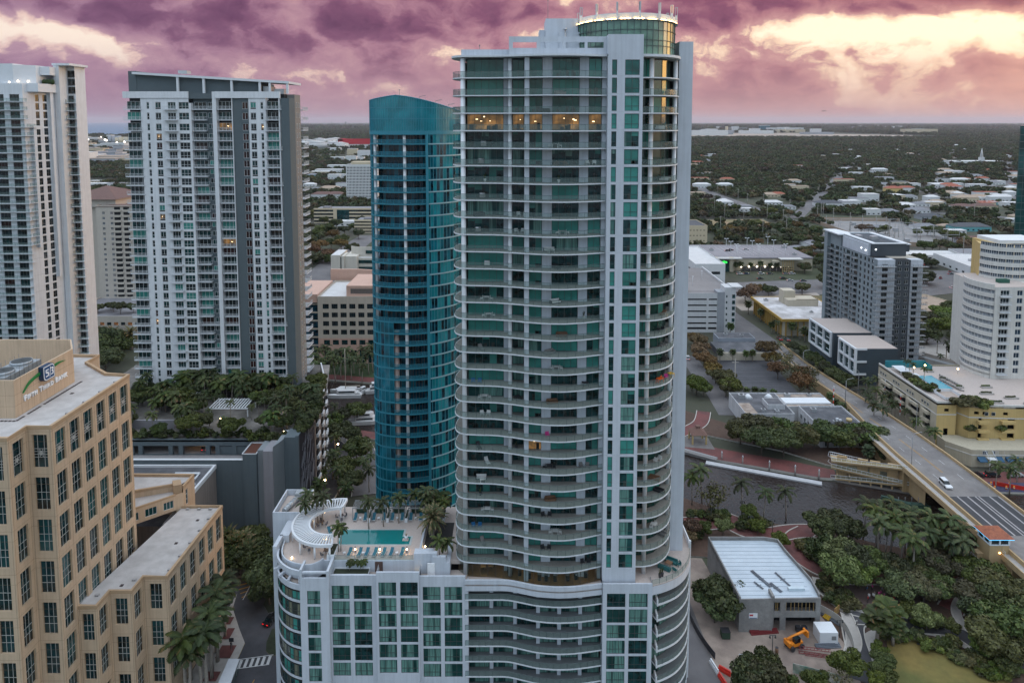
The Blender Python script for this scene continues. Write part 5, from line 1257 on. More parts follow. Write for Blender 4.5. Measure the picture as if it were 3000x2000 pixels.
for i,(x0,y0,x1,y1,n)in enumerate(((57.4,155,59.8,149.3,5),(62.8,154.3,64.4,149.6,3),(56.6,151,57.8,148.6,3),(60.2,150.6,61.6,147.6,5))):
 mb = MB(PIPE);d,l = edge_dir((x0,y0),(x1,y1))
 for k in range(n):o = (k-n/2)*.17;mb.tube([(x0-d[1]*o,y0+d[0]*o,8.05+.07*(k%2)),(x1-d[1]*o,y1+d[0]*o,8.05+.07*(k%2))],.075,5)
 mb.obox(((x0+x1)/2,(y0+y1)/2),(d[1],-d[0]),.7,.08,7.91,8.0)
 mb.build('pipe_bundle',label=('longest','single narrow','shortest','thick dark ended')[i]+' bundle of grey steel pipes lying on the pale metal roof',cat='pipes',group='pipe bundles on the metal roof')
mb = MB(mat('wrapped',(.50,.58,.62),.4,.1));mb.box(63.4,67.1,148.0,148.8,7.91,8.5);mb.build('wrapped_bundle',label='long pale wrapped bundle lying near the front of the metal roof',cat='bundle')
CREAM = mat('cream_wall',(.52,.46,.36),.8,.07,.4,streak=.1);OFFW = mat('offwhite_wall',(.56,.56,.56),.8,.07,.4,streak=.08);GRYB = mat('grey_wall',(.30,.315,.335),.8,.07,.4,streak=.06)
t = thing('louvred_garage','white parking garage with horizontal slots and bare roof deck behind the main tower','parking garage',(108,380,0))
mb = MB(OFFW)
Zs_ = [0,1.6,2.9,4.6,5.6,8.0,8.9,11.3,12.2,14.6,15.5,17.9,18.8,21.9]
panel_wall(mb,(80,365.5),(1,0),[0,.8,26.3,27.3,31.9,36,42],Zs_,lambda i,j:(j%2==1 and i==1)or(i==3 and j%2==1),.5)
mb.box(116.0,121.8,365.4,374,0,25);mb.box(119.8,125.5,364.8,374,25.0,25.5)
mb.mat(GRYB);mb.box(112.0,115.99,365.3,372,0,22.5);mb.mat(VOID);mb.box(80,112,366.2,430,0,21.0);mb.box(112,121.5,372,430,0,21.0);mb.build('wall',t)
mb = MB(mat('garage_roof',(.25,.23,.225),.9,.12,.1,col2=(.2,.185,.18),scale2=.03));mb.box(80,122,372,432,21.05,21.3);mb.box(80,111.9,366,371.9,20.8,21.1);mb.mat(OFFW);mb.box(121.6,122.2,374.1,432,20,22.4);mb.box(97,97.5,372,432,21.3,22.4);mb.build('roof_deck',t)
pool = Pool(t,'window')
for j in range(6):
 for x in(119.9,):pool.add('w',lambda:window_mb(1.8,2.2,GTD,FRW,1,1,.08,.05),(x,365.35,2.5+j*3.3))
 pool.add('n',lambda:window_mb(.9,1.4,GTD,FRW,1,1,.08,.05),(116.6,365.35,2.9+j*3.3))
pool.flush()
for i,(x,y)in enumerate(((103.5,385),(92,400),(113,400),(104,418))):
 mb = MB(WHITE2);mb.tube([(x,y,21.3),(x,y,26.5)],.09,5);mb.box(x-.5,x+.5,y-.2,y+.2,26.5,26.7);mb.build('lamp_post',label=('nearest','left','right hand','farthest')[i]+' lamp post on the white louvred garage roof deck',cat='lamp post',group='lamp posts on the louvred garage')
OCHRE = mat('ochre_trim',(.42,.26,.055),.8,.1,.5)
t = thing('flat_ochre_building','low square building with ochre roof edge and patchy white flat roof','building',(160,380,0))
mb = MB(CREAM);mb.box(145.8,181,359.5,403.5,0,8.3);mb.mat(OCHRE);mb.strip([(144.2,357.5),(182.5,357.5),(182.5,405),(144.2,405)],8.3,9.7,.8,True)
for i in range(14):mb.box(144.9,145.79,361+i*3.1,361.5+i*3.1,0,8.3)
for i in range(11):mb.box(147+i*3.2,147.5+i*3.2,358.7,359.49,0,8.3)
mb.build('wall',t)
mb = MB(mat('patchy_roof',(.62,.60,.60),.8,.2,.3,col2=(.40,.38,.37),scale2=.12));mb.box(144.9,181.8,358.2,404.3,9.2,9.5);mb.build('roof',t)
mb = MB(CREAM);mb.box(158,175.5,384,394,9.5,13.2);mb.box(157.6,164.5,389.5,396,9.5,17.2);mb.mat(mat('brown_screen',(.30,.24,.17),.8));mb.strip([(163,384.05),(175.6,384.05),(175.6,394.1),(163,394.1)][::1],11.0,13.6,.2,False);mb.build('penthouse',t)
t = thing('small_grey_building','small grey building with dark roof beside the empty parking lot','building',(115,343,0))
mb = MB(mat('blue_grey',(.25,.275,.31),.8,.07,.4));mb.box(105.2,124,339.8,349,0,5);mb.mat(CREAM);mb.box(99.5,124.5,321.5,322.3,0,3.8);mb.build('wall',t)
mb = MB(ROOFD);mb.box(105.6,123.6,340.2,348.6,5.0,5.05);mb.box(101,124.4,322.4,339.7,0,3.2);mb.build('roof',t)
mb = MB(WHITE2);[mb.box(110.5+i*3,111.4+i*3,339.7,339.79,2.4,3.2)for i in range(4)];mb.build('vent',t)
FLW = mat('old_white_wall',(.52,.52,.53),.85,.1,.4,streak=.2)
t = thing('white_flat_building','rambling white building with patched brown and grey flat roofs behind the riverside trees','building',(106,257,0))
mb = MB(FLW);mb.box(87.5,105.8,247.5,267.3,0,5.6);mb.box(105.9,124.2,254.5,267.5,0,5.4);mb.strip([(87.5,247.4),(105.9,247.4),(105.9,267.4),(87.5,267.4)],5.6,6.1,.3,True);mb.strip([(105.91,254.4),(124.3,254.4),(124.3,267.6),(105.91,267.6)],5.4,5.9,.3,True);mb.box(97.5,104,252,258.2,5.6,7.6);mb.build('wall',t)
mb = MB(ROOFD);mb.box(87.8,105.6,247.7,267,5.61,5.66);mb.box(97.8,103.7,252.3,257.9,7.6,7.63);mb.mat(mat('brown_roof',(.27,.205,.165),.9,.3,.5,col2=(.36,.30,.25),scale2=.4));mb.box(106.2,124,262.8,267.2,5.41,5.45);mb.box(106.2,124,254.7,257.2,5.41,5.45);mb.box(88,92.5,248,258,5.67,5.7);mb.build('roof',t)
mb = MB(WHITE2);mb.box(106.3,124,257.3,262.6,5.46,6.0)
for x in(93.8,102):mb.cyl((x,263.3),1.9,5.66,7.0,12,.6)
mb.build('roof_tarp',t)
mb = MB(mat('awning_blue',(.015,.07,.15),.7,.1));mb.prism([(93,245.6),(98,245.6),(98,247.3),(93,247.3)],2.2,2.6,ztop=[2.4,2.4,3.6,3.6]);mb.build('awning',t)
t = thing('grey_roof_hall','white walled hall with dark grey tilted looking flat roof beside the bridge road','building',(117,242,0))
mb = MB(FLW);mb.box(109.2,125.4,232.8,252,0,6.6);mb.strip([(109.1,232.7),(125.5,232.7),(125.5,252.1),(109.1,252.1)],6.6,7.2,.35,True);mb.build('wall',t)
mb = MB(ROOFD);mb.box(109.5,125.1,233.1,251.7,6.6,6.66);mb.build('roof',t)
pool = Pool(t,'window')
for i in range(5):pool.add('w',lambda:window_mb(1.4,1.9,DGLASS,FRW,2,1),(109.15,250-i*3.1,3.2),-math.pi/2)
for i in range(5):pool.add('f',lambda:window_mb(1.5,2.4,DGLASS,FRW,2,1),(110.6+i*3.0,232.75,.6))
pool.flush()
mb = MB(mat('vent_tan',(.45,.33,.16),.6));mb.cyl((120.6,236.2),1.0,8.2,9.2,12);mb.mat(ALU);mb.cyl((120.6,236.2),.7,6.67,8.2,10);mb.build('roof_vent',t)
mb = MB(WHITE2);mb.box(118.3,119.2,240.8,241.4,6.67,7.1);mb.box(119,119.8,239.8,240.4,6.67,7.1);mb.build('roof_box',t)
mb = MB(lamp('porch_lamp',(1,.75,.45),12));[mb.box(x-.2,x+.2,232.4,232.6,3.2,3.6)for x in(118.2,120.6)];mb.build('wall_lamp',t)
def dark_balcony(w,d):
 mb = MB(mat('grey_slab',(.30,.31,.32),.8));mb.box(0,w,-d,0,-.18,0);mb.mat(DARKM)
 for a,b,c_,e in((0,w,-d,-d+.04),(0,.04,-d+.04,0),(w-.04,w,-d+.04,0)):mb.box(a,b,c_,e,.98,1.04);mb.box(a,b,c_,e,.4,.43);mb.box(a,b,c_,e,.7,.73)
 for i in range(int(w/1.1)+1):x = min(i*1.1,w-.05);mb.box(x,x+.05,-d,-d+.05,0,1.0)
 return mb
PALEB = mat('pale_blue_grey',(.215,.255,.275),.8,.05,.4,streak=.06);SLATE = mat('dark_slate',(.055,.066,.078),.8,.06,.4)
st = thing('slate_apartment_block','pale and dark slate apartment block with many stacked balconies and white framed podium','apartment block',(170,325,0))
pool = Pool(st,'window');bp_ = Pool(st,'balcony');a1 = MB(PALEB);a2 = MB(SLATE);a3 = MB(WHITE)
NB = 16;FHC = 2.93
def cz(k):return 4.6+FHC*k
Lc = 50.0;Sx = [0];kinds = []
for w_,kd in((3,'x'),(3.6,'b'),(1.8,'x'),(3.2,'b'),(1.2,'x'),(1.5,'w'),(1.6,'x'),(1.5,'w'),(1.6,'x'),(3.2,'b'),(1.2,'x'),(1.5,'w'),(1.2,'x'),(3.2,'b'),(1.8,'x'),(1.5,'w'),(2.2,'x'),(1.5,'w'),(1.6,'x'),(1.5,'w'),(1.8,'x'),(1.5,'w'),(3.1,'x')):Sx.append(Sx[-1]+w_);kinds.append(kd)
sc_ = 50.0/Sx[-1];Sx = [s_*sc_ for s_ in Sx]
Zc = [0.0]
for k in range(NB):Zc+=[cz(k)+.55,cz(k)+2.35]
Zc+=[51.6]
panel_wall(a1,(168.4,360),(0,-1),Sx,Zc,lambda i,j:j%2==1 and kinds[i]!='x',.25)
for i,kd in enumerate(kinds):
 if kd=='x':continue
 w_ = Sx[i+1]-Sx[i]
 for k in range(NB):
  p = DGLASS
  pool.add((kd,p.name),lambda w_=w_,p=p:window_mb(w_,1.8,p,DKF,2,1,.1,.05),(168.62,360-Sx[i],cz(k)+.55),-math.pi/2)
  if kd=='b':bp_.add(('b',round(w_,1)),lambda w_=w_:dark_balcony(w_+.4,1.5),(168.38,360-Sx[i]+.2,cz(k)),-math.pi/2)
panel_wall(a3,(0,310),(1,0),[168.4,170.5,173.2,176.5],Zc,lambda i,j:j%2==1 and i==1,.2)
panel_wall(a2,(0,309.9),(1,0),[176.5,177.6,179.4,180.9,182.7,183.6],Zc,lambda i,j:j%2==1 and i in(1,3),.2)
panel_wall(a3,(0,310.2),(1,0),[183.6,184.8,187.2,189.5],Zc,lambda i,j:j%2==1 and i==1,.2)
a3 .box(183.6,189.5,310.3,316,49,51.5);a3 .box(168.5,176.5,310.1,314,49.5,51.55)
for k in range(NB):
 for x,w_,y in((170.5,2.7,310.15),(177.6,1.8,310.05),(180.9,1.8,310.05),(184.8,2.4,310.35)):pool.add(('e',w_),lambda w_=w_:window_mb(w_,1.8,DGLASS,DKF if w_!=1.8 else FRW,2,1,.08,.05),(x,y,cz(k)+.55))
 bp_.add('e1',lambda:dark_balcony(9.6,1.7),(166.9,310,cz(k)));bp_.add('e2',lambda:dark_balcony(7.4,1.7),(184.0,310.2,cz(k)))
a2 .mat(VOID);a2 .box(168.9,189.4,310.8,360,0,51.4);a2 .mat(SLATE);a2 .box(189.4,189.6,310.5,360,0,51.5);a2 .box(170.2,186.2,318.5,350,51.5,57.4);a2 .box(188,194.5,330,352,51.5,55)
a3 .mat(WHITE);a3 .box(169.0,170.19,320,345,51.5,57.0)
a1 .box(168.45,172.5,346,360,51.4,57.2);a1 .box(167.0,168.4,357.5,361,0,57.2)
a1 .build('wall',st);a2 .build('dark_wall',st);a3 .build('white_wall',st);pool.flush();bp_.flush()
mb = MB(WHITE2);mb.strip([(169.8,318.1),(186.7,318.1),(186.7,350.4),(169.8,350.4)],57.4,57.9,2.4,True);mb.prism([(166.6,345),(173,345),(175,352),(173,361.5),(166.6,361.5)],57.2,57.8);mb.box(187.5,195,329.6,352.3,55.0,55.4);mb.build('roof_canopy',st)
mb = MB(mat('terrace_tan',(.42,.38,.32),.85,.1));mb.box(176.4,189.3,314.1,330,51.45,51.6);mb.box(169,188,350,360,51.45,51.55);mb.build('roof',st)
mb = MB(ALU);mb.box(176,179,330,333,57.4,59);mb.box(173,175,337,341,57.4,58.3);mb.build('roof_plant',st)
mb = MB(lamp('terrace_lamp',(.9,.95,1),8));[mb.box(x-.3,x+.3,y-.1,y,z,z+.5)for x,y,z in((171.8,318.4,54.5),(168.9,326,54.0),(168.9,322,53.6))];mb.build('wall_lamp',st)
pd = MB(mat('podium_slate',(.045,.065,.08),.7,.06,.5));pd.box(150.3,168.3,290.3,305,0,16.2);pd.box(152.5,168.3,305,309,0,16.2);pd.box(150.3,168.3,312,336,0,16.4);pd.mat(VOID);pd.box(150.35,154.3,290.2,290.29,.5,4.5);pd.build('podium_wall',st)
fr = MB(WHITE2);gl = MB(GTD)
for y0,y1,n in((290,305.5,3),(313,336.3,3)):
 for z in(4.6,10.2,15.8):fr.box(149.4,150.29,y0,y1,z,z+.8)
 for i in range(n+1):y = y0+(y1-y0-.8)*i/n;fr.box(149.42,150.28,y,y+.8,5.4,10.2);fr.box(149.42,150.28,y,y+.8,11.0,15.8)
 for i in range(n):
  ya = y0+(y1-y0-.8)*i/n+1.4;yb = y0+(y1-y0-.8)*(i+1)/n-.6
  for z in(5.6,11.2):g_ = MB(GTD);g_.box(150.2,150.27,ya,yb,z,z+4.3);g_.mat(WHITE2);g_.box(150.05,150.15,ya+1,yb-1.4,z+1.6,z+1.9);g_.build('podium_window',st)
for z in(4.6,10.2,15.8):fr.box(150.3,154.6,289.8,290.29,z,z+.8)
fr.box(149.4,150.28,289.8,290.0,4.6,16.6);fr.build('podium_frame',st)
mb = MB(PAVER);mb.box(150.5,168.2,290.6,309,16.25,16.4);mb.box(150.5,168.2,312.2,335.8,16.45,16.6);mb.build('podium_roof',st)
IV = mat('ivory',(.62,.60,.555),.8,.07,.4,streak=.12)
rt = thing('rounded_white_tower','rounded ivory apartment tower with ribbon windows rising from the pool deck, right edge','apartment tower',(192,262,17))
mb = MB(IV);pool = Pool(rt,'window');bp_ = Pool(rt,'balcony')
RC = (189.0,263.5);RR = 8.6
arc = smooth([(182.0,271),(180.7,268.2),(180.2,265.2),(180.3,262.3),(181.0,259.4),(182.1,257.0),(183.5,255.1)],2)
FD = 3.03;NDF = 11
def dz_(k):return 18.4+FD*k
mb.prism([(a[0],a[1])for a in inset(arc,.4)]+[(202,255.6),(202,280),(184,280)],16,52.0)
for k in range(NDF):mb.strip(arc,dz_(k)-.6,dz_(k)+.95,.35);
mb.strip(arc,16,18.5,.35);mb.strip(arc,dz_(NDF)-.6,53.3,.35)
Zr = [16.0]
for k in range(NDF):Zr+=[dz_(k)+.3,dz_(k)+2.35]
Zr.append(52.3)
panel_wall(mb,(183.5,254.85),(1,0),[0,2.2,5.6,8.5,10.7,13.6,15.8,19],Zr,lambda i,j:j%2==1 and i in(1,3,5),.3)
RB = glass('ribbon_glass',(.018,.040,.065),spec=.9,var=.5,wob=0)
for k in range(NDF):
 for a,b in zip(arc[:-1],arc[1:]):
  d,l = edge_dir(a,b);q = inset([a,b],.25);pool.add(('r',),lambda l=l:window_mb(l,1.5,RB,FRW,3,[.35],.1,.05),(*q[0],dz_(k)+.93),math.atan2(d[1],d[0]))
 for s_,w_ in((2.2,3.4),(8.5,2.2),(13.6,2.2)):pool.add(('f',w_),lambda w_=w_:window_mb(w_,2.05,RB if w_<3 else DGLASS,FRW,2 if w_<3 else 3,1,.12,.05),(183.5+s_,255.12,dz_(k)+.3))
 bp_.add('b',lambda:white_balcony(3.8,1.3),(185.5,254.84,dz_(k)+.1))
mb.build('wall',rt)
OCH2 = mat('ochre_stucco',(.56,.40,.165),.8,.06,.4,streak=.08)
arc2 = [(201+10.5*math.cos(R(a)),274.5+9*math.sin(R(a)))for a in range(150,300,15)]
mb = MB(OCH2);mb.box(194.3,200.0,270.2,285,51,66.2);mb.prism(inset(arc2,.5)+[(210,268),(210,285),(195,285)],50,65.5);mb.mat(IV)
for k in range(5):mb.strip(arc2[2:],51.5+k*3.03,53.1+k*3.03,.4)
mb.mat(WHITE2);mb.box(195.5,214,270.4,284,66.2,67.6);mb.build('upper_block',rt)
for k in range(5):
 for a,b in zip(arc2[2:-1],arc2[3:]):d,l = edge_dir(a,b);q = inset([a,b],.3);pool.add(('u',),lambda l=l:window_mb(l,1.5,RB,FRW,3,[.35],.1,.05),(*q[0],53.1+k*3.03),math.atan2(d[1],d[0]))
pool.flush();bp_.flush()
mb = MB(PAVER);mb.prism(inset(arc,.5)+[(200,256),(200,280),(184,280)],52.05,52.2);mb.mat(mat('green_mesh',(.02,.09,.06),.8));mb.box(190,194.2,262,264,52.2,53.6);mb.build('roof',rt)
t = thing('ochre_podium','beige and ochre podium block with planted balconies and a pool deck beside the bridge','building',(165,245,0))
PZ = 17.2;BEIGE = mat('beige_stucco',(.46,.41,.31),.8,.06,.4,streak=.1)
wl = MB(BEIGE);pool = Pool(t,'window')
PP = [(148.2,268.7),(148.2,230.6),(155.0,230.6),(155.6,233.4),(158,228.4),(173,227.2),(178,227.2),(178,225),(205,224.5)]
Sl = [0,3];
for i in range(4):Sl+=[Sl[-1]+6.6,Sl[-1]+9.0]
Sl = [0,3.6,10.6,12.6,19.4,21.4,28.2,30.4,34.6,38.1]
Zp = [0,4.5,5.6,8.2,8.7,11.2,11.7,13.4,14.2,15.3,17.2]
panel_wall(wl,PP[0],(0,-1),Sl,Zp,lambda i,j:i%2==1 and j in(2,4,6),1.2)
wl.mat(OCH2);panel_wall(wl,PP[1],(1,0),[0,2.6,4.2,6.8],Zp,lambda i,j:i==1 and j in(2,8),.2)
d,l = edge_dir(PP[2],PP[3]);panel_wall(wl,PP[2],d,[0,.9,2.0,l],Zp,lambda i,j:i==1 and j in(2,4,8),.2)
d,l = edge_dir(PP[3],PP[4]);panel_wall(wl,PP[3],d,[0,l],Zp,lambda i,j:False)
d,l = edge_dir(PP[4],PP[5]);panel_wall(wl,PP[4],d,[0,1.6,3.2,4.4,6.0,7.8,9.4,11.2,12.8,l],Zp,lambda i,j:i in(1,3,7)and j in(8,)or i==2 and j in(2,4,6)or i==8 and j in(2,4,6),.5)
wl.poly([(173,227.2,0),(178,227.2,0),(178,227.2,PZ),(173,227.2,PZ)]);wl.mat(BEIGE);wl.poly([(178,225,0),(205,224.5,0),(205,224.5,PZ),(178,225,PZ)]);wl.poly([(178,227.2,0),(178,225,0),(178,225,PZ),(178,227.2,PZ)])
wl.mat(VOID);wl.box(149.6,157,234.8,268,0,16);wl.box(157.5,200,230.5,262,0,16);wl.mat(BEIGE);wl.poly([(148.2,268.7,0),(148.2,268.7,PZ),(190,268.7,PZ),(190,268.7,0)])
wl.prism([(148.6,226),(153.5,219.5),(205,218.5),(205,226.9),(157.8,227.9),(155.5,230.4),(148.6,230.4)],0,5.9)
wl.mat(IV);wl.strip([PP[0],PP[1],PP[2],PP[3],PP[4],PP[5],(178,227.2)],16.6,17.9,.35);wl.strip([(p[0],p[1])for p in inset([PP[0],PP[1],PP[2],PP[3],PP[4],PP[5],(178,227.2)],-.12)],13.0,13.35,.2);wl.prism([(148.5,226),(153.4,219.4),(205,218.4),(205,218.6),(153.6,219.7),(148.7,226)],4.0,4.3)
wl.build('wall',t)
BALS = mat('balcony_ochre',(.40,.27,.11),.8)
for z in(5.6,8.7,11.7):
 for a in(3.6,12.6,21.4,30.4):
  m_ = MB(BEIGE);m_.box(147.1,148.1,268.7-a-(6.6 if a<30 else 4.0),268.7-a,z-.25,z+.75);m_.mat(VOID);m_.box(149.2,149.3,268.7-a-6.6,268.7-a,z+.1,z+2.4);m_.build('balcony',t)
 for x,w_ in((160.9,2.2),(168.9,2.9)):
  m_ = MB(OCH2);m_.box(x-.7,x+w_+.9,226.2,227.6,z-.25,z+.75);m_.build('balcony',t)
for x in(162.8,165.2,167.0,175.5):pool.add('b',lambda:window_mb(1.3,1.2,DGLASS,FRW,1,1),(x if x!=167 else 172.5,227.62,14.05))
for i in range(5):pool.add('s',lambda:window_mb(1.7,1.2,RB,FRW,3,2),(157+i*3.6,219.35,4.4))
for i in range(12):pool.add('t',lambda:window_mb(.9,1.1,DGLASS,FRW,1,1),(148.1,267-(i%3)*1.7-(i//3)*9.2,14.2),-math.pi/2)
pool.flush()
for i,(x,w_)in enumerate(((155.2,2.6),(161.2,2.2),(164.6,4.4),(170.6,3.0))):
 mb = MB(mat('awning_teal',(.02,.085,.16),.7,.1));mb.prism([(x,217.6),(x+w_,217.6),(x+w_,219.3),(x,219.3)],2.5,2.7,ztop=[2.7,2.7,3.7,3.7]);mb.build('awning',t)
mb = MB(WHITE2);mb.box(158.2,160.8,217.4,219.3,3.3,3.5)
for x in(158.3,160.6):mb.tube([(x,217.5,0),(x,217.5,3.3)],.12,6);mb.tube([(x,217.5,3.5),(x-.5,219.3,5.8)],.08,5)
mb.build('entrance_canopy',t)
mb = MB(PAVER);mb.prism([(148.5,268.5),(148.5,231),(155,231),(155.6,234),(158.4,229),(178,227.6),(178,225.2),(204,225),(204,268)],16.0,16.6,bot=False);mb.build('pool_deck',t)
mb = MB(mat('tan_roof',(.40,.32,.27),.9,.1));mb.box(153.5,160,234.2,241.5,16.61,16.9);mb.build('deck_roof',t)
mb = MB(WHITE2);mb.strip([(153.2,233.9),(160.2,233.9),(160.2,241.8),(153.2,241.8)],17.0,18.0,.12,True);mb.build('deck_railing',t)
POOLW2 = watermat('pool_water_pale',(.06,.33,.40),.12,1.2)
mb = MB(mat('pool_rim',(.03,.12,.25),.5));mb.box(157.1,163.1,244.8,258.1,16.61,16.66);mb.mat(POOLW2);mb.box(157.4,162.8,245.1,257.8,16.661,16.68);mb.mat(PAVER);mb.box(158.0,164,241.9,244,16.61,16.7);mb.build('swimming_pool',t)
mb = MB(mat('teal_mural',(.012,.17,.21),.7,.2,.5));mb.box(150.0,166,266.9,267.4,16.6,19.4);mb.box(165.6,166,262.5,266.8,16.6,19.0);mb.build('mural_wall',t)
mb = MB(WHITE2);mb.box(151,155.5,258,264.5,18.2,18.35);mb.box(152.5,157,255,258,17.6,17.7);[mb.tube([(x,y,16.6),(x,y,18.2)],.1,5)for x in(151.2,155.3)for y in(258.2,264.3)];mb.build('deck_canopy',t)
t = thing('edge_glass_tower','dark teal glass tower just cut by the right edge of the picture','tower',(310,410,0))
mb = MB(glass('edge_glass',(.008,.06,.06),spec=.9,var=.5,scale=.1));mb.prism([(297.0,400),(340,400),(360,440),(327.5,440)],0,112.5);mb.mat(GREENM)
for z in range(3,112,4):mb.box(297.0,340,399.9,399.995,z,z+.35)
for x in range(0,10):mb.box(297.25+x*3,297.45+x*3,399.92,399.99,0,112.5)
mb.build('glazing',t)
t = thing('rooftop_parking_market','long beige market building with rows of lamps and parked cars on its roof','building',(185,545,0))
MK = mat('market_beige',(.45,.40,.30),.8,.08,.3);MKR = mat('market_roof',(.26,.245,.26),.9,.12,.1,col2=(.21,.2,.215),scale2=.03)
mb = MB(MK);mb.box(151,232,520,574,0,9.5);mb.mat(mat('market_dark',(.05,.05,.05),.8));mb.box(178,216,518.2,519.9,0,3.6);mb.mat(MK);mb.box(153.5,158,516,519.8,0,11);mb.box(167,170,516,519.8,0,11);mb.box(200,214,516.4,519.7,3.7,8.5);mb.mat(GTD);mb.box(158.1,166.9,517,519.7,0,10.5);mb.build('wall',t)
mb = MB(MKR);mb.box(150.5,232.5,519.5,574.5,9.6,10.4);mb.mat(mat('market_eave',(.5,.49,.47),.8));mb.box(152,176,514,519.4,10.2,10.9);mb.box(205,222,513,519.4,9.9,10.5);mb.build('roof',t)
mb = MB(mat('market_grid',(.42,.31,.15),.8))
for i in range(6):mb.box(206.5+i*1.7,206.9+i*1.7,514.2,514.5,0,9.8);mb.box(206.5,215.4,514.21,514.49,1+i*1.6,1.3+i*1.6)
mb.build('lattice_screen',t)
mb = MB(WLINE);[mb.box(170+i*4,170.2+i*4,530,566,10.41,10.43)for i in range(13)];mb.build('parking_line',t)
SGR = lamp('green_sign_light',(.05,1.0,.12),2.2)
sgn = thing('market_sign','small green lit word sign over the glass entrance of the market building','sign',(162.5,515.8,7.5))
mb = MB(SGR)
x = 159.4
for w_,h in((1.0,2.0),(.7,1.4),(.8,1.8),(.3,1.9),(.3,1.4),(.8,1.4)):
 if w_>.5:mb.box(x,x+.28,516.2,516.4,6.8,6.8+h);mb.box(x+.28,x+w_,516.21,516.39,6.8,7.1);mb.box(x+w_-.28,x+w_,516.2,516.4,7.1,8.0)
 else:mb.box(x,x+.3,516.2,516.4,6.8,6.8+h)
 x+=w_+.32
mb.build('lettering',sgn)
LPM = lamp('street_lamp_glow',(1.0,.9,.75),16)
for i,(x,y)in enumerate([(175.4,552.3),(175,539.6),(193.5,555.6),(193.2,542.7),(175.5,527.4),(174.4,521),(192.5,527.4),(213.1,562.3),(211.7,545.9),(191.5,521),(213.9,527.4)]):
 t = thing('roof_lamp_post','double lamp post on the market roof, %s in the %s row from the left'%(ordw(sorted([527.4,521,539.6,552.3]if x<180 else[555.6,542.7,527.4,521]if x<200 else[562.3,545.9,527.4]).index(y)),'first' if x<180 else 'second' if x<200 else 'third'),'lamp post',(x,y,10.4),group='lamp posts on the market roof')
 mb = MB(WHITE2);mb.tube([(x,y,10.4),(x,y,19.3)],.13,5);mb.box(x-1.3,x+1.3,y-.1,y+.1,19.2,19.4);mb.build('post',t)
 mb = MB(WHITE2);mb.box(x-1.8,x-.6,y-.4,y+.4,19.41,19.75);mb.box(x+.6,x+1.8,y-.4,y+.4,19.41,19.75);mb.build('lamp_head',t)
for i in range(7):
 x = 176+i*6.1;mb = MB(LPM);mb.ball((x,517,4.0),.55,n=6,m=4);mb.build('canopy_lamp',label='%s glowing globe lamp from the left along the market shop front'%ordw(i),cat='lamp',group='globe lamps along the market front')
 # vegetation
def leafmat(name,c1,c2,dead=None,dq=.93):
 m = bpy.data.materials.new(name);t = nt_of(m);L = t.links.new
 b = nd(t,'ShaderNodeBsdfPrincipled');o = nd(t,'ShaderNodeOutputMaterial');L(b.outputs[0],o.inputs[0]);b.inputs['Roughness'].default_value = .6;b.inputs['Specular IOR Level'].default_value = .25
 g = nd(t,'ShaderNodeNewGeometry');oi = nd(t,'ShaderNodeObjectInfo');tc = nd(t,'ShaderNodeTexCoord')
 n = nd(t,'ShaderNodeTexNoise');n.inputs['Scale'].default_value = .7;n.inputs['Detail'].default_value = 2;L(tc.outputs['Object'],n.inputs['Vector'])
 f = mth(t,'ADD',mth(t,'MULTIPLY',g.outputs['Random Per Island'],.45),mth(t,'MULTIPLY',n.outputs['Fac'],.6))
 c = mixc(t,ramp(t,f,[(.25,0),(.85,1)]),c1,c2)
 if dead:c = mixc(t,ramp(t,g.outputs['Random Per Island'],[(dq,0),(dq+.03,1)]),c,dead)
 hs = nd(t,'ShaderNodeHueSaturation');L(c,hs.inputs['Color'])
 L(mth(t,'MULTIPLY_ADD',oi.outputs['Random'],.045,.468),hs.inputs['Hue']);L(mth(t,'MULTIPLY_ADD',mth(t,'FRACT',mth(t,'MULTIPLY',oi.outputs['Random'],9.7)),.75,.62),hs.inputs['Value']);L(mth(t,'MULTIPLY_ADD',mth(t,'FRACT',mth(t,'MULTIPLY',oi.outputs['Random'],5.3)),.3,.75),hs.inputs['Saturation'])
 L(hs.outputs[0],b.inputs['Base Color']);MATS[name] = m;return m
LF_G = leafmat('leaf_green',(.024,.040,.011),(.088,.112,.026))
LF_O = leafmat('leaf_olive',(.040,.042,.014),(.120,.115,.032))
LF_R = leafmat('leaf_rust',(.060,.040,.012),(.190,.115,.030))
LF_L = leafmat('leaf_light',(.040,.062,.012),(.135,.165,.030))
LF_P = leafmat('leaf_palm',(.020,.040,.010),(.068,.098,.020),(.16,.11,.035))
LF_D = leafmat('leaf_date',(.035,.06,.016),(.13,.145,.035),(.26,.15,.05),.76)
BARK = mat('bark',(.13,.105,.085),.9,.25,2);PBARK = mat('palm_bark',(.27,.235,.20),.9,.2,3);TWIG = mat('twig',(.16,.115,.09),.9,.2,3)
nprs = np.random.RandomState(5)
def quads_mesh(name,C,A,B,m):
 """many quads: centres C, half edge vectors A, B"""
 n = len(C);V = np.empty((n*4,3),np.float32);V[0::4] = C-A-B;V[1::4] = C+A-B;V[2::4] = C+A+B;V[3::4] = C-A+B
 me = bpy.data.meshes.new(name);me.vertices.add(n*4);me.vertices.foreach_set('co',V.ravel());me.loops.add(n*4);me.loops.foreach_set('vertex_index',np.arange(n*4,dtype=np.int32))
 me.polygons.add(n);me.polygons.foreach_set('loop_start',np.arange(0,n*4,4,dtype=np.int32));me.polygons.foreach_set('loop_total',np.full(n,4,np.int32));me.materials.append(m);me.update(calc_edges=True);return me
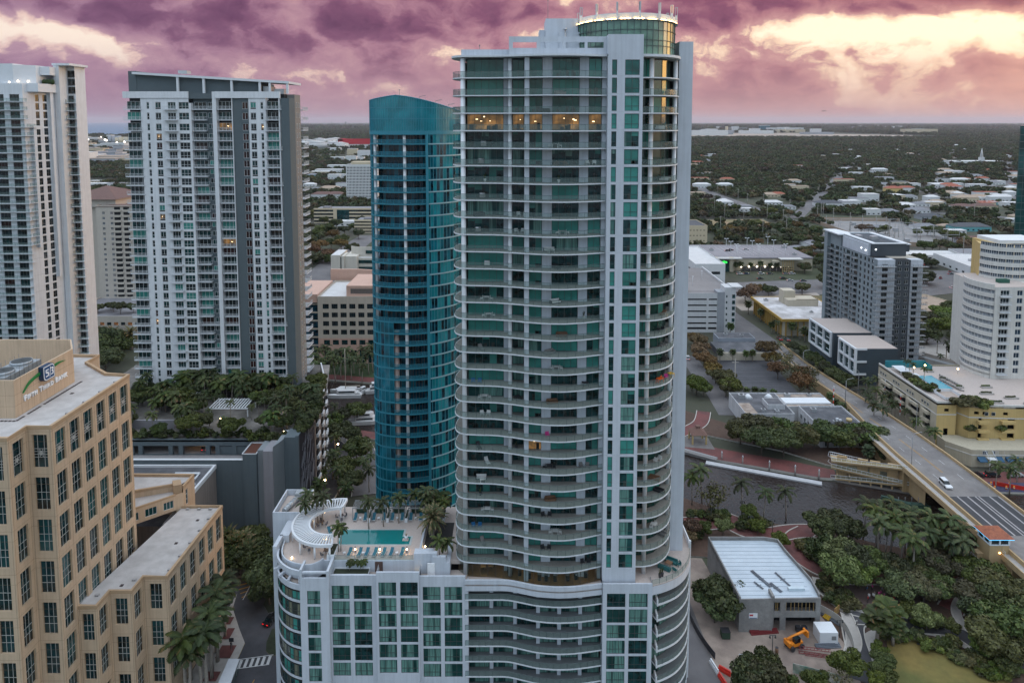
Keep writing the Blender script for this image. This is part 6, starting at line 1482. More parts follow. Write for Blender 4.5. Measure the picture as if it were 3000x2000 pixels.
def crown_mesh(r,h0,h1,m,n=2600,lobes=13,leaf=.42,flat=.75,seed=1,fill=.82):
 rs = np.random.RandomState(seed);cz = (h0+h1)/2;hz_ = (h1-h0)/2
 L_ = []
 for i in range(lobes):
  a = rs.rand()*6.283;q = r*(.15+.68*rs.rand()**.7)if i else 0;z = cz+(rs.rand()-.42)*hz_*1.1*(1-.45*q/r);L_.append((q*math.cos(a),q*math.sin(a),z,r*(.20+.24*rs.rand())))
 L_ = np.array(L_);w = L_[:,3]**2;k = rs.choice(lobes,n,p=w/w.sum())
 d = rs.normal(size=(n,3));d/=np.linalg.norm(d,axis=1)[:,None];rad = L_[k,3]*(fill+(1.02-fill)*rs.rand(n)**.6)
 d2 = d.copy();d2[:,2]*=flat;C = L_[k,:3]+d2*rad[:,None]
 nrm_ = d+rs.normal(size=(n,3))*.55;nrm_/=np.linalg.norm(nrm_,axis=1)[:,None]
 a = np.cross(nrm_,rs.normal(size=(n,3)));a/=np.linalg.norm(a,axis=1)[:,None];b = np.cross(nrm_,a);s_ = (leaf*(.55+.8*rs.rand(n)))[:,None]
 return quads_mesh('crown',C,a*s_,b*s_*.6,m)
def trunk_mb(h,r0,spread,seed,limbs=6,m=BARK):
 rs = random.Random(seed);mb = MB(m);mb.tube([(0,0,-.2),(.05,0,h*.5),(.1,.05,h)],r0,7,True,r0*.6)
 for i in range(limbs):
  a = 6.283*i/limbs+rs.random();z = h*(.55+.4*rs.random());l = spread*(.55+.4*rs.random())
  mb.tube([(.06,0,z),(l*.5*math.cos(a),l*.5*math.sin(a),z+l*.45),(l*math.cos(a),l*math.sin(a),z+l*.75)],r0*.5,5,True,r0*.12)
 return mb
def proto(name,tm,cm):
 o = bpy.data.objects.new(name,None)
 for nme,me in(('trunk',tm),('crown',cm)):
  c = bpy.data.objects.new(nme,me);c.parent = o;KIDS.setdefault(o,[]).append(c)
 return o
def mk_oak(m,seed,n=6200,leaf=.25):return proto('broadleaf_tree',trunk_mb(3.2,.24,3.2,seed).mesh('trunk'),crown_mesh(4.8,2.0,8.4,m,n,24,leaf,.66,seed,.6))
OAKS = [mk_oak(LF_G,1),mk_oak(LF_G,2),mk_oak(LF_O,3),mk_oak(LF_G,4)]
LIGHT = [mk_oak(LF_L,5),mk_oak(LF_L,6)];RUST = [mk_oak(LF_R,7,3800,.24),mk_oak(LF_R,8,3400,.24)]
SPARSE = [proto('broadleaf_tree',trunk_mb(3.0,.16,3.6,21,9,TWIG).mesh('trunk'),crown_mesh(4.0,3.0,7.6,LF_O,420,16,.22,.8,9,.5))]
def mk_shrub(m,seed,n=700):
 mb = MB(BARK);[mb.tube([(0,0,-.1),(.3*math.cos(a),.3*math.sin(a),.5)],.03,4)for a in(0,2,4)]
 return proto('shrub',mb.mesh('stem'),crown_mesh(1.25,.0,1.7,m,n,9,.20,.8,seed))
SHRUB = [mk_shrub(LF_G,31),mk_shrub(LF_L,32),mk_shrub(LF_O,33)]
for o in SHRUB:KIDS[o][0].name = 'stem'
def frond_quads(rs,nf,L_,droop,tilt0,tilt1,leafl,z0,wid=.15,segs=11):
 C,A,B = [],[],[]
 for i in range(nf):
  a = 6.283*(i*.381966%1)+rs.rand()*.3;f_ = i/nf;t0 = tilt0+(tilt1-tilt0)*f_;l = L_*(.85+.25*rs.rand())
  p = np.array([0,0,z0]);ang = t0;out = np.array([math.cos(a),math.sin(a),0]);side = np.array([-math.sin(a),math.cos(a),0])
  for k in range(segs):
   d = out*math.cos(ang)+np.array([0,0,math.sin(ang)]);q = p+d*l/segs;mid = (p+q)/2
   C.append(mid);A.append(d*l/segs*.55);B.append(side*.05)
   if k>0:
    ll = leafl*math.sin(math.pi*min(1,(k+1.5)/(segs+1.5)))*(.8+.3*rs.rand())
    for s_ in(-1,1):
     for sub in(0,.5):
      ld = side*s_*.62+d*.70+np.array([0,0,-.22-.25*rs.rand()]);ld/=np.linalg.norm(ld)
      C.append(p+d*l/segs*sub+ld*ll/2);A.append(ld*ll/2);wv = np.cross(ld,np.cross(d,ld));wv/=np.linalg.norm(wv)+1e-6;B.append(wv*wid/2)
   p = q;ang-=droop/segs*(1.0+.6*k/segs)
 return np.array(C),np.array(A),np.array(B)
def mk_palm(h,nf,L_,droop,t0,t1,leafl,m,seed,r=.16,bend=.5,shaft=None,name='palm_tree',wid=.17):
 rs = np.random.RandomState(seed);tb = MB(PBARK);b1 = bend*(rs.rand()+.3)
 tb.tube([(-b1,0,-.2),(-b1*.7,.05,h*.35),(-b1*.25,0,h*.7),(0,0,h)],r*1.35,7,True,r*.8)
 if shaft:tb.mat(shaft);tb.tube([(0,0,h-.2),(0,0,h+1.0)],r*1.0,7,True,r*.5)
 C,A,B = frond_quads(rs,nf,L_,droop,t0,t1,leafl,h+(.9 if shaft else.1),wid)
 return proto(name,tb.mesh('trunk'),quads_mesh('crown',C,A,B,m))
COCO = [mk_palm(8.2,15,3.5,1.6,1.25,-.25,.95,LF_P,41+i,.15,.9,wid=.13)for i in range(3)]
ROYAL = [mk_palm(10.5,14,3.6,1.5,1.3,-.1,.95,LF_P,51+i,.22,.15,mat('crownshaft',(.05,.09,.03),.6),wid=.13)for i in range(2)]
DATE = [mk_palm(5.0,46,3.9,.9,1.45,-.75,.6,LF_D,61,.38,.1,wid=.13)]
SABAL = [mk_palm(4.6,26,2.0,1.1,1.4,-.6,.95,LF_P,71+i,.17,.2,wid=.2)for i in range(2)]
FERN = [mk_palm(2.6,13,2.0,1.9,1.35,.1,.75,LF_P,81+i,.08,.4,wid=.16)for i in range(3)]
def plant(pr,p,h,label,cat='tree',group=None,sc_=None,wide=1.0):
 o = pr[rnd.randrange(len(pr))];base = {id(q):v for q,v in PH}.get(id(o),1.0);s_ = h/base
 c = dup(o,(p[0],p[1],p[2]),rnd.random()*6.28,(s_*wide,s_*wide,s_),label,group);c['category'] = cat;return c
PH = []
for lst,v in((OAKS,8.6),(LIGHT,8.6),(RUST,8.6),(SPARSE,7.6),(SHRUB,1.7),(COCO,9.6),(ROYAL,12.5),(DATE,8.0),(SABAL,6.0),(FERN,3.6)):PH+=[(q,v)for q in lst]
def stand(pts,pr,hs,fmt,cat,group,z=0.0,proj=None,frac=.62,left='from the left',wide=1.0):
 """plant a stand of trees given by the picture place of their crowns; each label counts them from the left"""
 Q = []
 for i,p in enumerate(pts):
  h = (hs if isinstance(hs,(int,float))else hs[i%len(hs)])*(.92+.16*rnd.random());g = proj(p[0],p[1],z+h*frac)if proj else p;Q.append((g[0],g[1],h))
 Q.sort(key=lambda q:PX(q[0],q[1],z)[0])
 for i,(x,y,h)in enumerate(Q):plant(pr,(x,y,z),h,fmt%(ordw(i)+' from the left'),cat,group,wide=wide)
def CU(x,y,z=0.0):return G(x,y,z)
def C4(x,y,z=0.0):return G(x/2.613,1500+y/2.613,z)
def CB(x,y,z=0.0):return G(600+x/3.136,750+y/3.136,z)
def CC(x,y,z=0.0):return G(900+x/3.338,980+y/3.338,z)
stand([(960,570),(1050,600),(880,590)],OAKS,8.5,'dense green oak at the river edge of the park, %s','tree','oaks at the river edge',.4,C7)
stand([(930,750),(1020,760),(1110,790),(1200,810),(1010,860),(1120,870)],OAKS[:2]+LIGHT[:1],[8,9,8.5],'broad oak between the red path and the shaded plaza, %s','tree','oaks by the red path',.4,C7)
stand([(1320,850),(1440,890),(1380,950),(1540,860),(1520,960),(1640,830),(1620,960),(1670,740)],OAKS,[7.5,7,8.5],'dark oak shading the small brick plaza, %s','tree','oaks over the brick plaza',.4,C7,wide=1.15)
stand([(1890,900),(1990,950),(1860,1030),(1970,1060),(2080,1040),(2110,1150),(1910,1150),(2020,1190),(2100,1280),(1990,1300)],OAKS,[8.5,9.5,8],'large oak in the grove right of the lawn, %s','tree','oak grove right of the lawn',.4,C7,wide=1.15)
stand([(280,1000),(320,1060),(240,1080)],OAKS[:2],[9,7.5,7],'round oak beside the unfinished building, %s','tree','oaks beside the unfinished building',.4,C7,wide=1.1)
stand([(540,1470),(450,1530),(620,1530),(560,1560)],OAKS,[8,7,7],'green oak at the bottom edge below the portable toilets, %s','tree','oaks at the bottom edge',.4,C7)
stand([(1050,1430),(1000,1545),(860,1540)],SPARSE+LIGHT[:1],[6.5,5,5],'thin small tree at the corner of the building site, %s','tree','small trees at the site corner',.4,C7)
stand([(1540,1150),(1690,1210),(1430,1115),(1880,1340),(2020,1430)],LIGHT+OAKS[:1],[6,4,5,4,5],'young tree along the park path above the lawn, %s','tree','young trees above the lawn',.4,C7)
stand([(1250,1370),(1275,1430),(1250,1490),(1290,1530),(1250,1550)],LIGHT+OAKS[:1],[4,4.5,4,4],'leafy tree on the left edge of the lawn, %s','tree','trees left of the lawn',.4,C7)
stand([(1235,1180),(1300,1130),(1330,1215)],SABAL,[7.5,7.5,6],'bushy fan palm at the fork of the dark path, %s','palm','fan palms at the path fork',.4,C7,.75,wide=1.5)
stand([(1170,480),(1220,520),(1270,500),(1330,480),(1340,560),(1300,610),(1400,560),(1390,650),(1440,530),(1490,600),(1560,560),(1540,650),(1600,600),(1680,580),(1640,680),(1740,640),(1460,700),(1700,710),(1760,710),(1240,590)],COCO,[11,12,10.5],'coconut palm in the riverside palm grove, %s','palm','coconut palms in the riverside grove',.4,C7,.84)
stand([(100,310),(150,270),(400,350),(550,410),(670,400)],COCO,[10,11,11,9,10],'tall coconut palm on the river path near the main tower, %s','palm','coconut palms on the river path',.4,C7,.84)
stand([(290,595),(175,610),(640,680),(505,600),(450,510)],LIGHT,[4.5,4,4.5,4,5],'young green tree on the red brick path, %s','tree','young trees on the brick path',.4,C7)
stand([(205,430),(260,410)],SPARSE,[9,7],'bare brown tree by the river, %s','tree','bare trees by the river',.4,C7)
stand([(85,600),(75,660)],RUST[:1],[6,4.5],'withered orange tree beside the main tower, %s','tree','withered trees',.4,C7)
beds = []
for cx,cy,w_,h_,n in((200,530,130,45,20),(480,585,120,50,22),(800,720,50,70,14),(860,790,80,50,14),(930,960,60,60,14),(1000,1040,70,60,16),(1060,1090,40,30,6),(120,650,60,30,8),(1410,1270,120,18,20),(1620,1320,120,30,18),(1800,1400,130,40,18),(1980,1490,120,40,14),(1560,1200,70,40,10),(1850,1130,60,60,8)):
 for i in range(n):
  a = rnd.random()*6.28;q = rnd.random()**.5;beds.append((cx+w_*q*math.cos(a),cy+h_*q*math.sin(a)*.6))
stand(beds,SHRUB,[1.6,2.0,1.3],'low shrub in the planted beds of the riverside park, %s','shrub','shrubs in the park beds',.4,C7,.5,wide=1.3)
stand([(440,1050),(530,1030),(610,1075),(690,1040),(770,1085),(850,1075),(940,1085),(1030,1070),(1110,1100),(1190,1080),(1270,1085),(1340,1090),(580,1110),(730,1120)],OAKS,[9,10,9],'spreading oak in front of the white flat building, %s','tree','oaks along the far bank',.5,C6,wide=1.15)
stand([(1330,1170),(1390,1180),(1440,1220),(1300,1220)],SABAL+OAKS[:1],[6,7],'dark tree under the bridge side, %s','tree','trees by the bridge side',.3,C6)
stand([(140,740),(190,770),(110,720)],LIGHT,[9,7,7],'bright green round tree beside the service road, %s','tree','green trees by the service road',0,C6)
stand([(330,690),(380,750),(340,760)],OAKS[2:3]+LIGHT[:1],[8,8.5],'olive green tree at the corner of the parking lot, %s','tree','olive trees at the lot corner',0,C6)
stand([(270,675),(230,590),(160,500),(190,560),(120,430),(150,450),(250,640)],RUST+OAKS[2:3],[8,7.5,9],'rust coloured tree along the left side of the parking lot, %s','tree','rust trees left of the lot',0,C6)
stand([(610,490),(670,500),(640,560),(720,590),(780,650),(850,655),(840,730),(900,760),(690,640),(900,690)],RUST+SPARSE,[10,9,8],'autumn brown tree between parking lot and bridge road, %s','tree','brown trees along the bridge road',0,C6)
stand([(470,130),(510,110)],RUST,10,'orange tree behind the louvred garage, %s','tree','orange trees by the garage',0,C6)
stand([(300,525),(385,525),(475,535),(520,530)],SABAL,6,'small palm along the cream wall of the parking lot, %s','palm','palms on the cream wall',0,C6,.85)
stand([(480,785),(535,782),(590,792),(660,800),(1040,820),(1080,862),(1120,890),(1190,930),(1290,1020)],SABAL,5.5,'cabbage palm beside the white flat building, %s','palm','cabbage palms by the flat building',0,C6,.85)
stand([(370,350),(575,255),(490,200),(665,330),(692,340),(755,350),(790,348),(840,388),(875,380),(650,340)],SABAL+ROYAL,[8,7],'palm beside the ochre edged building, %s','palm','palms by the ochre edged building',0,C6,.85)
stand([(900+i*31,545+i*21+(i%2)*8)for i in range(10)]+[(800,490),(850,500)],OAKS[:2],[7,6],'dark street tree under the white framed podium, %s','tree','street trees under the framed podium',0,C6)
stand([(1290,740),(1350,800),(1400,850),(1360,730),(1430,760),(1310,850),(1400,930),(1340,900),(1440,830),(1280,810)],ROYAL,[11,12,10],'dark royal palm between slate block and bridge, %s','palm','royal palms between block and bridge',0,C6,.85)
stand([(1460,885),(1482,905),(1750,1085),(1720,1070),(1560,940),(1620,1010)],ROYAL,[10,9,11],'slim palm along the ochre podium side, %s','palm','palms along the podium side',0,C6,.85)
stand([(1970,240),(2050,260),(2090,210)],COCO,[9,10],'palm in front of the teal shop awnings, %s','palm','palms before the awnings',0,C7,.85)
stand([(1700,290),(1740,350),(1800,255),(1850,300),(1920,340),(1880,225),(1950,280),(1990,250),(1700,400),(1930,420),(1980,400),(1790,340)],OAKS+LIGHT,[10,9,11],'green park tree between the slate block and the rounded tower, %s','tree','park trees behind the pool deck',0,C6)
stand([(1770,455),(1830,475),(1790,565),(1885,560),(1860,500),(1950,530)],SABAL+ROYAL,[8,9],'palm in the sunken garden behind the pool deck, %s','palm','palms in the sunken garden',0,C6,.85)
stand([(1555,600),(1605,622),(1680,655),(1580,600)],ROYAL,[6,6.5,7],'lit palm beside the turquoise pool, %s','palm','palms by the turquoise pool',16.6,C6,.85)
stand([(1540+i*17,668+i*12)for i in range(9)]+[(1720,770),(1745,760),(1700,780),(1760,780)],SHRUB,[1.8,2.4],'clipped hedge plant on the edge of the pool deck, %s','shrub','hedge on the pool deck edge',16.6,C6,.5,wide=1.2)
stand([(1930,865),(1965,855),(2000,860),(2035,858),(2070,868)],SHRUB,[3.4,3.8],'dark bushy tree at the foot of the rounded tower, %s','shrub','bushes at the tower foot',16.6,C6,.5,wide=1.3)
stand([(1990,1050),(1975,1090),(2190,1060),(2200,1120),(2000,1130),(2180,1140)],SHRUB,[2.0],'trailing balcony plant on the ochre facade, %s','shrub','plants on the ochre balconies',9.0,lambda x,y,z:(AT(1980+x/2.3059,800+y/2.3059,226.9)[0],226.9),.5)
stand([(1700,540),(1650,640),(1710,620),(1660,760),(1600,800),(1450,930),(1520,990),(1560,940),(1450,1090),(1610,900),(1400,1000)],ROYAL,[13,14,12],'tall royal palm on the pavement beside the bank, %s','palm','royal palms beside the bank',0,C4,.88,wide=1.25)
stand([(1740,200),(1800,260),(1860,230),(1920,190),(1830,330),(1760,360),(1900,310),(1720,300),(1960,240)],OAKS[:2]+DATE,[8,9,8],'dark tree against the grey garage wall, %s','tree','trees against the garage wall',0,C4)
stand([(2020,360),(2040,460),(2060,560),(2050,300)],OAKS[:2],[9,10,8],'green tree close to the rounded hotel corner, %s','tree','trees by the hotel corner',0,C4)
gpts = []
while len(gpts)<120:
 x = -128+rnd.random()*66;y = 189.5+rnd.random()*33
 if not(x>-66 and y<192)and not(-112<x<-100 and 193<y<204)and not(-93<x<-80 and 201<y<210):gpts.append((x,y))
gpts+=[(-112+i*2.0+rnd.random(),222.3+rnd.random())for i in range(18)]+[(-60.6,190+i*3.4)for i in range(5)]+[(-62.5-i,208+i*5)for i in range(5)]
stand(gpts[:70],ROYAL+COCO+FERN,[7,5,8],'dark palm in the raised podium garden, %s','palm','palms in the raised garden',24.6)
stand(gpts[70:],OAKS[:2],[5,6.5,4.2],'leafy tree in the raised podium garden, %s','tree','trees in the raised garden',24.6)
stand([(-138+i*1.9,188.8+rnd.random()*1.2)for i in range(36)]+[(-73.5+i*1.1,186.6+rnd.random())for i in range(10)],SHRUB[:1],[2.2,1.8,2.6],'hedge shrub along the front edge of the raised garden, %s','shrub','hedge of the raised garden',24.6)
stand([(1050,870),(1110,850),(1170,900),(1240,890),(1300,880),(1360,910),(1450,860),(1500,900),(1420,950),(1340,960),(1180,950),(1080,960),(1000,940),(1030,1010),(1450,1010),(1240,960),(1530,850),(1130,1000)],COCO,[11,12,10],'tall palm on the lawn in front of the pink building, %s','palm','palms before the pink building',0,CB,.84)
stand([(330,730),(500,680),(260,700),(240,800),(300,880),(420,930),(270,1010),(480,1040),(450,1130),(380,1220),(230,1190),(290,1160),(180,1290),(300,1330),(150,1360),(420,1370),(590,1110),(620,1200)],COCO+OAKS[:2],[8,9,7],'dark tree in the garden between curved garage and blue tower, %s','tree','garden trees by the blue tower',0,CC,.8)
stand([(380,1500),(560,1240),(120,1450),(90,1500),(600,1320)],COCO,[9,8],'palm along the lane to the blue tower, %s','palm','palms along the lane',0,CC,.85)
stand([(950,1040),(1000,1090),(930,1130),(880,1080),(1050,1130),(1000,1020),(900,1220),(960,1250),(1100,1080)],OAKS[:2],[14,13,9],'dark round tree below the cream hotel tower, %s','tree','trees below the cream tower',0,lambda x,y,z:G(x/3.136,650+y/3.136,z))
stand([(850,980),(1030,990),(1200,990)],DATE,[13,13,12],'large date palm before the low cream arcade, %s','palm','date palms before the arcade',0,lambda x,y,z:G(x/3.136,650+y/3.136,z),.85)
DK = 30.4
stand([(1120,1470),(1168,1458),(1215,1445),(1250,1440),(1078,1470)],COCO,6.5,'slim palm behind the row of cabanas, %s','palm','palms behind the cabanas',DK,lambda x,y,z:G(x,y,z),.86)
plant(DATE,(-16.2,133.2,29.6),7.6,'large date palm with drooping brown fronds at the end of the pool','palm')
stand([(900,1450),(925,1465),(948,1460),(893,1480)],COCO,6.5,'palm beside the white roof box of the hotel, %s','palm','palms by the roof box',DK,lambda x,y,z:G(x,y,z),.8)
stand([(990,1545),(1000,1550)],COCO,5.5,'small double palm between pergola and pool, %s','palm','double palm by the pool',DK,lambda x,y,z:G(x,y,z),.85)
stand([(1270,1470),(1300,1475),(1285,1455),(1250,1465)],COCO+FERN,6.5,'dark palm behind the date palm of the terrace, %s','palm','dark palms behind the date palm',DK-1,lambda x,y,z:G(x,y,z),.8)
stand([(1285,1585),(1310,1590)],COCO,6.0,'palm in the planter next to the main tower, %s','palm','palms in the tower planter',28.2,lambda x,y,z:G(x,y,z),.85)
stand([(1025,1655),(1040,1650),(1055,1655),(1065,1652)],FERN,1.9,'dark fern in the long white planter under the pool wall, %s','shrub','ferns in the white planter',28.9,lambda x,y,z:G(x,y,z),.5)
# the far city
def F2(x,y,z=0.0):return G(2000+x/2.688,540+y/2.688,z)
def F3(x,y,z=0.0):return G(2500+x/2.688,500+y/2.688,z)
def FL(x,y,z=0.0):return G(880+x/2.8,340+y/2.8,z)
def FO(x,y,z=0.0):return G(210+x/5.405,330+y/5.405,z)
HWALL = {'white':mat('house_white',(.62,.62,.61),.8,.06,.3),'cream':mat('house_cream',(.55,.46,.32),.8,.06,.3),'yellow':mat('house_yellow',(.58,.44,.17),.8,.06,.3),'teal':mat('house_teal',(.13,.36,.38),.8,.06,.3),'grey':mat('house_grey',(.33,.34,.36),.8,.06,.3)}
HROOF = {'white':mat('hroof_white',(.58,.57,.56),.8,.12,.3),'grey':mat('hroof_grey',(.20,.20,.215),.8,.15,.3),'red':mat('hroof_red',(.32,.095,.055),.8,.2,.5),'brown':mat('hroof_brown',(.14,.075,.062),.8,.15,.5),'tan':mat('hroof_tan',(.36,.27,.20),.8,.15,.4),'dark':mat('hroof_dark',(.07,.075,.085),.8,.15,.4)}
HOUSES = []
def house(p,w,d,h,wall,roof,label,hip=True,group='houses among the far trees',rz=0.0,name='house',cat='house',rh=None):
 t = thing(name,label,cat,(p[0],p[1],0),rz,group);a,b = w/2,d/2;HOUSES.append((p[0],p[1],max(a,b)))
 mb = MB(HWALL[wall]);S = [0];n = max(1,int(w/5))
 for i in range(n):S+=[w*(i+.3)/n,w*(i+.7)/n]
 S.append(w);panel_wall(mb,(-a,-b),(1,0),S,[0,1.0,2.4,h],lambda i,j:i%2==1 and j==1,.2)
 mb.poly([(-a,b,0),(-a,-b,0),(-a,-b,h),(-a,b,h)][::-1]);mb.poly([(a,-b,0),(a,b,0),(a,b,h),(a,-b,h)]);mb.poly([(a,b,0),(-a,b,0),(-a,b,h),(a,b,h)])
 mb.mat(DGLASS);mb.poly([(-a,-b+.19,.9),(a,-b+.19,.9),(a,-b+.19,2.5),(-a,-b+.19,2.5)]);lmesh('wall',mb,t)
 mb = MB(HROOF[roof]);rh = rh or min(w,d)*.22;e = .5
 if hip:
  r = max(0.1,(w-d)/2)if w>d else 0.1
  P = [(-a-e,-b-e,h),(a+e,-b-e,h),(a+e,b+e,h),(-a-e,b+e,h)];r0,r1 = (-r,0,h+rh),(r,0,h+rh)
  mb.poly([P[0],P[1],r1,r0]);mb.poly([P[1],P[2],r1]);mb.poly([P[2],P[3],r0,r1]);mb.poly([P[3],P[0],r0]);mb.poly(P[::-1])
 else:mb.box(-a-.2,a+.2,-b-.2,b+.2,h,h+.35);mb.box(-a*.3,-a*.1,-b*.2,b*.2,h+.351,h+1.2)
 lmesh('roof',mb,t);return t
L1 = [(F3(x,y),w,d,h,wa,ro,hp_)for x,y,w,d,h,wa,ro,hp_ in((720,120,60,12,5,'white','white',0),(745,135,26,14,6,'white','red',1),(310,175,24,16,8,'yellow','red',1),(115,235,24,16,10,'white','white',0),(30,245,26,14,6,'white','grey',0),(880,240,30,16,6,'cream','tan',1),(985,228,26,15,5,'cream','tan',1),(830,205,24,12,4,'white','grey',1),(850,300,26,14,4,'white','brown',1),(1020,296,30,14,4,'cream','brown',1),(1060,268,20,10,4,'teal','white',0),(400,288,24,14,4,'white','white',1),(520,280,22,12,4,'white','grey',1),(140,345,18,12,7,'white','white',0),(270,340,22,13,4,'grey','grey',1),(500,330,26,14,4,'white','grey',1),(590,380,26,14,4,'grey','dark',1),(550,460,24,12,4,'white','grey',1),(640,485,16,9,4,'white','white',0),(800,492,18,9,3.5,'white','white',0),(905,470,38,16,5,'teal','dark',1),(720,455,14,9,3.5,'cream','tan',1),(300,205,24,12,4,'white','white',0),(65,150,30,14,5,'white','white',0),(220,122,30,14,4,'white','grey',1),(765,22,50,20,6,'white','white',0),(950,60,34,18,5,'grey','grey',1),(1000,575,40,16,4,'grey','brown',1),(180,470,20,11,4,'grey','grey',1),(1275,405,18,9,4,'white','white',0),(1292,380,18,9,4,'cream','tan',1),(430,220,22,12,4,'white','grey',1))]
L1+=[(F2(x,y),w,d,h,wa,ro,hp_)for x,y,w,d,h,wa,ro,hp_ in((110,82,24,12,4,'cream','tan',0),(322,155,22,18,4,'white','white',1),(435,190,34,16,4,'grey','grey',0),(470,212,24,12,4,'white','white',0),(680,98,22,14,4,'cream','tan',1),(745,92,22,12,4,'cream','red',1),(690,160,30,12,4,'white','white',1),(820,195,20,10,4,'white','grey',1),(1140,172,34,16,5,'white','dark',1),(1260,165,30,14,5,'white','grey',0),(895,530,12,9,4,'white','grey',1),(1075,500,26,30,4.5,'white','grey',0),(1310,160,24,16,6,'white','white',0))]
cw = {'white':'white','grey':'grey','red':'red','brown':'dark brown','tan':'tan','dark':'slate dark'}
for i,(p,w,d,h,wa,ro,hp_)in enumerate(sorted(L1,key=lambda q:-q[0][1])):
 house(p,w,d,h,wa,ro,'%s house with %s %s roof, %s from the horizon in the right suburb'%(wa,cw[ro],'hipped' if hp_ else 'flat',ordw(i)),hp_)
rnd2 = random.Random(4);far = []
while len(far)<110:
 u = 2010+rnd2 .random()*980;v = 410+rnd2 .random()**.75*200;p = G(u,v)
 if not(2150<u<2300 and v>430)and not(u<2420 and v>560)and not(v>560 and 2400<u<2560):far.append(p)
for i,p in enumerate(sorted(far,key=lambda q:q[0])):
 k = rnd2 .random();wa = 'white' if k<.7 else 'cream';ro = rnd2 .choice(['white','white','grey','red','tan']);s_ = p[1]/1800
 house(p,(15+22*rnd2 .random())*(.7+.35*s_),11+2*s_,4+3*rnd2 .random(),wa,ro,'distant %s building with %s roof, %s from the left beyond the suburb trees'%(wa,cw[ro],ordw(i)),rnd2 .random()<.4,'distant buildings beyond the suburb')
L2 = [(FL(x,y),w,d,h,wa,ro,hp_)for x,y,w,d,h,wa,ro,hp_ in((100,500,22,14,5,'teal','grey',1),(280,515,24,14,9,'white','white',0),(340,505,26,14,7,'white','white',0),(350,585,22,14,8,'white','teal' if 0 else 'grey',0),(80,575,22,12,4,'white','white',1),(245,612,34,16,5,'cream','tan',1),(190,670,34,16,6,'white','brown',1),(290,668,26,16,6,'white','brown',1),(130,610,14,9,4,'white','grey',1),(240,462,60,24,7,'white','white',0),(180,472,50,24,5,'cream','white',0),(330,432,60,22,9,'white','white',0),(300,350,50,24,5,'white','white',0),(270,282,60,30,10,'white','white',0),(430,320,34,20,22,'cream','white',0),(535,345,46,24,24,'white','white',0),(420,375,30,20,16,'white','white',0),(470,372,40,20,12,'white','white',0))]
L2+=[(FO(x,y),w,d,h,wa,ro,0)for x,y,w,d,h,wa,ro in((180,810,60,40,32,'white','white'),(430,1110,30,12,4,'cream','white'),(500,1160,60,20,5,'white','white'),(700,1165,24,14,6,'white','grey'),(870,985,30,14,4,'white','white'),(780,1160,20,12,5,'cream','grey'))]
for i,(p,w,d,h,wa,ro,hp_)in enumerate(sorted(L2,key=lambda q:-q[0][1])):
 house(p,w,d,h,wa,ro,'%s building with %s roof, %s from the horizon left of the blue tower'%(wa,cw[ro],ordw(i)),hp_,'buildings left of the blue tower')
TANK = mat('tank_white',(.60,.59,.58),.6,.06,.02,streak=.1)
for i,(x,y,r,h)in enumerate(((105,238,32,20),(150,262,42,24),(200,232,34,20),(245,225,36,22),(270,258,42,22),(330,265,34,22),(60,225,30,18),(290,210,36,18),(385,250,30,16),(160,215,36,18),(35,250,36,18),(345,228,34,18))):
 p = FL(x,y);mb = MB(TANK);mb.cyl((p.x,p.y),r,0,h,20);mb.mat(HROOF['white']);mb.cyl((p.x,p.y),r*1.01,h,h+r*.16,20,r*.15)
 mb.build('storage_tank',label='white round storage tank of the far port, %s of twelve'%ordw(i),cat='storage tank',group='storage tanks of the port')
p = FL(480,262);t = thing('red_warehouse','white warehouse with bright red upper wall beside the storage tanks','warehouse',(p.x,p.y,0));mb = MB(HWALL['white']);mb.box(p.x-90,p.x+70,p.y,p.y+60,0,30);mb.build('wall',t);mb = MB(mat('red_cladding',(.50,.02,.03),.6));mb.box(p.x-91,p.x+71,p.y-.5,p.y-.01,16,40);mb.box(p.x-91,p.x-70,p.y-.5,p.y+60,30,40);mb.build('cladding',t)
for i in range(44):
 u,v = 222+rnd2 .random()*145,405+rnd2 .random()*78;p = G(u,v);w = 20+rnd2 .random()*90;h = 8+14*rnd2 .random()*p.y/2500;mb = MB(HWALL[rnd2 .choice(['white','white','cream','grey'])]);mb.box(p.x-w/2,p.x+w/2,p.y,p.y+40,0,h);mb.mat(HROOF[rnd2 .choice(['white','grey','tan'])]);mb.box(p.x-w/2-.3,p.x+w/2+.3,p.y-.3,p.y+40.3,h,h+1);mb.mat(DGLASS);mb.box(p.x-w/2.2,p.x+w/2.2,p.y-.1,p.y-.02,h*.5,h*.6)
 mb.build('port_shed',label='pale port shed near the sea, %s counted across the harbour'%ordw(i),cat='shed',group='port sheds near the sea')
for i,(x,h,w)in enumerate(((620,46,22),(735,38,26),(790,40,26),(680,40,12))):
 p = FO(x,520);mb = MB(HWALL['cream' if i else 'grey']);[mb.cyl((p.x+k*w*.9,p.y),w*.5,0,h,12)for k in range(3)];mb.build('silo',label='%s cluster of tall pale silos from the left at the port'%ordw(i),cat='silo',group='port silos')
for i in range(14):
 p = FO(60+rnd2 .random()*780,440+rnd2 .random()*130);mb = MB(lamp('harbour_light',(1,.9,.8),7));mb.ball((p.x,p.y,14+10*rnd2 .random()),4.5,n=6,m=4);mb.build('harbour_lamp',label='bright harbour lamp, %s across the port'%ordw(i),cat='lamp',group='harbour lamps')
sheet('sea_water',[(-70000,5300),(-2200,5300),(-14000,30000),(-34000,70000),(-70000,70000)],.5,watermat('sea_water',(.05,.13,.21),.6,.02,.45))
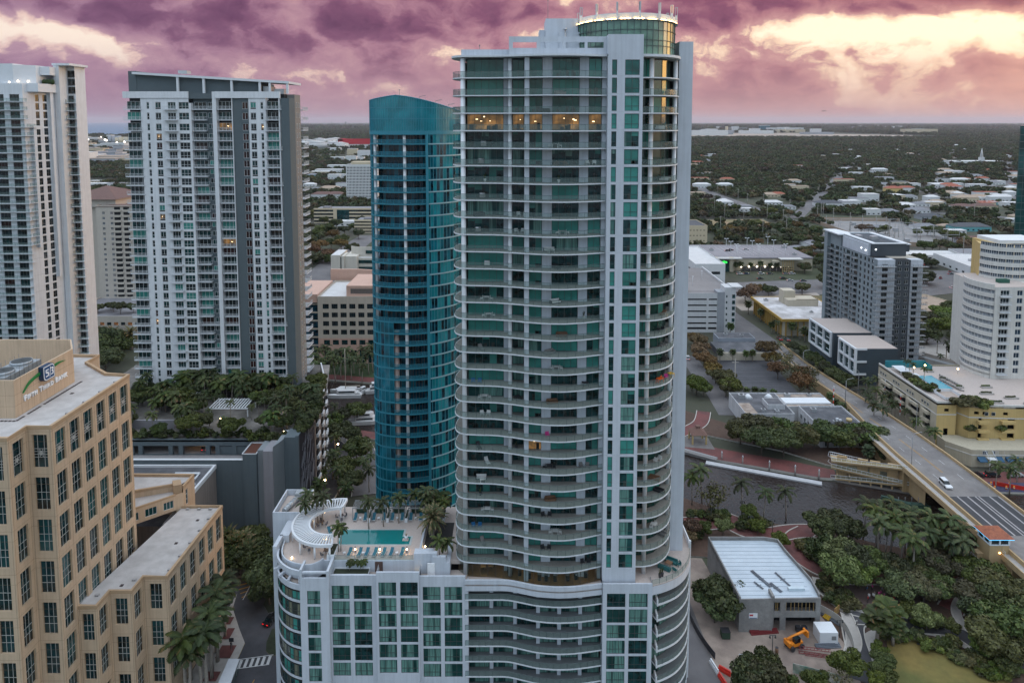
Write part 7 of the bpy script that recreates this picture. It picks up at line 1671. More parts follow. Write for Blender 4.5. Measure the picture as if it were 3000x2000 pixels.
t = bldg('grid_office_block','white office block with a dense grid of narrow dark windows','office block',[(-234,960),(-190,960),(-190,990),(-234,990)],54.6,HWALL['white'],HROOF['grey'],fl=4.05,z0=6,bay=2.0,ww=.95,wh=2.7,sill=.6,first=1.5,cols=1)
boxpart(t,'base',mat('office_base',(.2,.2,.2),.8),-233,-191,961,989,0,6);boxpart(t,'roof_plant',HWALL['cream'],-228,-196,966,984,53.9,58)
for nm,lb,x0,x1,y,h,nb in(('terraced_office','low pale office with dark ribbon windows and recessed glass centre',-225,-160,770,16,4),('layered_car_park','small layered cream car park in front of the pale ribbon office',-163,-128,700,13,4)):
 t = thing(nm,lb,'building',((x0+x1)/2,y,0));HOUSES.append(((x0+x1)/2,y+12,36));mb = MB(HWALL['cream']);mb.box(x0,x1,y+1,y+28,0,h-1);mb.mat(DGLASS);mb.box(x0-.05,x1+.05,y,y+.9,0,h-1)
 mb.mat(HWALL['cream'])
 for j in range(nb+1):mb.box(x0-.2,x1+.2,y-.4,y+.5,j*h/nb-.9,j*h/nb+.9)
 if nb==4 and h>14:mb.mat(GTD);mb.box(x0+26,x0+40,y-.5,y-.41,0,h-1.2);mb.mat(HWALL['cream']);mb.box(x0+22,x0+26,y-.8,y+2,0,h+.5)
 mb.build('wall',t);mb = MB(HROOF['grey']);mb.box(x0+.5,x1-.5,y+1.2,y+27.5,h-.9,h-.6);mb.box(x0+8,x0+16,y+8,y+16,h-.6,h+1.5);mb.build('roof',t)
t = house(G(1030,660),34,14,5,'white','white','long low white roofed shop among autumn trees near the avenue',False,None,name='shop',cat='shop')
t = thing('curved_library','cream modern building with curved roof tier behind the pink building','building',(-115,505,0));HOUSES.append((-115,512,30));CRM = mat('library_cream',(.56,.52,.45),.8,.06,.3,streak=.08)
mb = MB(CRM);mb.box(-134,-127,498,520,0,16.5);mb.box(-126,-124,497.5,512,0,16);mb.box(-123.9,-115,499,520,0,15.5);mb.box(-115,-85,503,530,0,13.5);Q = smooth([(-122,512),(-118,509),(-110,507.5),(-85,507)],4);mb.strip(Q,13.5,21,.5);mb.build('wall',t)
mb = MB(GTD);mb.box(-127,-126,498.4,512,0,15);[mb.box(-114.5,-85,502.7,502.95,z,z+2.4)for z in(4.5,9.5)];mb.box(-110,-85,506.7,507.0,16,18.5);mb.build('window',t)
mb = MB(HROOF['white']);mb.box(-133.8,-127.2,498.2,519.8,16.51,16.6);mb.box(-114.8,-85,503.2,507,13.51,13.6);mb.build('roof',t)
PINK = mat('pink_stucco',(.56,.36,.28),.8,.06,.3,streak=.06);PNK2 = mat('sand_stucco',(.50,.43,.35),.8,.06,.3,streak=.08)
t = bldg('pink_office','pink and sand coloured office with square dark windows behind the palm lawn','office building',[(-92,317),(-55,317),(-55,350),(-92,350)],32.6,PNK2,HROOF['white'],fl=4.15,z0=12.4,bay=4.2,ww=2.9,wh=2.35,sill=1.2,first=.6,cols=3,rows=4,rws=1)
HOUSES.append((-73,330,24))
mb = MB(PINK);panel_wall(mb,(-92,316.9),(1,0),[0]+[q for i in range(8)for q in(2.6+i*4.2,5.5+i*4.2)]+[37],[0,.3,6.6,9.2,11.6,12.5],lambda i,j:i%2==1 and j in(1,3),.3);mb.poly([(-92,316.9,0),(-92,316.9,12.5),(-92,350,12.5),(-92,350,0)]);mb.build('base',t)
mb = MB(GTD);mb.box(-91.5,-55,317.3,317.5,0,12);mb.build('base_window',t)
mb = MB(PINK);mb.box(-79,-55,320,345,31.8,37);mb.strip([(-95,352),(-80,352),(-70,349),(-60,340)],32,38,1);mb.mat(mat('tan_plant',(.45,.36,.26),.8));mb.cyl((-64,330),3.5,37,40.5,8);mb.build('roof_structure',t)
mb = MB(mat('grille',(.12,.1,.09),.8));mb.box(-77,-63,319.9,319.98,33.2,35.6);mb.build('grille',t)
t = thing('pink_office_wing','dark glazed side wing with pink roof left of the pink office','office building',(-98,325,0));HOUSES.append((-98,335,10));mb = MB(BLD);mb.box(-106,-92.2,319,345,0,29.5);mb.mat(PNK2)
for z in range(4,30,4):mb.box(-106.1,-92.1,318.9,318.99,z,z+.8)
mb.mat(PINK);mb.box(-108,-92.3,317.5,346,29.5,33.5);mb.build('wall',t)
CRT = mat('cream_tower',(.50,.45,.39),.8,.05,.3,streak=.06);t = bldg('cream_hotel_tower','cream residential tower with brown tiled hip roof, between the two left towers','apartment tower',[(-262,392),(-236.5,392),(-236.5,385),(-205,385),(-205,425),(-262,425)],67.5,CRT,HROOF['brown'],fl=2.98,z0=2,bay=4.6,ww=1.5,wh=1.5,sill=.8,cols=2,rws=2,frame=FRW,panes=[DGLASS,DGLASS,RB,REDW],bar=.12)
HOUSES.append((-235,400,34))
mb = MB(HROOF['brown']);z = 67.6
for(x0,x1,y0,y1,zz,rh)in((-258,-226,388,424,70.5,6.5),(-237,-204,384.6,392,66.9,1.2)):
 P = [(x0,y0,zz),(x1,y0,zz),(x1,y1,zz),(x0,y1,zz)];c = ((x0+x1)/2,(y0+y1)/2,zz+rh);[mb.poly([P[i],P[(i+1)%4],c])for i in range(4)];mb.poly(P[::-1])
mb.build('roof',t);mb = MB(CRT);mb.box(-256,-228,390,422,66,70.5);mb.build('upper_wall',t)
bb = Pool(t,'balcony')
for j in range(21):
 for x in(-226.5,-221.3):bb.add('b',lambda:(lambda m_:(m_.box(0,4.4,-.6,0,-.15,.9),m_.mat(VOID),m_.box(.5,3.9,-.05,-.01,.95,2.5),m_)[3])(MB(CRT)),(x,385,4.5+j*2.98))
bb.flush()
t = bldg('cream_arcade','low cream parking arcade with small square openings below the cream tower','building',[(-236,345),(-180,345),(-180,384),(-236,384)],15,CRT,HROOF['grey'],fl=4.4,bay=3.6,ww=2.2,wh=1.6,sill=1.4,cols=1,panes=[DGLASS,DGLASS,litroom('garage_lit',(1,.4,.1),.8)])
HOUSES.append((-208,362,30))
stand([(-225,352),(-219,354),(-212,356),(-206,352),(-200,354),(-216,360)],OAKS[:2],[7,6,5],'dark roof terrace tree on the cream arcade, %s','tree','trees on the cream arcade',14.2)
bldg('slotted_office','cream block with rows of small slots behind the market building','building',[(150,640),(185,640),(185,680),(150,680)],17,HWALL['cream'],HROOF['dark'],fl=5,bay=3.2,ww=1.6,wh=.7,sill=2,cols=1);HOUSES.append((168,660,26))
t = bldg('white_corner_block','white two storey corner block left of the market hall','building',[(128,470),(149,470),(149,540),(128,540)],16,HWALL['white'],HROOF['white'],fl=6,bay=8,ww=6,wh=2,sill=2.5,cols=3);HOUSES.append((138,500,20))
for i,(P,h,lb)in enumerate(([[(340,500),(385,500),(392,545),(345,552)],8,'large white flat roofed warehouse by the railway, right side'],[[(325,560),(370,560),(376,580),(330,582)],4.5,'long low white shed behind the large warehouse'],[[(375,562),(430,566),(430,590),(380,588)],4.5,'low grey roofed shed at the right behind the warehouse'],[[(228,385),(272,390),(262,425),(220,422)],6,'plain cream roofed store beside the slate apartment block'],[[(205,372),(226,374),(224,384),(203,382)],3.5,'small flat annex in front of the cream roofed store'])):
 bldg('warehouse',lb,'warehouse',P,h,HWALL['white' if i<3 else 'cream'],HROOF['white' if i in(0,1)else 'grey' if i==2 else 'tan'],fl=h-1.5,bay=9,ww=3,wh=1.5,sill=1.2,cols=3,par=.4);HOUSES.append((sum(p[0]for p in P)/4,sum(p[1]for p in P)/4,26))
slab('garden_terrace',[(195,305),(232,318),(228,345),(200,340)],0,.6,SIDE)
t = thing('garden_wall','long pale railing wall of the sunken garden behind the pool deck','wall',(200,290,0));mb = MB(SIDE);mb.strip([(190,312),(214,277),(250,270)],0,5.5,.5);mb.strip([(200,325),(224,288)],0,3,.4);mb.mat(WHITE2);mb.strip([(190,311.5),(214,276.5),(250,269.5)],5.5,6.4,.08);mb.build('wall',t)
t = thing('substation','fenced grey electrical substation behind the slate block','substation',(385,690,0));mb = MB(mat('galvanised_frame',(.36,.37,.38),.5,.1,metal=.3))
for i in range(34):
 x = 345+(i%7)*13+rnd2 .random()*4;y = 640+(i//7)*26;mb.tube([(x,y,0),(x,y,8+6*rnd2 .random())],.25,4)
 if i%7<6:mb.tube([(x,y,8),(x+13,y,8)],.2,4)
for i in range(10):x = 350+rnd2 .random()*80;y = 640+rnd2 .random()*110;mb.box(x,x+4,y,y+4,0,3.5)
mb.build('gantry',t);mb = MB(mat('rust_wall',(.34,.25,.18),.8));mb.strip([(338,628),(440,612),(450,780),(345,790)],0,4,.4,True);mb.build('wall',t);sheet('gravel_yard',[(338,628),(440,612),(450,780),(345,790)],.05,mat('gravel',(.25,.24,.235),.9,.2,.2));HOUSES+=[(370,700,45),(415,690,45),(390,650,40),(395,755,36)]
POLE = mat('pole_grey',(.33,.31,.28),.8)
pl = [F2(x,y)for x,y in((330,275),(480,300),(665,275),(790,325),(630,410),(295,415),(1060,285),(1090,270),(1105,280),(1185,320),(1315,370),(435,150),(340,120),(275,75),(510,170),(843,230),(635,180),(815,420),(250,230))]+[F3(x,y)for x,y in((270,510),(325,530),(355,525),(737,620),(863,690),(285,520),(625,600),(525,560),(950,400))]
for i,p in enumerate(sorted(pl,key=lambda q:q[0])):
 mb = MB(POLE);h = 17+5*rnd2 .random();mb.tube([(p.x,p.y,0),(p.x,p.y,h)],.28,5,True,.18);mb.box(p.x-1.4,p.x+1.4,p.y-.12,p.y+.12,h-1.4,h-1.1);mb.build('utility_pole',label='tall bare utility pole near the railway, %s from the left'%ordw(i),cat='utility pole',group='utility poles near the railway')
for i,(x,h)in enumerate(((170,330),(795,320),(1067,330),(1097,300),(1140,320),(1488,330))):
 p = C5(x,136);p = Vector((p.x*.55,p.y*.55,0));mb = MB(mat('mast_red',(.25,.12,.1),.7));mb.tube([(p.x,p.y,0),(p.x,p.y,100+h)],2.4,4);mb.build('radio_mast',label='thin radio mast on the horizon, %s from the left'%ordw(i),cat='mast',group='radio masts on the horizon')
p = C5(2060,428);t = thing('church_steeple','slim white church steeple above the far right trees','church',(p.x,p.y,0));mb = MB(HWALL['white']);mb.box(p.x-70,p.x+60,p.y,p.y+40,0,12);mb.box(p.x-5,p.x+5,p.y-6,p.y+4,0,22);mb.build('nave',t);mb = MB(HWALL['white']);mb.cyl((p.x,p.y-1),4.2,22,46,8,.3);mb.build('spire',t)
p = C5(342,208);t = thing('control_tower','tan airport control tower far off on the airfield','control tower',(p.x,p.y,0));mb = MB(HWALL['cream']);mb.cyl((p.x,p.y),14,0,70,10);mb.build('shaft',t);mb = MB(DGLASS);mb.cyl((p.x,p.y),17,70,82,10,21);mb.build('cab',t)
p = C5(600,195);t = thing('far_office','far dark glass office slab near the airfield','office block',(p.x,p.y,0));mb = MB(BLG);mb.box(p.x-60,p.x+60,p.y,p.y+30,0,64);mb.build('glazing',t);mb = MB(HWALL['white']);mb.box(p.x-62,p.x+62,p.y-1,p.y+31,64,70);mb.build('cornice',t)
for i in range(16):
 u = 2010+rnd2 .random()*700;v = 372+rnd2 .random()*26;p = G(u,v);w = 60+160*rnd2 .random();mb = MB(HWALL[rnd2 .choice(['white','cream','grey'])]);mb.box(p.x-w,p.x+w,p.y,p.y+80,0,18+30*rnd2 .random());mb.mat(HROOF['white']);mb.box(p.x-w*.4,p.x+w*.2,p.y+10,p.y+60,18,50);mb.build('terminal_building',label='pale building on the horizon beyond the airfield, %s of sixteen'%ordw(i),cat='building',group='buildings beyond the airfield')
for i in range(12):
 u = 905+rnd2 .random()*170;v = 364+rnd2 .random()*10;p = G(u,v);h = 40+70*rnd2 .random();w = 40+rnd2 .random()*60;mb = MB(HWALL['white' if rnd2 .random()<.5 else 'grey']);mb.box(p.x-w,p.x+w,p.y,p.y+60,0,h*.5);mb.mat(DGLASS);mb.box(p.x-w*.9,p.x+w*.9,p.y-2,p.y-.1,h*.2,h*.3);mb.mat(HWALL['grey']);mb.box(p.x-w*.5,p.x+w*.3,p.y+5,p.y+50,h*.5,h);mb.build('skyline_block',label='tiny skyline block on the left horizon, %s of twelve'%ordw(i),cat='building',group='skyline blocks on the left horizon')
t = thing('aeroplane','tiny dark aeroplane low in the pink sky at the right','aeroplane',AT(2413,326,1500));mb = MB(DARKM)
mb.tube([(-4,0,0),(4,1,.3)],.7,8,True,.5);mb.prism([(-1,-6),(1,-6),(1.4,6),(-.6,6)],-.1,.15);mb.prism([(3.4,-2),(4.2,-2),(4.2,2.4),(3.4,2.4)],.3,.45);mb.box(3.4,4.3,.8,1.0,.3,2.0);lmesh('fuselage',mb,t)
rib3('avenue',[G(925,830),G(975,775),G(1040,720),G(1085,690)],[26,24,22,20],.05,ASPL)
rib3('street',[G(890,835),G(960,818),G(1085,835)],[16,16,16],.05,ASPL)
STREETS = []
for i,(a,b)in enumerate((((2010,470),(2990,455)),((2300,520),(2990,500)),((2420,575),(2990,545)),((2330,640),(2560,420)),((2700,640),(2800,430)),((2960,610),(2960,440)),((2520,610),(2990,640)))):
 p,q = G(*a),G(*b);ribbon('residential_street',[(p.x,p.y),((p.x+q.x)/2,(p.y+q.y)/2),(q.x,q.y)],12+.004*p.y,.03,ASPL);STREETS.append(((p.x,p.y),(q.x,q.y),10+.004*p.y))
def blob(i,m,s_):
 o = bpy.data.objects.new('far_crown',crown_mesh(4.8,.3,7.6,m,230,9,1.05,.7,100+i,.75));return o
LF_F = leafmat('far_leaf_green',(.026,.044,.016),(.070,.098,.032));LF_F2 = leafmat('far_leaf_olive',(.042,.048,.017),(.098,.100,.034));LF_F3 = leafmat('far_leaf_brown',(.055,.042,.022),(.11,.08,.036))
canopy = bpy.data.collections.new('canopy_kinds')
for i,m in enumerate((LF_F,LF_F,LF_F,LF_F2,LF_F,LF_F2,LF_F,LF_F2,LF_F,LF_F3)):canopy.objects.link(blob(i,m,1))
def forest(name,pts,label,smul=1.0):
 n = len(pts);me = bpy.data.meshes.new(name);me.vertices.add(n);me.vertices.foreach_set('co',np.c_[pts[:,0],pts[:,1],np.zeros(n)].astype(np.float32).ravel())
 a = me.attributes.new('size','FLOAT','POINT');a.data.foreach_set('value',(pts[:,2]*smul).astype(np.float32));o = bpy.data.objects.new(name,me);COL.objects.link(o);o['kind'] = 'stuff';o['label'] = label
 g = bpy.data.node_groups.new(name,'GeometryNodeTree');g.interface.new_socket('Geometry',in_out='INPUT',socket_type='NodeSocketGeometry');g.interface.new_socket('Geometry',in_out='OUTPUT',socket_type='NodeSocketGeometry')
 N = g.nodes;gi = N.new('NodeGroupInput');go = N.new('NodeGroupOutput');ip = N.new('GeometryNodeInstanceOnPoints');ci = N.new('GeometryNodeCollectionInfo');ci.inputs['Collection'].default_value = canopy;ci.inputs['Separate Children'].default_value = True;ci.inputs['Reset Children'].default_value = True
 ip.inputs['Pick Instance'].default_value = True;rv = N.new('FunctionNodeRandomValue');rv.data_type = 'FLOAT_VECTOR';rv.inputs[0].default_value = (0,0,0);rv.inputs[1].default_value = (0,0,6.28)
 na = N.new('GeometryNodeInputNamedAttribute');na.data_type = 'FLOAT';na.inputs['Name'].default_value = 'size'
 g.links.new(gi.outputs[0],ip.inputs['Points']);g.links.new(ci.outputs[0],ip.inputs['Instance']);g.links.new(rv.outputs[0],ip.inputs['Rotation']);g.links.new([s_ for s_ in na.outputs if s_.enabled][0],ip.inputs['Scale']);g.links.new(ip.outputs[0],go.inputs[0])
 md = o.modifiers.new('forest','NODES');md.node_group = g;return o
rs = np.random.RandomState(3)
def scatter(y0,y1,step,size,gaps):
 ys = np.arange(y0,y1,step);out = []
 for y in ys:
  xs = np.arange(-.8*y,.8*y,step)+rs.rand()*step;out.append(np.c_[xs+rs.normal(size=len(xs))*step*.35,y+rs.normal(size=len(xs))*step*.35,size*(.65+.7*rs.rand(len(xs)))])
 P = np.concatenate(out);h = 115.;fw = P[:,1]*cs+h*sn;u = 1500+2000*P[:,0]/fw
 k = np.zeros(len(P),bool)
 for a,b in gaps:k|=(u>a)&(u<b)
 P = P[k];keep = np.ones(len(P),bool)
 for x,y,r in HOUSES:
  if y0-60<y<y1+60:keep&=~((np.abs(P[:,0]-x)<r+3.5)&(P[:,1]>y-12-r*.55-.022*y)&(P[:,1]<y+r+2))
 return P[keep]
def outside(P,rects):
 k = np.ones(len(P),bool)
 for x0,x1,y0,y1 in rects:k&=~((P[:,0]>x0)&(P[:,0]<x1)&(P[:,1]>y0)&(P[:,1]<y1))
 return P[k]
def thin(P,sc_,amt,seed):
 a = np.sin(P[:,0]/sc_+seed)+np.sin(P[:,1]/sc_*1.3+2*seed)+np.sin((P[:,0]+P[:,1])/sc_*.6+seed*3);return P[a>amt]
GAPS = [(190,400),(870,1130),(1990,3060)]
rail = [(314,1149),(325,894),(328,787),(318,683)]
def offrail(P):
 x = np.interp(P[:,1],[560,683,787,894,1149,1500],[300,318,328,325,314,300]);return P[np.abs(P[:,0]-x)>12]
A = np.concatenate([scatter(505,900,9.0,.95,GAPS),scatter(900,1500,10.5,1.1,GAPS),scatter(1500,2600,14,1.45,GAPS),scatter(2600,4700,22,2.1,GAPS)])
A = offrail(A);A = thin(A,37.,-1.5,1.0)
A = outside(A,[(120,245,440,580),(215,300,735,805),(220,420,400,640),(186,262,400,640),(-260,-80,490,545),(-240,-150,690,770),(-180,-100,560,800)])
A = A[~((A[:,0]<-100)&(A[:,0]>-1900)&(A[:,1]>1900)&(A[:,1]<4200)&(rs.rand(len(A))<.75))]
for(a,b,w_)in STREETS:
 ax_,ay_ = b[0]-a[0],b[1]-a[1];l = math.hypot(ax_,ay_);qx,qy = A[:,0]-a[0],A[:,1]-a[1];A = A[(np.abs(qx*ay_-qy*ax_)/l>w_)|(rs.rand(len(A))<.25)]
forest('suburb_canopy',A,'sea of dark green suburb trees stretching to the horizon')
B = np.concatenate([scatter(4700,9000,45,3.2,GAPS),scatter(9000,20000,120,6.0,GAPS)]);B = B[~((B[:,0]>1000)&(B[:,1]<6900)&(B[:,0]<3300))];B = B[~((B[:,0]<-2000)&(B[:,1]>5200)&(B[:,0]<-.42*B[:,1]))]
forest('horizon_canopy',B,'farthest treetops fading towards the horizon')
mids = [F2(x,y)for x,y in((80,330),(150,345),(300,330),(500,335),(570,355),(740,380),(690,370),(360,395),(450,400),(560,400),(870,430),(930,440),(780,480),(850,470),(910,480),(950,470),(1040,400),(900,365),(950,320),(700,250),(830,260),(650,230),(420,220),(120,230),(200,220),(70,230),(740,290),(790,260))]
stand([(p.x,p.y)for p in mids],OAKS+RUST[:1]+LIGHT[:1],[10,12,11],'tree around the brown sports field, %s','tree','trees around the sports field')
mids = [G(u,v)for u,v in((905,720),(930,700),(960,690),(985,670),(1010,690),(940,740),(1000,720),(1040,680),(915,760),(970,730),(1060,660),(1030,650),(905,680),(950,660),(990,650),(925,640),(1075,640),(1000,735),(1030,745),(960,765),(945,690),(975,705),(1050,700),(915,780))]
stand([(p.x,p.y)for p in mids],OAKS+RUST+LIGHT[:1],[12,11,13],'tree beside the avenue left of the blue tower, %s','tree','trees beside the avenue')
stand([(p.x,p.y)for p in[F3(x,y)for x,y in((560,640),(620,635),(680,630),(740,635),(800,640),(860,620),(900,600),(950,620),(780,560),(720,540),(850,550),(640,520),(580,510),(500,520),(60,495),(120,490),(200,505),(250,500))]],OAKS+LIGHT+RUST[:1],[11,9,12],'tree around the substation yard, %s','tree','trees around the substation')
q_ = [(205+rnd2 .random()*130,335+rnd2 .random()*290)for _ in range(150)]
q_ = [(x,y)for x,y in q_ if not(x<275 and 365<y<430)and not(262<x<306 and 380<y<430)and not(212+(y-330)*.28-4<x<226+(y-330)*.29+4)and not(295<x<350 and 480<y<522)and not(x>225 and 432<y<470)]
stand(q_[:64],OAKS+LIGHT[:1]+RUST[:1],[9,11,8],'tree in the lots beyond the slate block, %s','tree','trees in the lots beyond the slate block')
q_ = [(150+rnd2 .random()*75,455-rnd2 .random()*12)for _ in range(6)]+[(205+rnd2 .random()*50,425+rnd2 .random()*16)for _ in range(7)]+[(236+rnd2 .random()*30,500+rnd2 .random()*70)for _ in range(14)]
stand(q_,OAKS+LIGHT[:1]+RUST[:1],[7,9,6],'small tree around the market grounds, %s','tree','trees around the market grounds')
stand([(176+i*7.5,517.2)for i in range(4)]+[(171.5,515),(203,516)],SABAL+ROYAL[:1],[8,7],'palm before the market front, %s','palm','palms before the market front')
# pool terrace of the hotel
dkm = MB(PAVER);dkm.prism([(-43.5,124.9),(-41.2,123.9),(-38.6,123.6),(-36.4,125.7),(-9.0,125.7),(-9.0,144),(-46,144),(-46.1,130)],29.6,30.4,bot=False)
o = dkm.build('pool_deck',hp)
mb = MB(WHITE)
DP = smooth([(-45.9,131.0),(-45.4,127.8),(-44.0,125.4),(-41.6,123.9),(-38.7,123.4),(-37.0,124.4),(-36.4,125.4)],3);mb.strip(DP,28.0,31.0,.22)
mb.box(-36.4,-18.9,125.4,125.69,28.2,30.5);mb.box(-18.9,-15.2,124.9,126.6,28.2,32.2);mb.box(-15.3,-14.4,124.4,125.2,28.2,32.6);mb.box(-15.2,-12.7,124.2,124.85,28.2,32.0);mb.box(-12.7,-11.9,124.1,131,28.2,30.9)
mb.box(-18.3,-17.9,126.6,139,30.4,31.2)
mb.build('terrace_wall',hp)
mb = MB(mat('wall_cabinet',(.8,.8,.8),.6));mb.box(-16.2,-14.8,124.0,124.19,28.3,30.8);mb.build('wall_cabinet',hp)
for i in range(5):
 a = DP[4+i*2];mb = MB(WHITE);c = Vector((-42.4,128.6));d = (Vector(a)-c).normalized();mb.obox((a[0]+d.x*.8,a[1]+d.y*.8),(d.x,d.y),.75,.22,28.0,28.45);mb.build('corner_beam',hp)
mb = MB(mat('brown_door',(.10,.06,.05),.6,.15));mb.box(-26.5,-25.0,125.3,125.39,28.2,30.3);mb.build('door',hp)
railing([(-34.3,125.5),(-18.9,125.5)],30.4,1.1,3.9).build('pool_railing',hp)
mb = MB(WHITE2);mb.strip([(-34.3,123.2),(-27.4,123.2),(-27.4,125.3),(-34.3,125.3)],28.2,29.2,.18,True);mb.mat(SOIL);mb.box(-34.1,-27.6,123.4,125.2,28.2,29.0);mb.build('planter',hp)
mb = MB(WHITE2);mb.box(-35.9,-34.4,125.7,129.4,30.4,31.4);mb.mat(SOIL);mb.box(-35.7,-34.6,125.9,129.2,31.4,31.45);mb.build('planter',hp);mb = MB(WHITE2);mb.box(-14.4,-12.0,126,131,28.2,29.4);mb.mat(SOIL);mb.box(-14.2,-12.2,126.2,130.8,29.4,29.45);mb.build('planter',hp)
mb = MB(mat('planter_dark',(.02,.02,.02),.8));mb.box(-17.6,-12.2,129.5,138,29.5,30.45);mb.build('planting_bed',hp)
mb = MB(mat('pool_tile',(.40,.46,.45),.6));mb.prism([(-35.2,130.3),(-20.3,130.3),(-20.3,133.4),(-22.0,133.4),(-22.0,135.7),(-35.7,135.7)],30.401,30.43);mb.mat(watermat('pool_water',(.008,.175,.17),.10,1.0,.05));mb.prism([(-34.9,130.6),(-20.7,130.6),(-20.7,133.1),(-22.4,133.1),(-22.4,135.4),(-35.3,135.4)],30.43,30.45);mb.build('swimming_pool',hp)
t = thing('plant_urn','white plant urn on a small plinth in the corner of the pool','planter',(-21.6,132.2,30.45));mb = MB(PAVER);mb.box(-22.2,-21.0,131.6,132.4,30.45,30.6);mb.build('plinth',t);mb = MB(WHITE2);mb.cyl((-21.5,132.1),.22,30.6,31.2,10,.38);mb.build('urn',t);mb = MB(LF_D);[mb.tube([(-21.5,132.1,31.2),(-21.5+.3*math.cos(a),132.1+.3*math.sin(a),31.8)],.05,4,True,.01)for a in range(7)];mb.build('plant',t)
mb = MB(WHITE);mb.strip([(-50.1,136.5),(-44.0,136.5),(-44.0,145.5),(-50.1,145.5)],26.5,33.6,.35,True);mb.box(-46.9,-45.0,131.2,136.49,0,31.9);mb.box(-50.05,-44.1,136.6,145.4,0,32.2);mb.mat(PAVER);mb.box(-49.7,-44.4,136.9,145.1,32.2,32.4);mb.build('roof_box',hp)
t = thing('air_duct','grey ribbed air duct lying in the white roof box of the hotel','air duct',(-47.4,140.6,32.4));mb = MB(GALV);mb.tube([(-48.2,138.0,33.0),(-46.6,143.2,33.3)],.55,10);[mb.tube([(-48.2+f_*1.6,138+f_*5.2,33+f_*.3),(-48.15+f_*1.6,138.15+f_*5.2,33.01+f_*.3)],.64,10)for f_ in(.1,.3,.5,.7)];mb.box(-47.4,-45.9,142.6,144.4,32.4,34.1);mb.build('duct',t)
t = thing('curved_pergola','white curved pergola with radial slats on round columns at the pool','pergola',(-37,133.5,30.4))
PCX,PCY = -36.6,133.8
mb = MB(WHITE2);n = 40;A0,A1 = R(84),R(282)
for ri,ro in((4.6,5.0),(7.9,8.3)):
 for i in range(n):
  a,b = A0+(A1-A0)*i/n,A0+(A1-A0)*(i+1)/n;mb.prism([(PCX+r*math.cos(q),PCY+r*math.sin(q))for r,q in((ri,a),(ro,a),(ro,b),(ri,b))],33.0,33.55)
for q in(A0,A1):c = (PCX+6.45*math.cos(q),PCY+6.45*math.sin(q));mb.obox(c,(math.cos(q),math.sin(q)),1.44,.2,33.0,33.54)
mb.build('ring_beam',t)
for i in range(1,44):
 q = A0+(A1-A0)*i/44;mb = MB(WHITE2);c = (PCX+6.45*math.cos(q),PCY+6.45*math.sin(q));mb.obox(c,(math.cos(q),math.sin(q)),1.44,.115,33.08,33.48);mb.build('slat',t)
LWARM = lamp('terrace_light',(1.0,.62,.25),20)
for i,q in enumerate((88,125,160,196,232,258,279)):
 for r in(4.85,8.05):
  if r>6 or i%2==0:mb = MB(WHITE2);mb.cyl((PCX+r*math.cos(R(q)),PCY+r*math.sin(R(q))),.2,30.4,33.0,10);mb.build('column',t)
for q in(125,165,235,270):mb = MB(LWARM);x,y = PCX+5.3*math.cos(R(q)),PCY+5.3*math.sin(R(q));mb.box(x-.09,x+.09,y-.09,y+.09,32.6,32.9);mb.build('lamp',t)
for i in range(5):
 x = -33.9+i*3.95;t = thing('cabana','grey slatted cabana over two blue loungers, %s from the left'%ordw(i),'cabana',(x+1.6,140,30.4),group='cabanas behind the pool')
 for px,py in((x,138.9),(x+3.1,138.9),(x,141.8),(x+3.1,141.8)):mb = MB(GREYM);mb.box(px-.07,px+.07,py-.07,py+.07,30.4,33.0);mb.build('post',t)
 mb = MB(GREYM);mb.box(x-.1,x+3.2,138.8,138.95,33.0,33.2);mb.box(x-.1,x+3.2,141.7,141.85,33.0,33.2);[mb.box(x-.08+k*.27,x+k*.27,138.96,141.69,33.05,33.15)for k in range(13)];mb.build('slatted_roof',t)
 mb = MB(WHITE2);mb.box(x+3.25,x+3.85,138.0,141.5,30.4,31.3);mb.mat(SOIL);mb.box(x+3.3,x+3.8,138.2,141.4,31.3,31.33);mb.build('planter_box',t)
 if i<4:mb = MB(mat('cabana_screen',(.02,.05,.03),.8));mb.box(x+.2,x+2.9,141.5,141.6,30.4,31.8);mb.build('screen',t)
BLUEF = mat('blue_sling',(.012,.115,.165),.7,.1,4);FRA = mat('lounger_frame',(.6,.6,.6),.5)
def lounger_proto():
 o = bpy.data.objects.new('pool_lounger',None);a = MB(BLUEF);a.box(-.3,.3,-.95,.25,.30,.35);b = len(a.v);a.v+=[(-.3,.25,.3),(.3,.25,.3),(.3,.95,.75),(-.3,.95,.75),(-.3,.25,.35),(.3,.25,.35),(.3,.93,.80),(-.3,.93,.80)]
 [a.face([b+k for k in q])for q in((3,2,1,0),(4,5,6,7),(0,1,5,4),(1,2,6,5),(2,3,7,6),(3,0,4,7))]
 f=MB(FRA);f.box(-.35,-.3,-1,.95,.24,.3);f.box(.3,.35,-1,.95,.24,.3);f.box(-.35,.35,-1.03,-.97,.24,.34);[f.box(x-.03,x+.03,y-.03,y+.03,0,.24)for x in(-.32,.32)for y in(-.85,.75)]
 for n_,m_ in(('sling',a),('frame',f)):c=bpy.data.objects.new(n_,m_.mesh(n_));c.parent=o;KIDS.setdefault(o,[]).append(c)
 return o
LG=lounger_proto();fx=[-31.9,-29.9,-28.5,-26.9,-25.2,-23.7,-21.6]
for i,x in enumerate(fx):c=dup(LG,(x,127.5,30.4),-.12,1.05,'blue sun lounger in the front row below the pool, %s from the left'%ordw(i),'front row of blue loungers');c['category']='sun lounger'
for i in range(5):
 for k,(dx,w_)in enumerate(((.45,'left'),(2.55,'right'))):c=dup(LG,(-33.9+i*3.95+dx,139.4,30.4),.05,1.1,'blue sun lounger under the %s cabana from the left, %s one of its pair'%(ordw(i),w_),'loungers under the cabanas');c['category']='sun lounger'
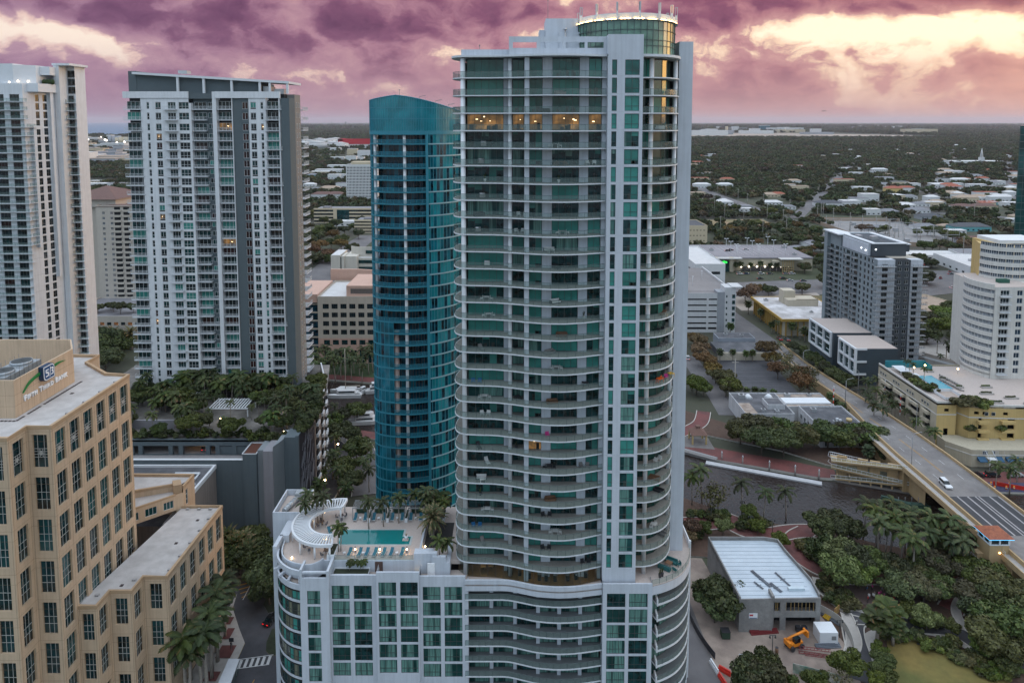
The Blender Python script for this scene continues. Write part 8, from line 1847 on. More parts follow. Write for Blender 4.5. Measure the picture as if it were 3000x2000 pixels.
c=dup(LG,(-37.7,134.6,30.4),.5,1.05,'single blue sun lounger standing askew inside the curved pergola');c['category']='sun lounger'
def table_mb(w,h,top,leg):
 a=MB(top);a.box(-w/2,w/2,-w/2,w/2,h-.04,h);b=MB(leg);[b.box(x*w*.42-.03,x*w*.42+.03,y*w*.42-.03,y*w*.42+.03,0,h-.04)for x in(-1,1)for y in(-1,1)];return a,b
def proto2(name,parts):
 o=bpy.data.objects.new(name,None)
 for n_,m_ in parts:c=bpy.data.objects.new(n_,m_.mesh(n_));c.parent=o;KIDS.setdefault(o,[]).append(c)
 return o
def chair_mb(s_,fr,w = .55,arms = True):
 a=MB(s_);a.box(-w/2,w/2,-.28,.26,.38,.46);b=MB(s_);b.box(-w/2,w/2,.22,.3,.47,.92);f=MB(fr)
 [f.box(x-.025,x+.025,y-.025,y+.025,0,.38)for x in(-w/2+.03,w/2-.03)for y in(-.24,.24)]
 if arms:f.box(-w/2-.05,-w/2,-.26,.28,.60,.65);f.box(w/2,w/2+.05,-.26,.28,.60,.65)
 return[('seat',a),('backrest',b),('frame',f)]
def sofa_mb(s_,fr,w=1.9):
 a=MB(s_);a.box(-w/2,w/2,-.4,.35,.22,.46);b=MB(s_);b.box(-w/2,w/2,.25,.42,.47,.82);f=MB(fr);f.box(-w/2-.12,-w/2-.01,-.42,.42,.08,.64);f.box(w/2+.01,w/2+.12,-.42,.42,.08,.64);f.box(-w/2,w/2,-.38,.4,.08,.21);return[('cushion',a),('backrest',b),('frame',f)]
BTOP=mat('brown_top',(.10,.07,.06),.6)
HT=proto2('bar_table',list(zip(('tabletop','leg_frame'),table_mb(.95,1.05,BTOP,WHITE2))));HC_=proto2('bar_chair',chair_mb(mat('grey_mesh',(.12,.12,.13),.7),WHITE2,.5,False))
for i,(x,y)in enumerate(((-36.4,125.0+2.2),(-40.2,128.8),(-39.9,136.9),(-36.4,139.1))):
 c=dup(HT,(x,y,30.4),.2*i,1.0,'high white table with brown top at the pergola, %s from the front'%ordw(i),'high tables at the pergola');c['category']='table'
 for k in range(3):a=k*2.0+i;c=dup(HC_,(x+.95*math.cos(a),y+.95*math.sin(a),30.4),a-math.pi/2,(1,1,1.25),'grey bar chair with white legs at the %s high table, %s of three'%(ordw(i),ordw(k)),'bar chairs at the high tables');c['category']='chair'
ST=proto2('side_table',list(zip(('tabletop','leg_frame'),table_mb(.5,.45,WHITE2,WHITE2))))
for i,x in enumerate((-32.9,-29.2,-26.1,-22.6)):c=dup(ST,(x,127.4,30.4),.6,1,'little white side table in the front lounger row, %s from the left'%ordw(i),'side tables in the front row');c['category']='table'
for i in range(4):c=dup(ST,(-32.4+i*3.95,139.2,30.4),.3,1,'little white side table between loungers of the %s cabana'%ordw(i),'side tables under cabanas');c['category']='table'
for i,x in enumerate((-30.9,-26.0,-20.7)):
 t=thing('bollard_lamp','brown bollard lamp casting warm light among the front loungers, %s from the left'%ordw(i),'lamp',(x,127.9,30.4),group='bollard lamps in the front row');mb=MB(mat('bollard_brown',(.06,.04,.03),.6));mb.cyl((x,127.9),.09,30.4,31.7,8);mb.build('post',t);mb=MB(lamp('bollard_light',(1,.58,.2),60));mb.cyl((x,127.9),.1,31.05,31.3,8);mb.build('lamp',t)
for i,(x,y,z)in enumerate(((-17.3,129.6,30.45),(-18.0,123.6,28.2),(-42.8,126.2,30.4))):mb=MB(lamp('spot_light',(1,.75,.4),45));mb.ball((x,y,z+.2),.11,n=6,m=4);mb.build('spot_lamp',label=('small bright uplight under the large date palm','small spotlight on the lower terrace beside the tower','small spotlight near the curved parapet corner')[i],cat='lamp')
# furniture on the balconies of the main tower
CH={'white':mat('fw',(.62,.62,.6),.6),'dark':mat('fd',(.03,.03,.035),.6),'blue':mat('fb',(.01,.12,.28),.6),'grey':mat('fg',(.22,.21,.2),.7),'red':mat('fr',(.45,.02,.03),.6),'brown':mat('fbr',(.17,.09,.05),.7),'teal':mat('ft',(.02,.12,.12),.6),'orange':mat('fo',(.8,.12,.01),.6),'pink':mat('fp',(.6,.05,.25),.6),'yellow':mat('fy',(.7,.4,.02),.6)}
PRO={}
def furn(kind,col):
 if(kind,col)in PRO:return PRO[kind,col]
 m=CH[col]
 if kind=='armchair':p=proto2('balcony_armchair',chair_mb(m,m if col!='grey' else CH['dark'],.7))
 elif kind=='sofa':p=proto2('balcony_sofa',sofa_mb(m,CH['dark']if col=='white' else m))
 elif kind=='table':p=proto2('balcony_table',list(zip(('tabletop','leg_frame'),table_mb(1.1,.74,m,m))))
 elif kind=='lounger':a=MB(m);a.box(-.35,.35,-.9,.3,.26,.36);b=MB(m);b.prism([(-.35,.3),(.35,.3),(.35,.95),(-.35,.95)],.3,.4,ztop=[.38,.38,.9,.9]);f=MB(m);[f.box(x-.03,x+.03,y-.03,y+.03,0,.26)for x in(-.3,.3)for y in(-.8,.2)];p=proto2('balcony_lounger',[('seat',a),('backrest',b),('leg_frame',f)])
 elif kind=='planter':a=MB(m);a.cyl((0,0),.2,0,.6,10,.28);b=MB(LF_G);rr=random.Random(3);[b.tube([(0,0,.6),(.35*math.cos(q*.7)*rr.random(),.35*math.sin(q*.7),1.1+.5*rr.random())],.05,4,True,.015)for q in range(12)];p=proto2('balcony_planter',[('pot',a),('plant',b)])
 elif kind=='grill':a=MB(m);a.box(-.5,.5,-.25,.25,.3,.9);b=MB(ALU);b.tube([(-.5,0,.95),(.5,0,.95)],.27,8);p=proto2('balcony_grill',[('cabinet',a),('lid',b)])
 PRO[kind,col]=p;return p
def zf(k):return zs(k)+.006
used_lab={}
def put(kind,col,k,x,y,rz,where):
 lab='%s %s on the %s balcony from the top, %s'%(col,kind,ordw(k-1)if k>0 else 'first',where);used_lab[lab]=used_lab.get(lab,0)+1
 if used_lab[lab]>1:lab=lab.replace(where,where+', %s one'%ordw(used_lab[lab]-1))
 c=dup(furn(kind,col),(x,y,zf(k)),rz,1.0,lab,'furniture on the tower balconies');c['category']=kind
fr_=random.Random(21)
BAY=[('far left bay',-7.6,-2.2,125.2),('second bay',.3,1.8,124.6),('wide middle bay',4.2,11.6,123.1),('right bay',12.2,15.6,123.6)]
cols=['white','white','grey','dark','brown','grey','dark','white']
for k in range(1,30):
 for bi,(nm,xa,xb,y)in enumerate(BAY):
  if fr_.random()<(.30 if bi in(0,2)else.68)or k==3 and bi>1:continue
  col=fr_.choice(cols);kind=fr_.choice(['set','set','pair','sofa','lounger','planter','grill','sofaset']if bi in(0,2)else['pair','planter','armchair','table'])
  x=xa+(xb-xa)*(.2+.5*fr_.random());yy=y-.1+.5*fr_.random()
  if(k,bi)==(10,0):col,kind,x='red','set',-3.6
  if(k,bi)==(27,0):col,kind,x='blue','pair',-7.4
  if(k,bi)==(18,0):col,kind,x='blue','pair',-7.3
  if(k,bi)==(21,2):col,kind,x='pink','armchair',6.6
  if kind=='set':put('table',col,k,x,yy,0,nm);put('armchair',col,k,x-.95,yy,-1.57,nm);put('armchair',col,k,x+.95,yy,1.57,nm)
  elif kind=='pair':put('armchair',col,k,x,yy,.3,nm);put('armchair',col,k,x+1.2,yy,-.2,nm)
  elif kind=='sofaset':put('sofa',col,k,x,yy+.4,0,nm);put('table',col,k,x+.3,yy-.7,.2,nm)
  elif kind=='planter':put('planter','white' if fr_.random()<.5 else 'dark',k,x,yy,0,nm)
  else:put(kind,col,k,x,yy,fr_.random()*.6,nm)
for k in range(1,29):
 if fr_.random()<.3:continue
 col=fr_.choice(cols);x,y,rz=fr_.choice([(27.2,125.2,-.5),(28.4,126.4,-.7),(29.4,127.8,-.9)]);kind=fr_.choice(['set','pair','lounger','sofa'])
 if k==18:col,kind,x,y='orange','set',28.0,125.6
 nm='curved right corner'
 if kind=='set':put('table',col,k,x,y,rz,nm);put('armchair',col,k,x-.6,y-.6,rz-1,nm);put('armchair',col,k,x+.6,y+.7,rz+2,nm)
 elif kind=='pair':put('armchair',col,k,x,y,rz,nm);put('armchair',col,k,x-1,y-.8,rz,nm)
 else:put(kind,col,k,x,y,rz,nm)
put('table','yellow',18,30.7,128.3,.5,'right end');put('armchair','pink',18,29.6,127.2,.2,'right end')
for kind,col,x,y,rz in(('table','brown',30.6,126.6,.9),('sofa','teal',31.4,127.6,-.6),('sofa','teal',29.6,125.7,2.5),('armchair','teal',32.6,126.6,-1.4),('armchair','teal',31.4,124.9,2.4),('armchair','teal',29.3,128.0,.3),('planter','dark',28.2,123.4,0),('planter','dark',28.7,123.7,0)):
 c=dup(furn(kind,col),(x,y,28.5),rz,1.15,None,'furniture on the corner terrace');lab='%s %s on the large curved terrace at the tower foot'%(col,kind);used_lab[lab]=used_lab.get(lab,0)+1;c['label']=lab+(', %s one'%ordw(used_lab[lab]-1)if kind in('sofa','armchair','planter')else '');c['category']=kind
for i,(x,y)in enumerate([(-5.6,126.4),(-4.1,126.6),(-.6,126.0),(1.5,125.2),(3.3,124.3),(5.2,123.8),(6.5,123.6),(8.2,123.5),(10.6,123.6),(12.2,124.0),(14.1,124.6)]):
 t=thing('exercise_machine' if i>1 else 'gym_table',('dark exercise machine in the lit gym, %s from the left'%ordw(i-2))if i>1 else('small square wooden table in the lit room left of the gym, %s of two'%ordw(i)),'gym machine' if i>1 else 'table',(x,y,28.0),group='machines in the lit gym' if i>1 else 'tables left of the gym')
 if i>1:mb=MB(CH['dark']);mb.box(x-.3,x+.3,y-.7,y+.7,28.0,28.25);mb.tube([(x-.28,y-.5,28.2),(x-.28,y-.6,29.3)],.05,5);mb.tube([(x+.28,y-.5,28.2),(x+.28,y-.6,29.3)],.05,5);mb.build('frame',t);mb=MB(CH['grey']);mb.box(x-.35,x+.35,y-.72,y-.55,29.2,29.6);mb.build('console',t)
 else:mb=MB(mat('pale_wood',(.5,.32,.15),.6));mb.box(x-.5,x+.5,y-.5,y+.5,28.7,28.76);mb.build('tabletop',t);mb=MB(CH['dark']);mb.cyl((x,y),.06,28.0,28.7,8);mb.build('leg',t)
 # streets by the bank
sheet('street',[(-64.5,100),(-47,100),(-47,160),(-56,172),(-60,178),(-66,178),(-66,166.5),(-71,163),(-70,155),(-66.2,152.5),(-62,146),(-59,142),(-58.8,138),(-60,134),(-63,124)],.03,ASPD)
slab('pavement',[(-67,100),(-62.5,124),(-59.6,134),(-58.9,138),(-59.1,142),(-62,146.2),(-66.2,152.8),(-67.2,158),(-67.2,151)],0,.16,SIDE,mat('yellow_kerb',(.42,.25,.04),.8))
slab('pavement',[(-71,162.8),(-68.9,163.6),(-66.5,166.2),(-65.0,169.5),(-66.5,171),(-69,168),(-73,165)],0,.16,SIDE,MATS['yellow_kerb'])
slab('pavement',[(-59.4,157.8),(-59.4,154),(-57.2,151.2),(-55,152),(-50,160),(-55,170),(-60,166)],0,.16,SOIL,KERB)
slab('pavement',[(-54.6,146.2),(-54.4,142.2),(-53.6,139.7),(-52,138.3),(-49,139),(-49,147)],0,.16,SOIL,MATS['yellow_kerb'])
for a,b,c_,d in((-66,-64.6,147.5,149.8),(-64.6,-63,143,146.3),(-63.8,-60.6,137.6,141.2),(-63.8,-61,131.5,134)):sheet('brick_panel',[(a,c_),(b,c_),(b,d),(a,d)],.165,BRICK)
for i in range(6):sheet('crosswalk_stripe',[(-58.0+i*1.15,134.9+i*.2),(-57.4+i*1.15,134.9+i*.2),(-57.6+i*1.15,137.2+i*.22),(-58.2+i*1.15,137.2+i*.22)],.05,WLINE)
for y0 in(134.6,137.2):sheet('crosswalk_line',[(-58.6,y0),(-51.6,y0+1.3),(-51.6,y0+1.5),(-58.6,y0+.2)],.05,WLINE)
for i in range(4):sheet('hatch_stripe',[(-68.2+i*.9,160.8-i*1.4),(-65.2+i*.2,162.2-i*1.6),(-65.2+i*.2,161.8-i*1.6),(-68.2+i*.9,160.4-i*1.4)],.05,YLINE)
sheet('hatch_line',[(-65.0,162.6),(-64.8,155.6),(-65.0,155.6),(-65.2,162.6)],.05,WLINE);sheet('centre_line',[(-53.3,132),(-53.15,132),(-54.6,118),(-54.75,118)],.05,YLINE)
rib3('lane',[G(940,1460),G(985,1390),G(1000,1345),G(985,1300),G(995,1268)],[8,8,7,7,7],.05,ASPD,KERB);rib3('lane',[G(1075,1450),G(1075,1380),G(1065,1330),G(1045,1295),G(1005,1268)],[9,8,8,8,8],.06,ASPL,KERB)
slab('promenade',[(-140,311),(-95,298),(-62,292),(-30,281),(-28,286),(-62,297.5),(-95,304),(-140,318)],0,.7,BRICK,KERB)
sheet('palm_lawn',[(-110,318),(-50,318),(-40,296),(-62,298),(-95,305)],.08,mat('park_grass',(.035,.06,.02),.95,.3,.3))
slab('promenade',[(-62,247.6),(-52.7,244.6),(-30,237.6),(-30,233),(-53,239.5),(-62,243)],0,.5,BRICK,KERB)
t=thing('bus_shelter','long white roofed bus stop beside the crosswalk at the bottom edge','shelter',(-58,130,0));mb=MB(mat('shelter_white',(.55,.57,.6),.5,.08));mb.prism([(-59.3,134),(-57.0,134),(-55.6,121),(-58.3,121)],2.8,3.1);mb.build('roof',t);[MB(GREYM).tube([(x,y,.16),(x,y,2.8)],.08,5).build('post',t)for x,y in((-58.9,133),(-57.3,133),(-58.3,126),(-56.6,126))];mb=MB(RGL);mb.poly([(-57.1,133.8,.5),(-56.2,126,.5),(-56.2,126,2.6),(-57.1,133.8,2.6)]);mb.build('glass_panel',t)
# cars
def car_proto(name,body,suv=False):
 o=bpy.data.objects.new(name,None);L_,W_=4.6,1.8;hb,hr=(.95,1.7)if suv else(.82,1.42);m=MB(body);Pf=[(-2.3,.35),(2.3,.35),(2.3,.7),(2.1,hb*.95),(1.05,hb),(-1.6 if not suv else-2.2,hb),(-2.25,hb*.95),(-2.3,.7)]
 b=len(m.v);n=len(Pf);m.v+=[(x,-.9,z)for x,z in Pf]+[(x,.9,z)for x,z in Pf];m.face(range(b,b+n),False);m.face(reversed(range(b+n,b+2*n)),False);[m.face((b+(i+1)%n,b+i,b+n+i,b+n+(i+1)%n),False)for i in range(n)]
 c=MB(DGLASS);r=MB(body);x0,x1,x2,x3=(-2.15,-1.9,.3,1.0)if suv else(-1.7,-1.0,.15,1.0)
 b=len(c.v);c.v+=[(x0,-.82,hb),(x3,-.82,hb),(x3,.82,hb),(x0,.82,hb),(x1,-.68,hr),(x2,-.68,hr),(x2,.68,hr),(x1,.68,hr)];[c.face([b+i for i in q],False)for q in((0,1,5,4),(1,2,6,5),(2,3,7,6),(3,0,4,7))]
 r.prism([(x1-.05,-.7),(x2+.05,-.7),(x2+.05,.7),(x1-.05,.7)],hr,hr+.05);w_=MB(CH['dark'])
 parts=[('body',m),('window',c),('roof',r)]
 for x in(-1.45,1.4):
  for y in(-.86,.86):q=MB(CH['dark']);q.tube([(x,y-.1,.33),(x,y+.1,.33)],.33,12);parts.append(('wheel',q))
 for y in(-.6,.6):q=MB(lamp('tail_light',(.8,.02,.02),1.5));q.box(-2.33,-2.301,y-.2,y+.2,.6,.78);parts.append(('tail_light',q));q=MB(FRA);q.box(2.301,2.33,y-.2,y+.2,.58,.74);parts.append(('headlight',q))
 for n_,q in parts:k=bpy.data.objects.new(n_,q.mesh(n_));k.parent=o;KIDS.setdefault(o,[]).append(k)
 return o
CARC={'white':(.7,.7,.7),'black':(.02,.02,.022),'silver':(.35,.36,.37),'dark red':(.18,.015,.02),'blue':(.03,.07,.14),'grey':(.12,.125,.13)};CARP={}
def car(col,p,rz,label,suv=False,group=None):
 k=(col,suv)
 if k not in CARP:CARP[k]=car_proto('parked_car',mat('car_'+col.replace(' ','_'),CARC[col],.25,.04,1,metal = .2,coat = .6),suv)
 c=dup(CARP[k],(p[0],p[1],p[2]if len(p)>2 else.1),rz,1.0,label,group);c['category']='car';return c
car('white',(127.2,192.2,8.52),-math.pi/2-.08,'white car with bright roof bars driving on the bridge',True)
car('black',(-55.5,148.8,.1),1.2,'dark car with pale door half hidden by the hotel corner');car('grey',(-88.6,191.5,20.2),math.pi/2,'grey car parked inside the open garage bay',True)
for i,(x,y,c_)in enumerate(((171.8,507,'white'),(177.3,508,'blue'),(188.3,508,'white'),(206.9,508,'silver'),(211.7,508,'white'),(195,508,'grey'))):car(c_,(x,y),.1,'%s car parked before the market front, %s of six along the kerb'%(c_,ordw(i)),i%2==0,'cars along the market front')
for i,(x,y,c_)in enumerate(((181.7,492,'black'),(199.1,493,'black'),(201.2,486,'white'),(210.3,485,'grey'))):car(c_,(x,y),0,'%s car on the street below the market, %s counting from the left'%(c_,ordw(i)),False,'cars on the market street')
for i,(x,y,c_)in enumerate(((174.6,545.9,'black'),(178,549,'black'),(191.5,551.6,'white'))):car(c_,(x,y,10.41),0,'%s car parked on the market roof, %s counting from the left'%(c_,ordw(i)),False,'cars on the market roof')
for i,(x,y,c_)in enumerate(((315,494,'black'),(336,516,'black'),(331,507,'grey'),(338,503,'white'),(346,509,'dark red'),(305,465,'white'),(333,540,'black'),(268,415,'white'),(274,417,'white'),(280,419,'dark red'),(286,421,'black'),(292,423,'black'),(286,396,'dark red'),(276,392,'silver'))):car(c_,(x,y),rnd2 .random(),'%s car in the lots beyond the slate block, %s of fourteen'%(c_,ordw(i)),i%3==0,'cars beyond the slate block')
for x,c_,lb in((150.8,'black','black car leaving the awning shops, first beyond the bridge rail'),(155.7,'black','black car with lit lamps in front of the white entrance canopy'),(163.4,'silver','silver pickup parked in front of the awning shops')):car(c_,(x,212.6,.4),0,lb,True)
car('white',(85.4,323.4,.1),1.4,'white van parked on the service road beside rust coloured trees',True);car('grey',(145.2,352,.1),1.55,'dark car waiting at the bridge road junction, left of two');car('dark red',(141.6,353,.1),1.55,'dark red car waiting at the bridge road junction, right of two')
for i in range(9):car(fr_.choice(['white','silver','grey','dark red','blue']),F2(430+i*33,398+(i%2)*6),0,'small car in the shady lot behind the market, %s of nine'%ordw(i),False,'cars in the shady lot')
# people: one skinned figure per pose
SKIN=mat('skin',(.42,.26,.19),.6)
def person_mesh(top,bottom,pose):
 st_=.28 if pose=='walk' else.06;sit=pose=='sit'
 J=[(0,0,.95,.15),(0,0,1.2,.14),(0,0,1.42,.16),(0,.0,1.53,.06),(0,.02,1.66,.105),(0,.01,1.76,.07)];E=[(0,1),(1,2),(2,3),(3,4),(4,5)]
 for s_ in(-1,1):
  sw=s_*st_;b=len(J)
  if sit:J+=[(s_*.10,.05,.92,.09),(s_*.12,.45,.93,.075),(s_*.12,.47,.5,.05),(s_*.12,.58,.46,.045)]
  else:J+=[(s_*.10,0,.86,.09),(s_*.11,sw*.5,.48,.065),(s_*.11,sw-.02 if sw>0 else sw,.07,.045),(s_*.11,sw+.16,.04,.04)]
  E+=[(0,b),(b,b+1),(b+1,b+2),(b+2,b+3)];b=len(J)
  J+=[(s_*.20,0,1.40,.065),(s_*.25,-sw*.3,1.13,.045),(s_*.24,-sw*.7+.05,.90,.035),(s_*.24,-sw*.7+.09,.80,.032)];E+=[(2,b),(b,b+1),(b+1,b+2),(b+2,b+3)]
 me=bpy.data.meshes.new('body');me.from_pydata([j[:3]for j in J],E,[]);o=bpy.data.objects.new('body',me);COL.objects.link(o);o.modifiers.new('skin','SKIN');sv=me.skin_vertices[0].data
 for i,j in enumerate(J):sv[i].radius=(j[3],j[3]);sv[i].use_root=i==0
 s2=o.modifiers.new('sub','SUBSURF');s2 .levels=1;s2 .render_levels=1
 dg=bpy.context.evaluated_depsgraph_get();r=bpy.data.meshes.new_from_object(o.evaluated_get(dg));bpy.data.objects.remove(o);r.materials.clear()
 for m_ in(top,bottom,SKIN,CH['dark']):r.materials.append(m_)
 for p in r.polygons:
  c=p.center;r_=abs(c.x);p.use_smooth=True
  p.material_index=3 if c.z>1.70 or(c.z>1.6 and c.y<-.02)else 2 if c.z>1.50 or(c.z<1.08 and r_>.2)else 0 if c.z>.98 else 1 if c.z>.1 else 3
 return r
PM={}
def person(p,rz,top,bottom,pose,label,group=None,z=.0):
 k=(top,bottom,pose)
 if k not in PM:PM[k]=person_mesh(CH[top],CH[bottom],pose)
 o=bpy.data.objects.new('person',PM[k]);COL.objects.link(o);o.location=(p[0],p[1],z);o.rotation_euler=(0,0,rz);tag(o,label,'person',group)
person((-61.4,140.3),math.pi,'dark','dark','walk','person in dark clothes walking on the brick pavement beside the street',None,.17)
person((78.5,146.6),.4,'white','dark','walk','person in white top walking where the dark path forks',None,.5);person((74.6,133.9),2.8,'dark','dark','walk','person in dark clothes walking down the dark path at the bottom edge',None,.5)
for i in range(26):
 p=C7(1170+fr_.random()*210,1000+fr_.random()*80,.4);person((p.x,p.y),fr_.random()*6.28,fr_.choice(['white','dark','red','grey','blue','pink']),'dark',fr_.choice(['sit','stand']),'one of the crowd gathered on the brick plaza under oaks, %s from the front'%ordw(i),'crowd on the brick plaza',.4 if True else 0)
for i,p in enumerate((C7(1175,900),C7(1400,770),C7(1460,772),C7(1510,775))):person((p.x,p.y),1.0+i,('pink','white','red','dark')[i],'dark','stand',('person in pink','person in white','person in red','person in dark clothes')[i]+' standing near the river side of the park',None,.45)
for i,(x,y)in enumerate(((1070,268),(985,300))):p=C7(x,y);person((p.x,p.y-(1 if i==0 else 0)),1.5,('blue','grey')[i],'dark','walk',('person in blue walking on the middle flight of the ochre ramp','person in grey walking at the foot of the ochre ramp')[i],None,3.3 if i==0 else.9)
# boats, docks
HULL=mat('hull_white',(.62,.62,.62),.35,.05,1,coat=.4)
def boat(name,label,cx,cy,L_,W_,rz,cat,mast=0.0,hulls=1,decks=2):
 t=thing(name,label,cat,(cx,cy,.05),rz)
 for h_ in range(hulls):
  oy=0 if hulls==1 else(h_*2-1)*W_*.38;w_=W_/2 if hulls==1 else W_*.15;mb=MB(HULL);P=[(-L_/2,-w_*.85),(L_*.15,-w_),(L_*.38,-w_*.6),(L_/2,0),(L_*.38,w_*.6),(L_*.15,w_),(-L_/2,w_*.85)];P=[(x,y+oy)for x,y in P];Q=[(x*.94,oy+(y-oy)*.8)for x,y in P];n=len(P);b=len(mb.v)
  mb.v+=[(x,y,-.3)for x,y in Q]+[(x,y,1.5)for x,y in P];[mb.face((b+i,b+(i+1)%n,b+n+(i+1)%n,b+n+i))for i in range(n)];mb.face([b+n+i for i in range(n)]);lmesh('hull',mb,t)
 mb=MB(HULL)
 if hulls==2:mb.box(-L_*.45,L_*.22,-W_*.4,W_*.4,1.0,1.5)
 for d in range(decks):f_=.3-.08*d;w_=W_*(.36-.05*d);mb.prism([(-L_*f_,-w_),(L_*(f_-.12),-w_),(L_*(f_-.02),0),(L_*(f_-.12),w_),(-L_*f_,w_)],1.5+d*1.5,2.9+d*1.5);
 lmesh('cabin',mb,t);mb=MB(DGLASS)
 for d in range(decks):f_=.285-.08*d;w_=W_*(.365-.05*d);mb.box(-L_*f_,L_*(f_-.12),-w_,w_,2.0+d*1.5,2.6+d*1.5)
 lmesh('window',mb,t)
 if mast:mb=MB(mat('mast_tan',(.35,.31,.26),.6));mb.tube([(0,0,2.5),(0,0,mast)],.16,6);mb.tube([(0,0,3.8),(-L_*.42,0,3.9)],.22,6);lmesh('mast',mb,t);mb=MB(GREYM);mb.tube([(L_*.45,0,1.5),(0,0,mast*.85)],.04,4);mb.tube([(0,-.9,mast*.5),(0,.9,mast*.5)],.05,4);lmesh('rigging',mb,t)
 return t
boat('catamaran','white sailing catamaran with tall mast moored at the left river bank',-70.2,279.5,14.5,7.4,math.pi+.05,'boat',20.0,2,1)
boat('motor_yacht','white motor yacht with blue awning moored near the blue tower',-55.6,252.6,13.5,4.2,.15,'boat',0,1,2);boat('motor_boat','white motor boat right of the catamaran, partly behind the blue tower',-57.5,282.5,10,3.6,.2,'boat',0,1,2);boat('tender_boat','small grey dinghy behind the catamaran stern',-63.2,281.5,4,1.8,.9,'boat',0,1,1)
t=thing('floating_dock','long pale floating dock along the far river bank','dock',(80,218,0));mb=MB(mat('dock_pale',(.42,.42,.43),.8,.15,1));d,l=edge_dir((65.5,221.7),(98.6,208.2));c=(82.0,215.0);mb.obox(c,d,l/2,1.1,.03,.5);mb.build('deck',t)
t=thing('boardwalk','grey timber boardwalk stretch at the left end of the floating dock','dock',(62,226,0));mb=MB(mat('boardwalk_grey',(.19,.18,.175),.85,.2,2));mb.prism([(52,231),(60.3,227.6),(69,222),(70.2,224.0),(60.8,230.6),(53,235)],.1,1.0);mb.build('deck',t);mb=MB(WHITE2);mb.tube([(52,231,2),(60.3,227.6,2),(69,222,2)],.05,4);mb.build('railing',t)
for i,(x,y)in enumerate(((71.3,223.3),(77.4,220.4),(85.1,217.0),(92.4,214.0),(98.9,211.2))):t=thing('mooring_pile','mooring pile with white cone cap on the dock, %s from the left'%ordw(i),'pile',(x,y,0),group='mooring piles along the dock');mb=MB(mat('pile_grey',(.3,.28,.26),.8));mb.cyl((x,y),.22,0,2.9,8);mb.build('post',t);mb=MB(WHITE2);mb.cyl((x,y),.3,2.9,3.6,10,.05);mb.build('cap',t)
t=thing('moored_barge','dark green flat barge moored under the bridge beside the ochre pier','barge',(120.5,197.5,0));mb=MB(mat('barge_green',(.03,.07,.055),.6));mb.prism([(112.5,199.5),(119,194.5),(124.5,194.0),(124.5,196.5),(119.5,197.2),(113.5,201)],.0,.8);mb.strip([(112.6,199.5),(119,194.6),(124.5,194.1)],.8,1.3,.1);mb.build('hull',t);mb=MB(GREYM);[mb.tube([(q,196.2,.8),(q,196.2,2.8)],.08,5)for q in(116,118,120,122)];mb.build('post',t)
t=thing('gazebo','small brown roofed gazebo on tan posts at the far bank','gazebo',(66.5,236,.8));mb=MB(mat('gazebo_roof',(.16,.085,.065),.8));P=[(63.6,233.2,4.2),(69.4,233.2,4.2),(69.4,239,4.2),(63.6,239,4.2)];[mb.poly([P[i],P[(i+1)%4],(66.5,236.1,6.4)])for i in range(4)];mb.poly(P[::-1]);mb.box(65.8,67.2,235.4,236.8,6.0,6.7);mb.build('roof',t)
for x,y in((64.1,233.7),(68.9,233.7),(64.1,238.5),(68.9,238.5)):mb=MB(mat('gazebo_post',(.5,.36,.16),.7));mb.box(x-.25,x+.25,y-.25,y+.25,.8,4.2);mb.build('post',t)
# building site
t=thing('telehandler','orange telescopic handler parked on the sandy building site','construction vehicle',(61.8,140.6,.4),.35);ORG=mat('machine_orange',(.72,.22,.01),.5,.1,2)
mb=MB(ORG);mb.box(-1.9,1.6,-.9,.5,.7,1.5);mb.box(-2.1,-1.5,-.9,.9,.9,1.9);lmesh('chassis',mb,t);mb=MB(ORG);mb.tube([(-1.8,.3,2.0),(3.4,.3,2.7)],.28,6);mb.box(3.2,3.6,-.5,1.0,1.5,2.8);lmesh('boom',mb,t);mb=MB(DGLASS);mb.box(-.6,.9,-.95,-.1,1.5,2.5);lmesh('cab',mb,t)
for x in(-1.3,1.2):
 for y in(-1.05,.75):mb=MB(CH['dark']);mb.tube([(x,y-.2,.55),(x,y+.2,.55)],.58,12);lmesh('wheel',mb,t)
t=thing('site_trailer','white site office container on the building site','container',(69.6,142.4,.4));mb=MB(WHITE2);mb.box(67.6,71.6,141,144.4,.5,3.3);mb.build('body',t);mb=MB(GREYM);mb.box(70.2,71.2,140.96,140.995,1.6,2.5);mb.build('window',t)
for k,(x0,y0,x1,y1)in enumerate(((62,138.6,70.5,136.9),(63,137.6,72.2,136.0),(62.4,139.2,69,138.2))):
 mb=MB(mat('red_steel',(.16,.02,.022),.6));d,l=edge_dir((x0,y0),(x1,y1))
 for o_ in(0,.7):mb.tube([(x0-d[1]*o_,y0+d[0]*o_,.6+.25*k),(x1-d[1]*o_,y1+d[0]*o_,.6+.25*k)],.09,4)
 for q in range(9):a=(x0+(x1-x0)*q/9,y0+(y1-y0)*q/9);b=(x0+(x1-x0)*(q+.5)/9-d[1]*.7,y0+(y1-y0)*(q+.5)/9+d[0]*.7);mb.tube([(*a,.6+.25*k),(*b,.6+.25*k)],.06,4)
 mb.build('roof_truss',label=('lowest','longest','topmost')[k]+' dark red steel roof truss stacked beside the orange machine',cat='truss',group='red roof trusses')
for k,x in enumerate((48.7,50.1)):t=thing('portable_toilet',('left' if k==0 else 'right')+' blue portable toilet with white roof at the site fence','toilet',(x,135.2,.4),group='portable toilets');mb=MB(SB);mb.box(x-.6,x+.6,134.6,135.8,.4,2.5);mb.build('cabin',t);mb=MB(WHITE2);mb.box(x-.62,x+.62,134.58,135.82,2.5,2.62);mb.tube([(x-.6,135.2,2.6),(x+.6,135.2,2.6)],.5,8);mb.build('roof',t)
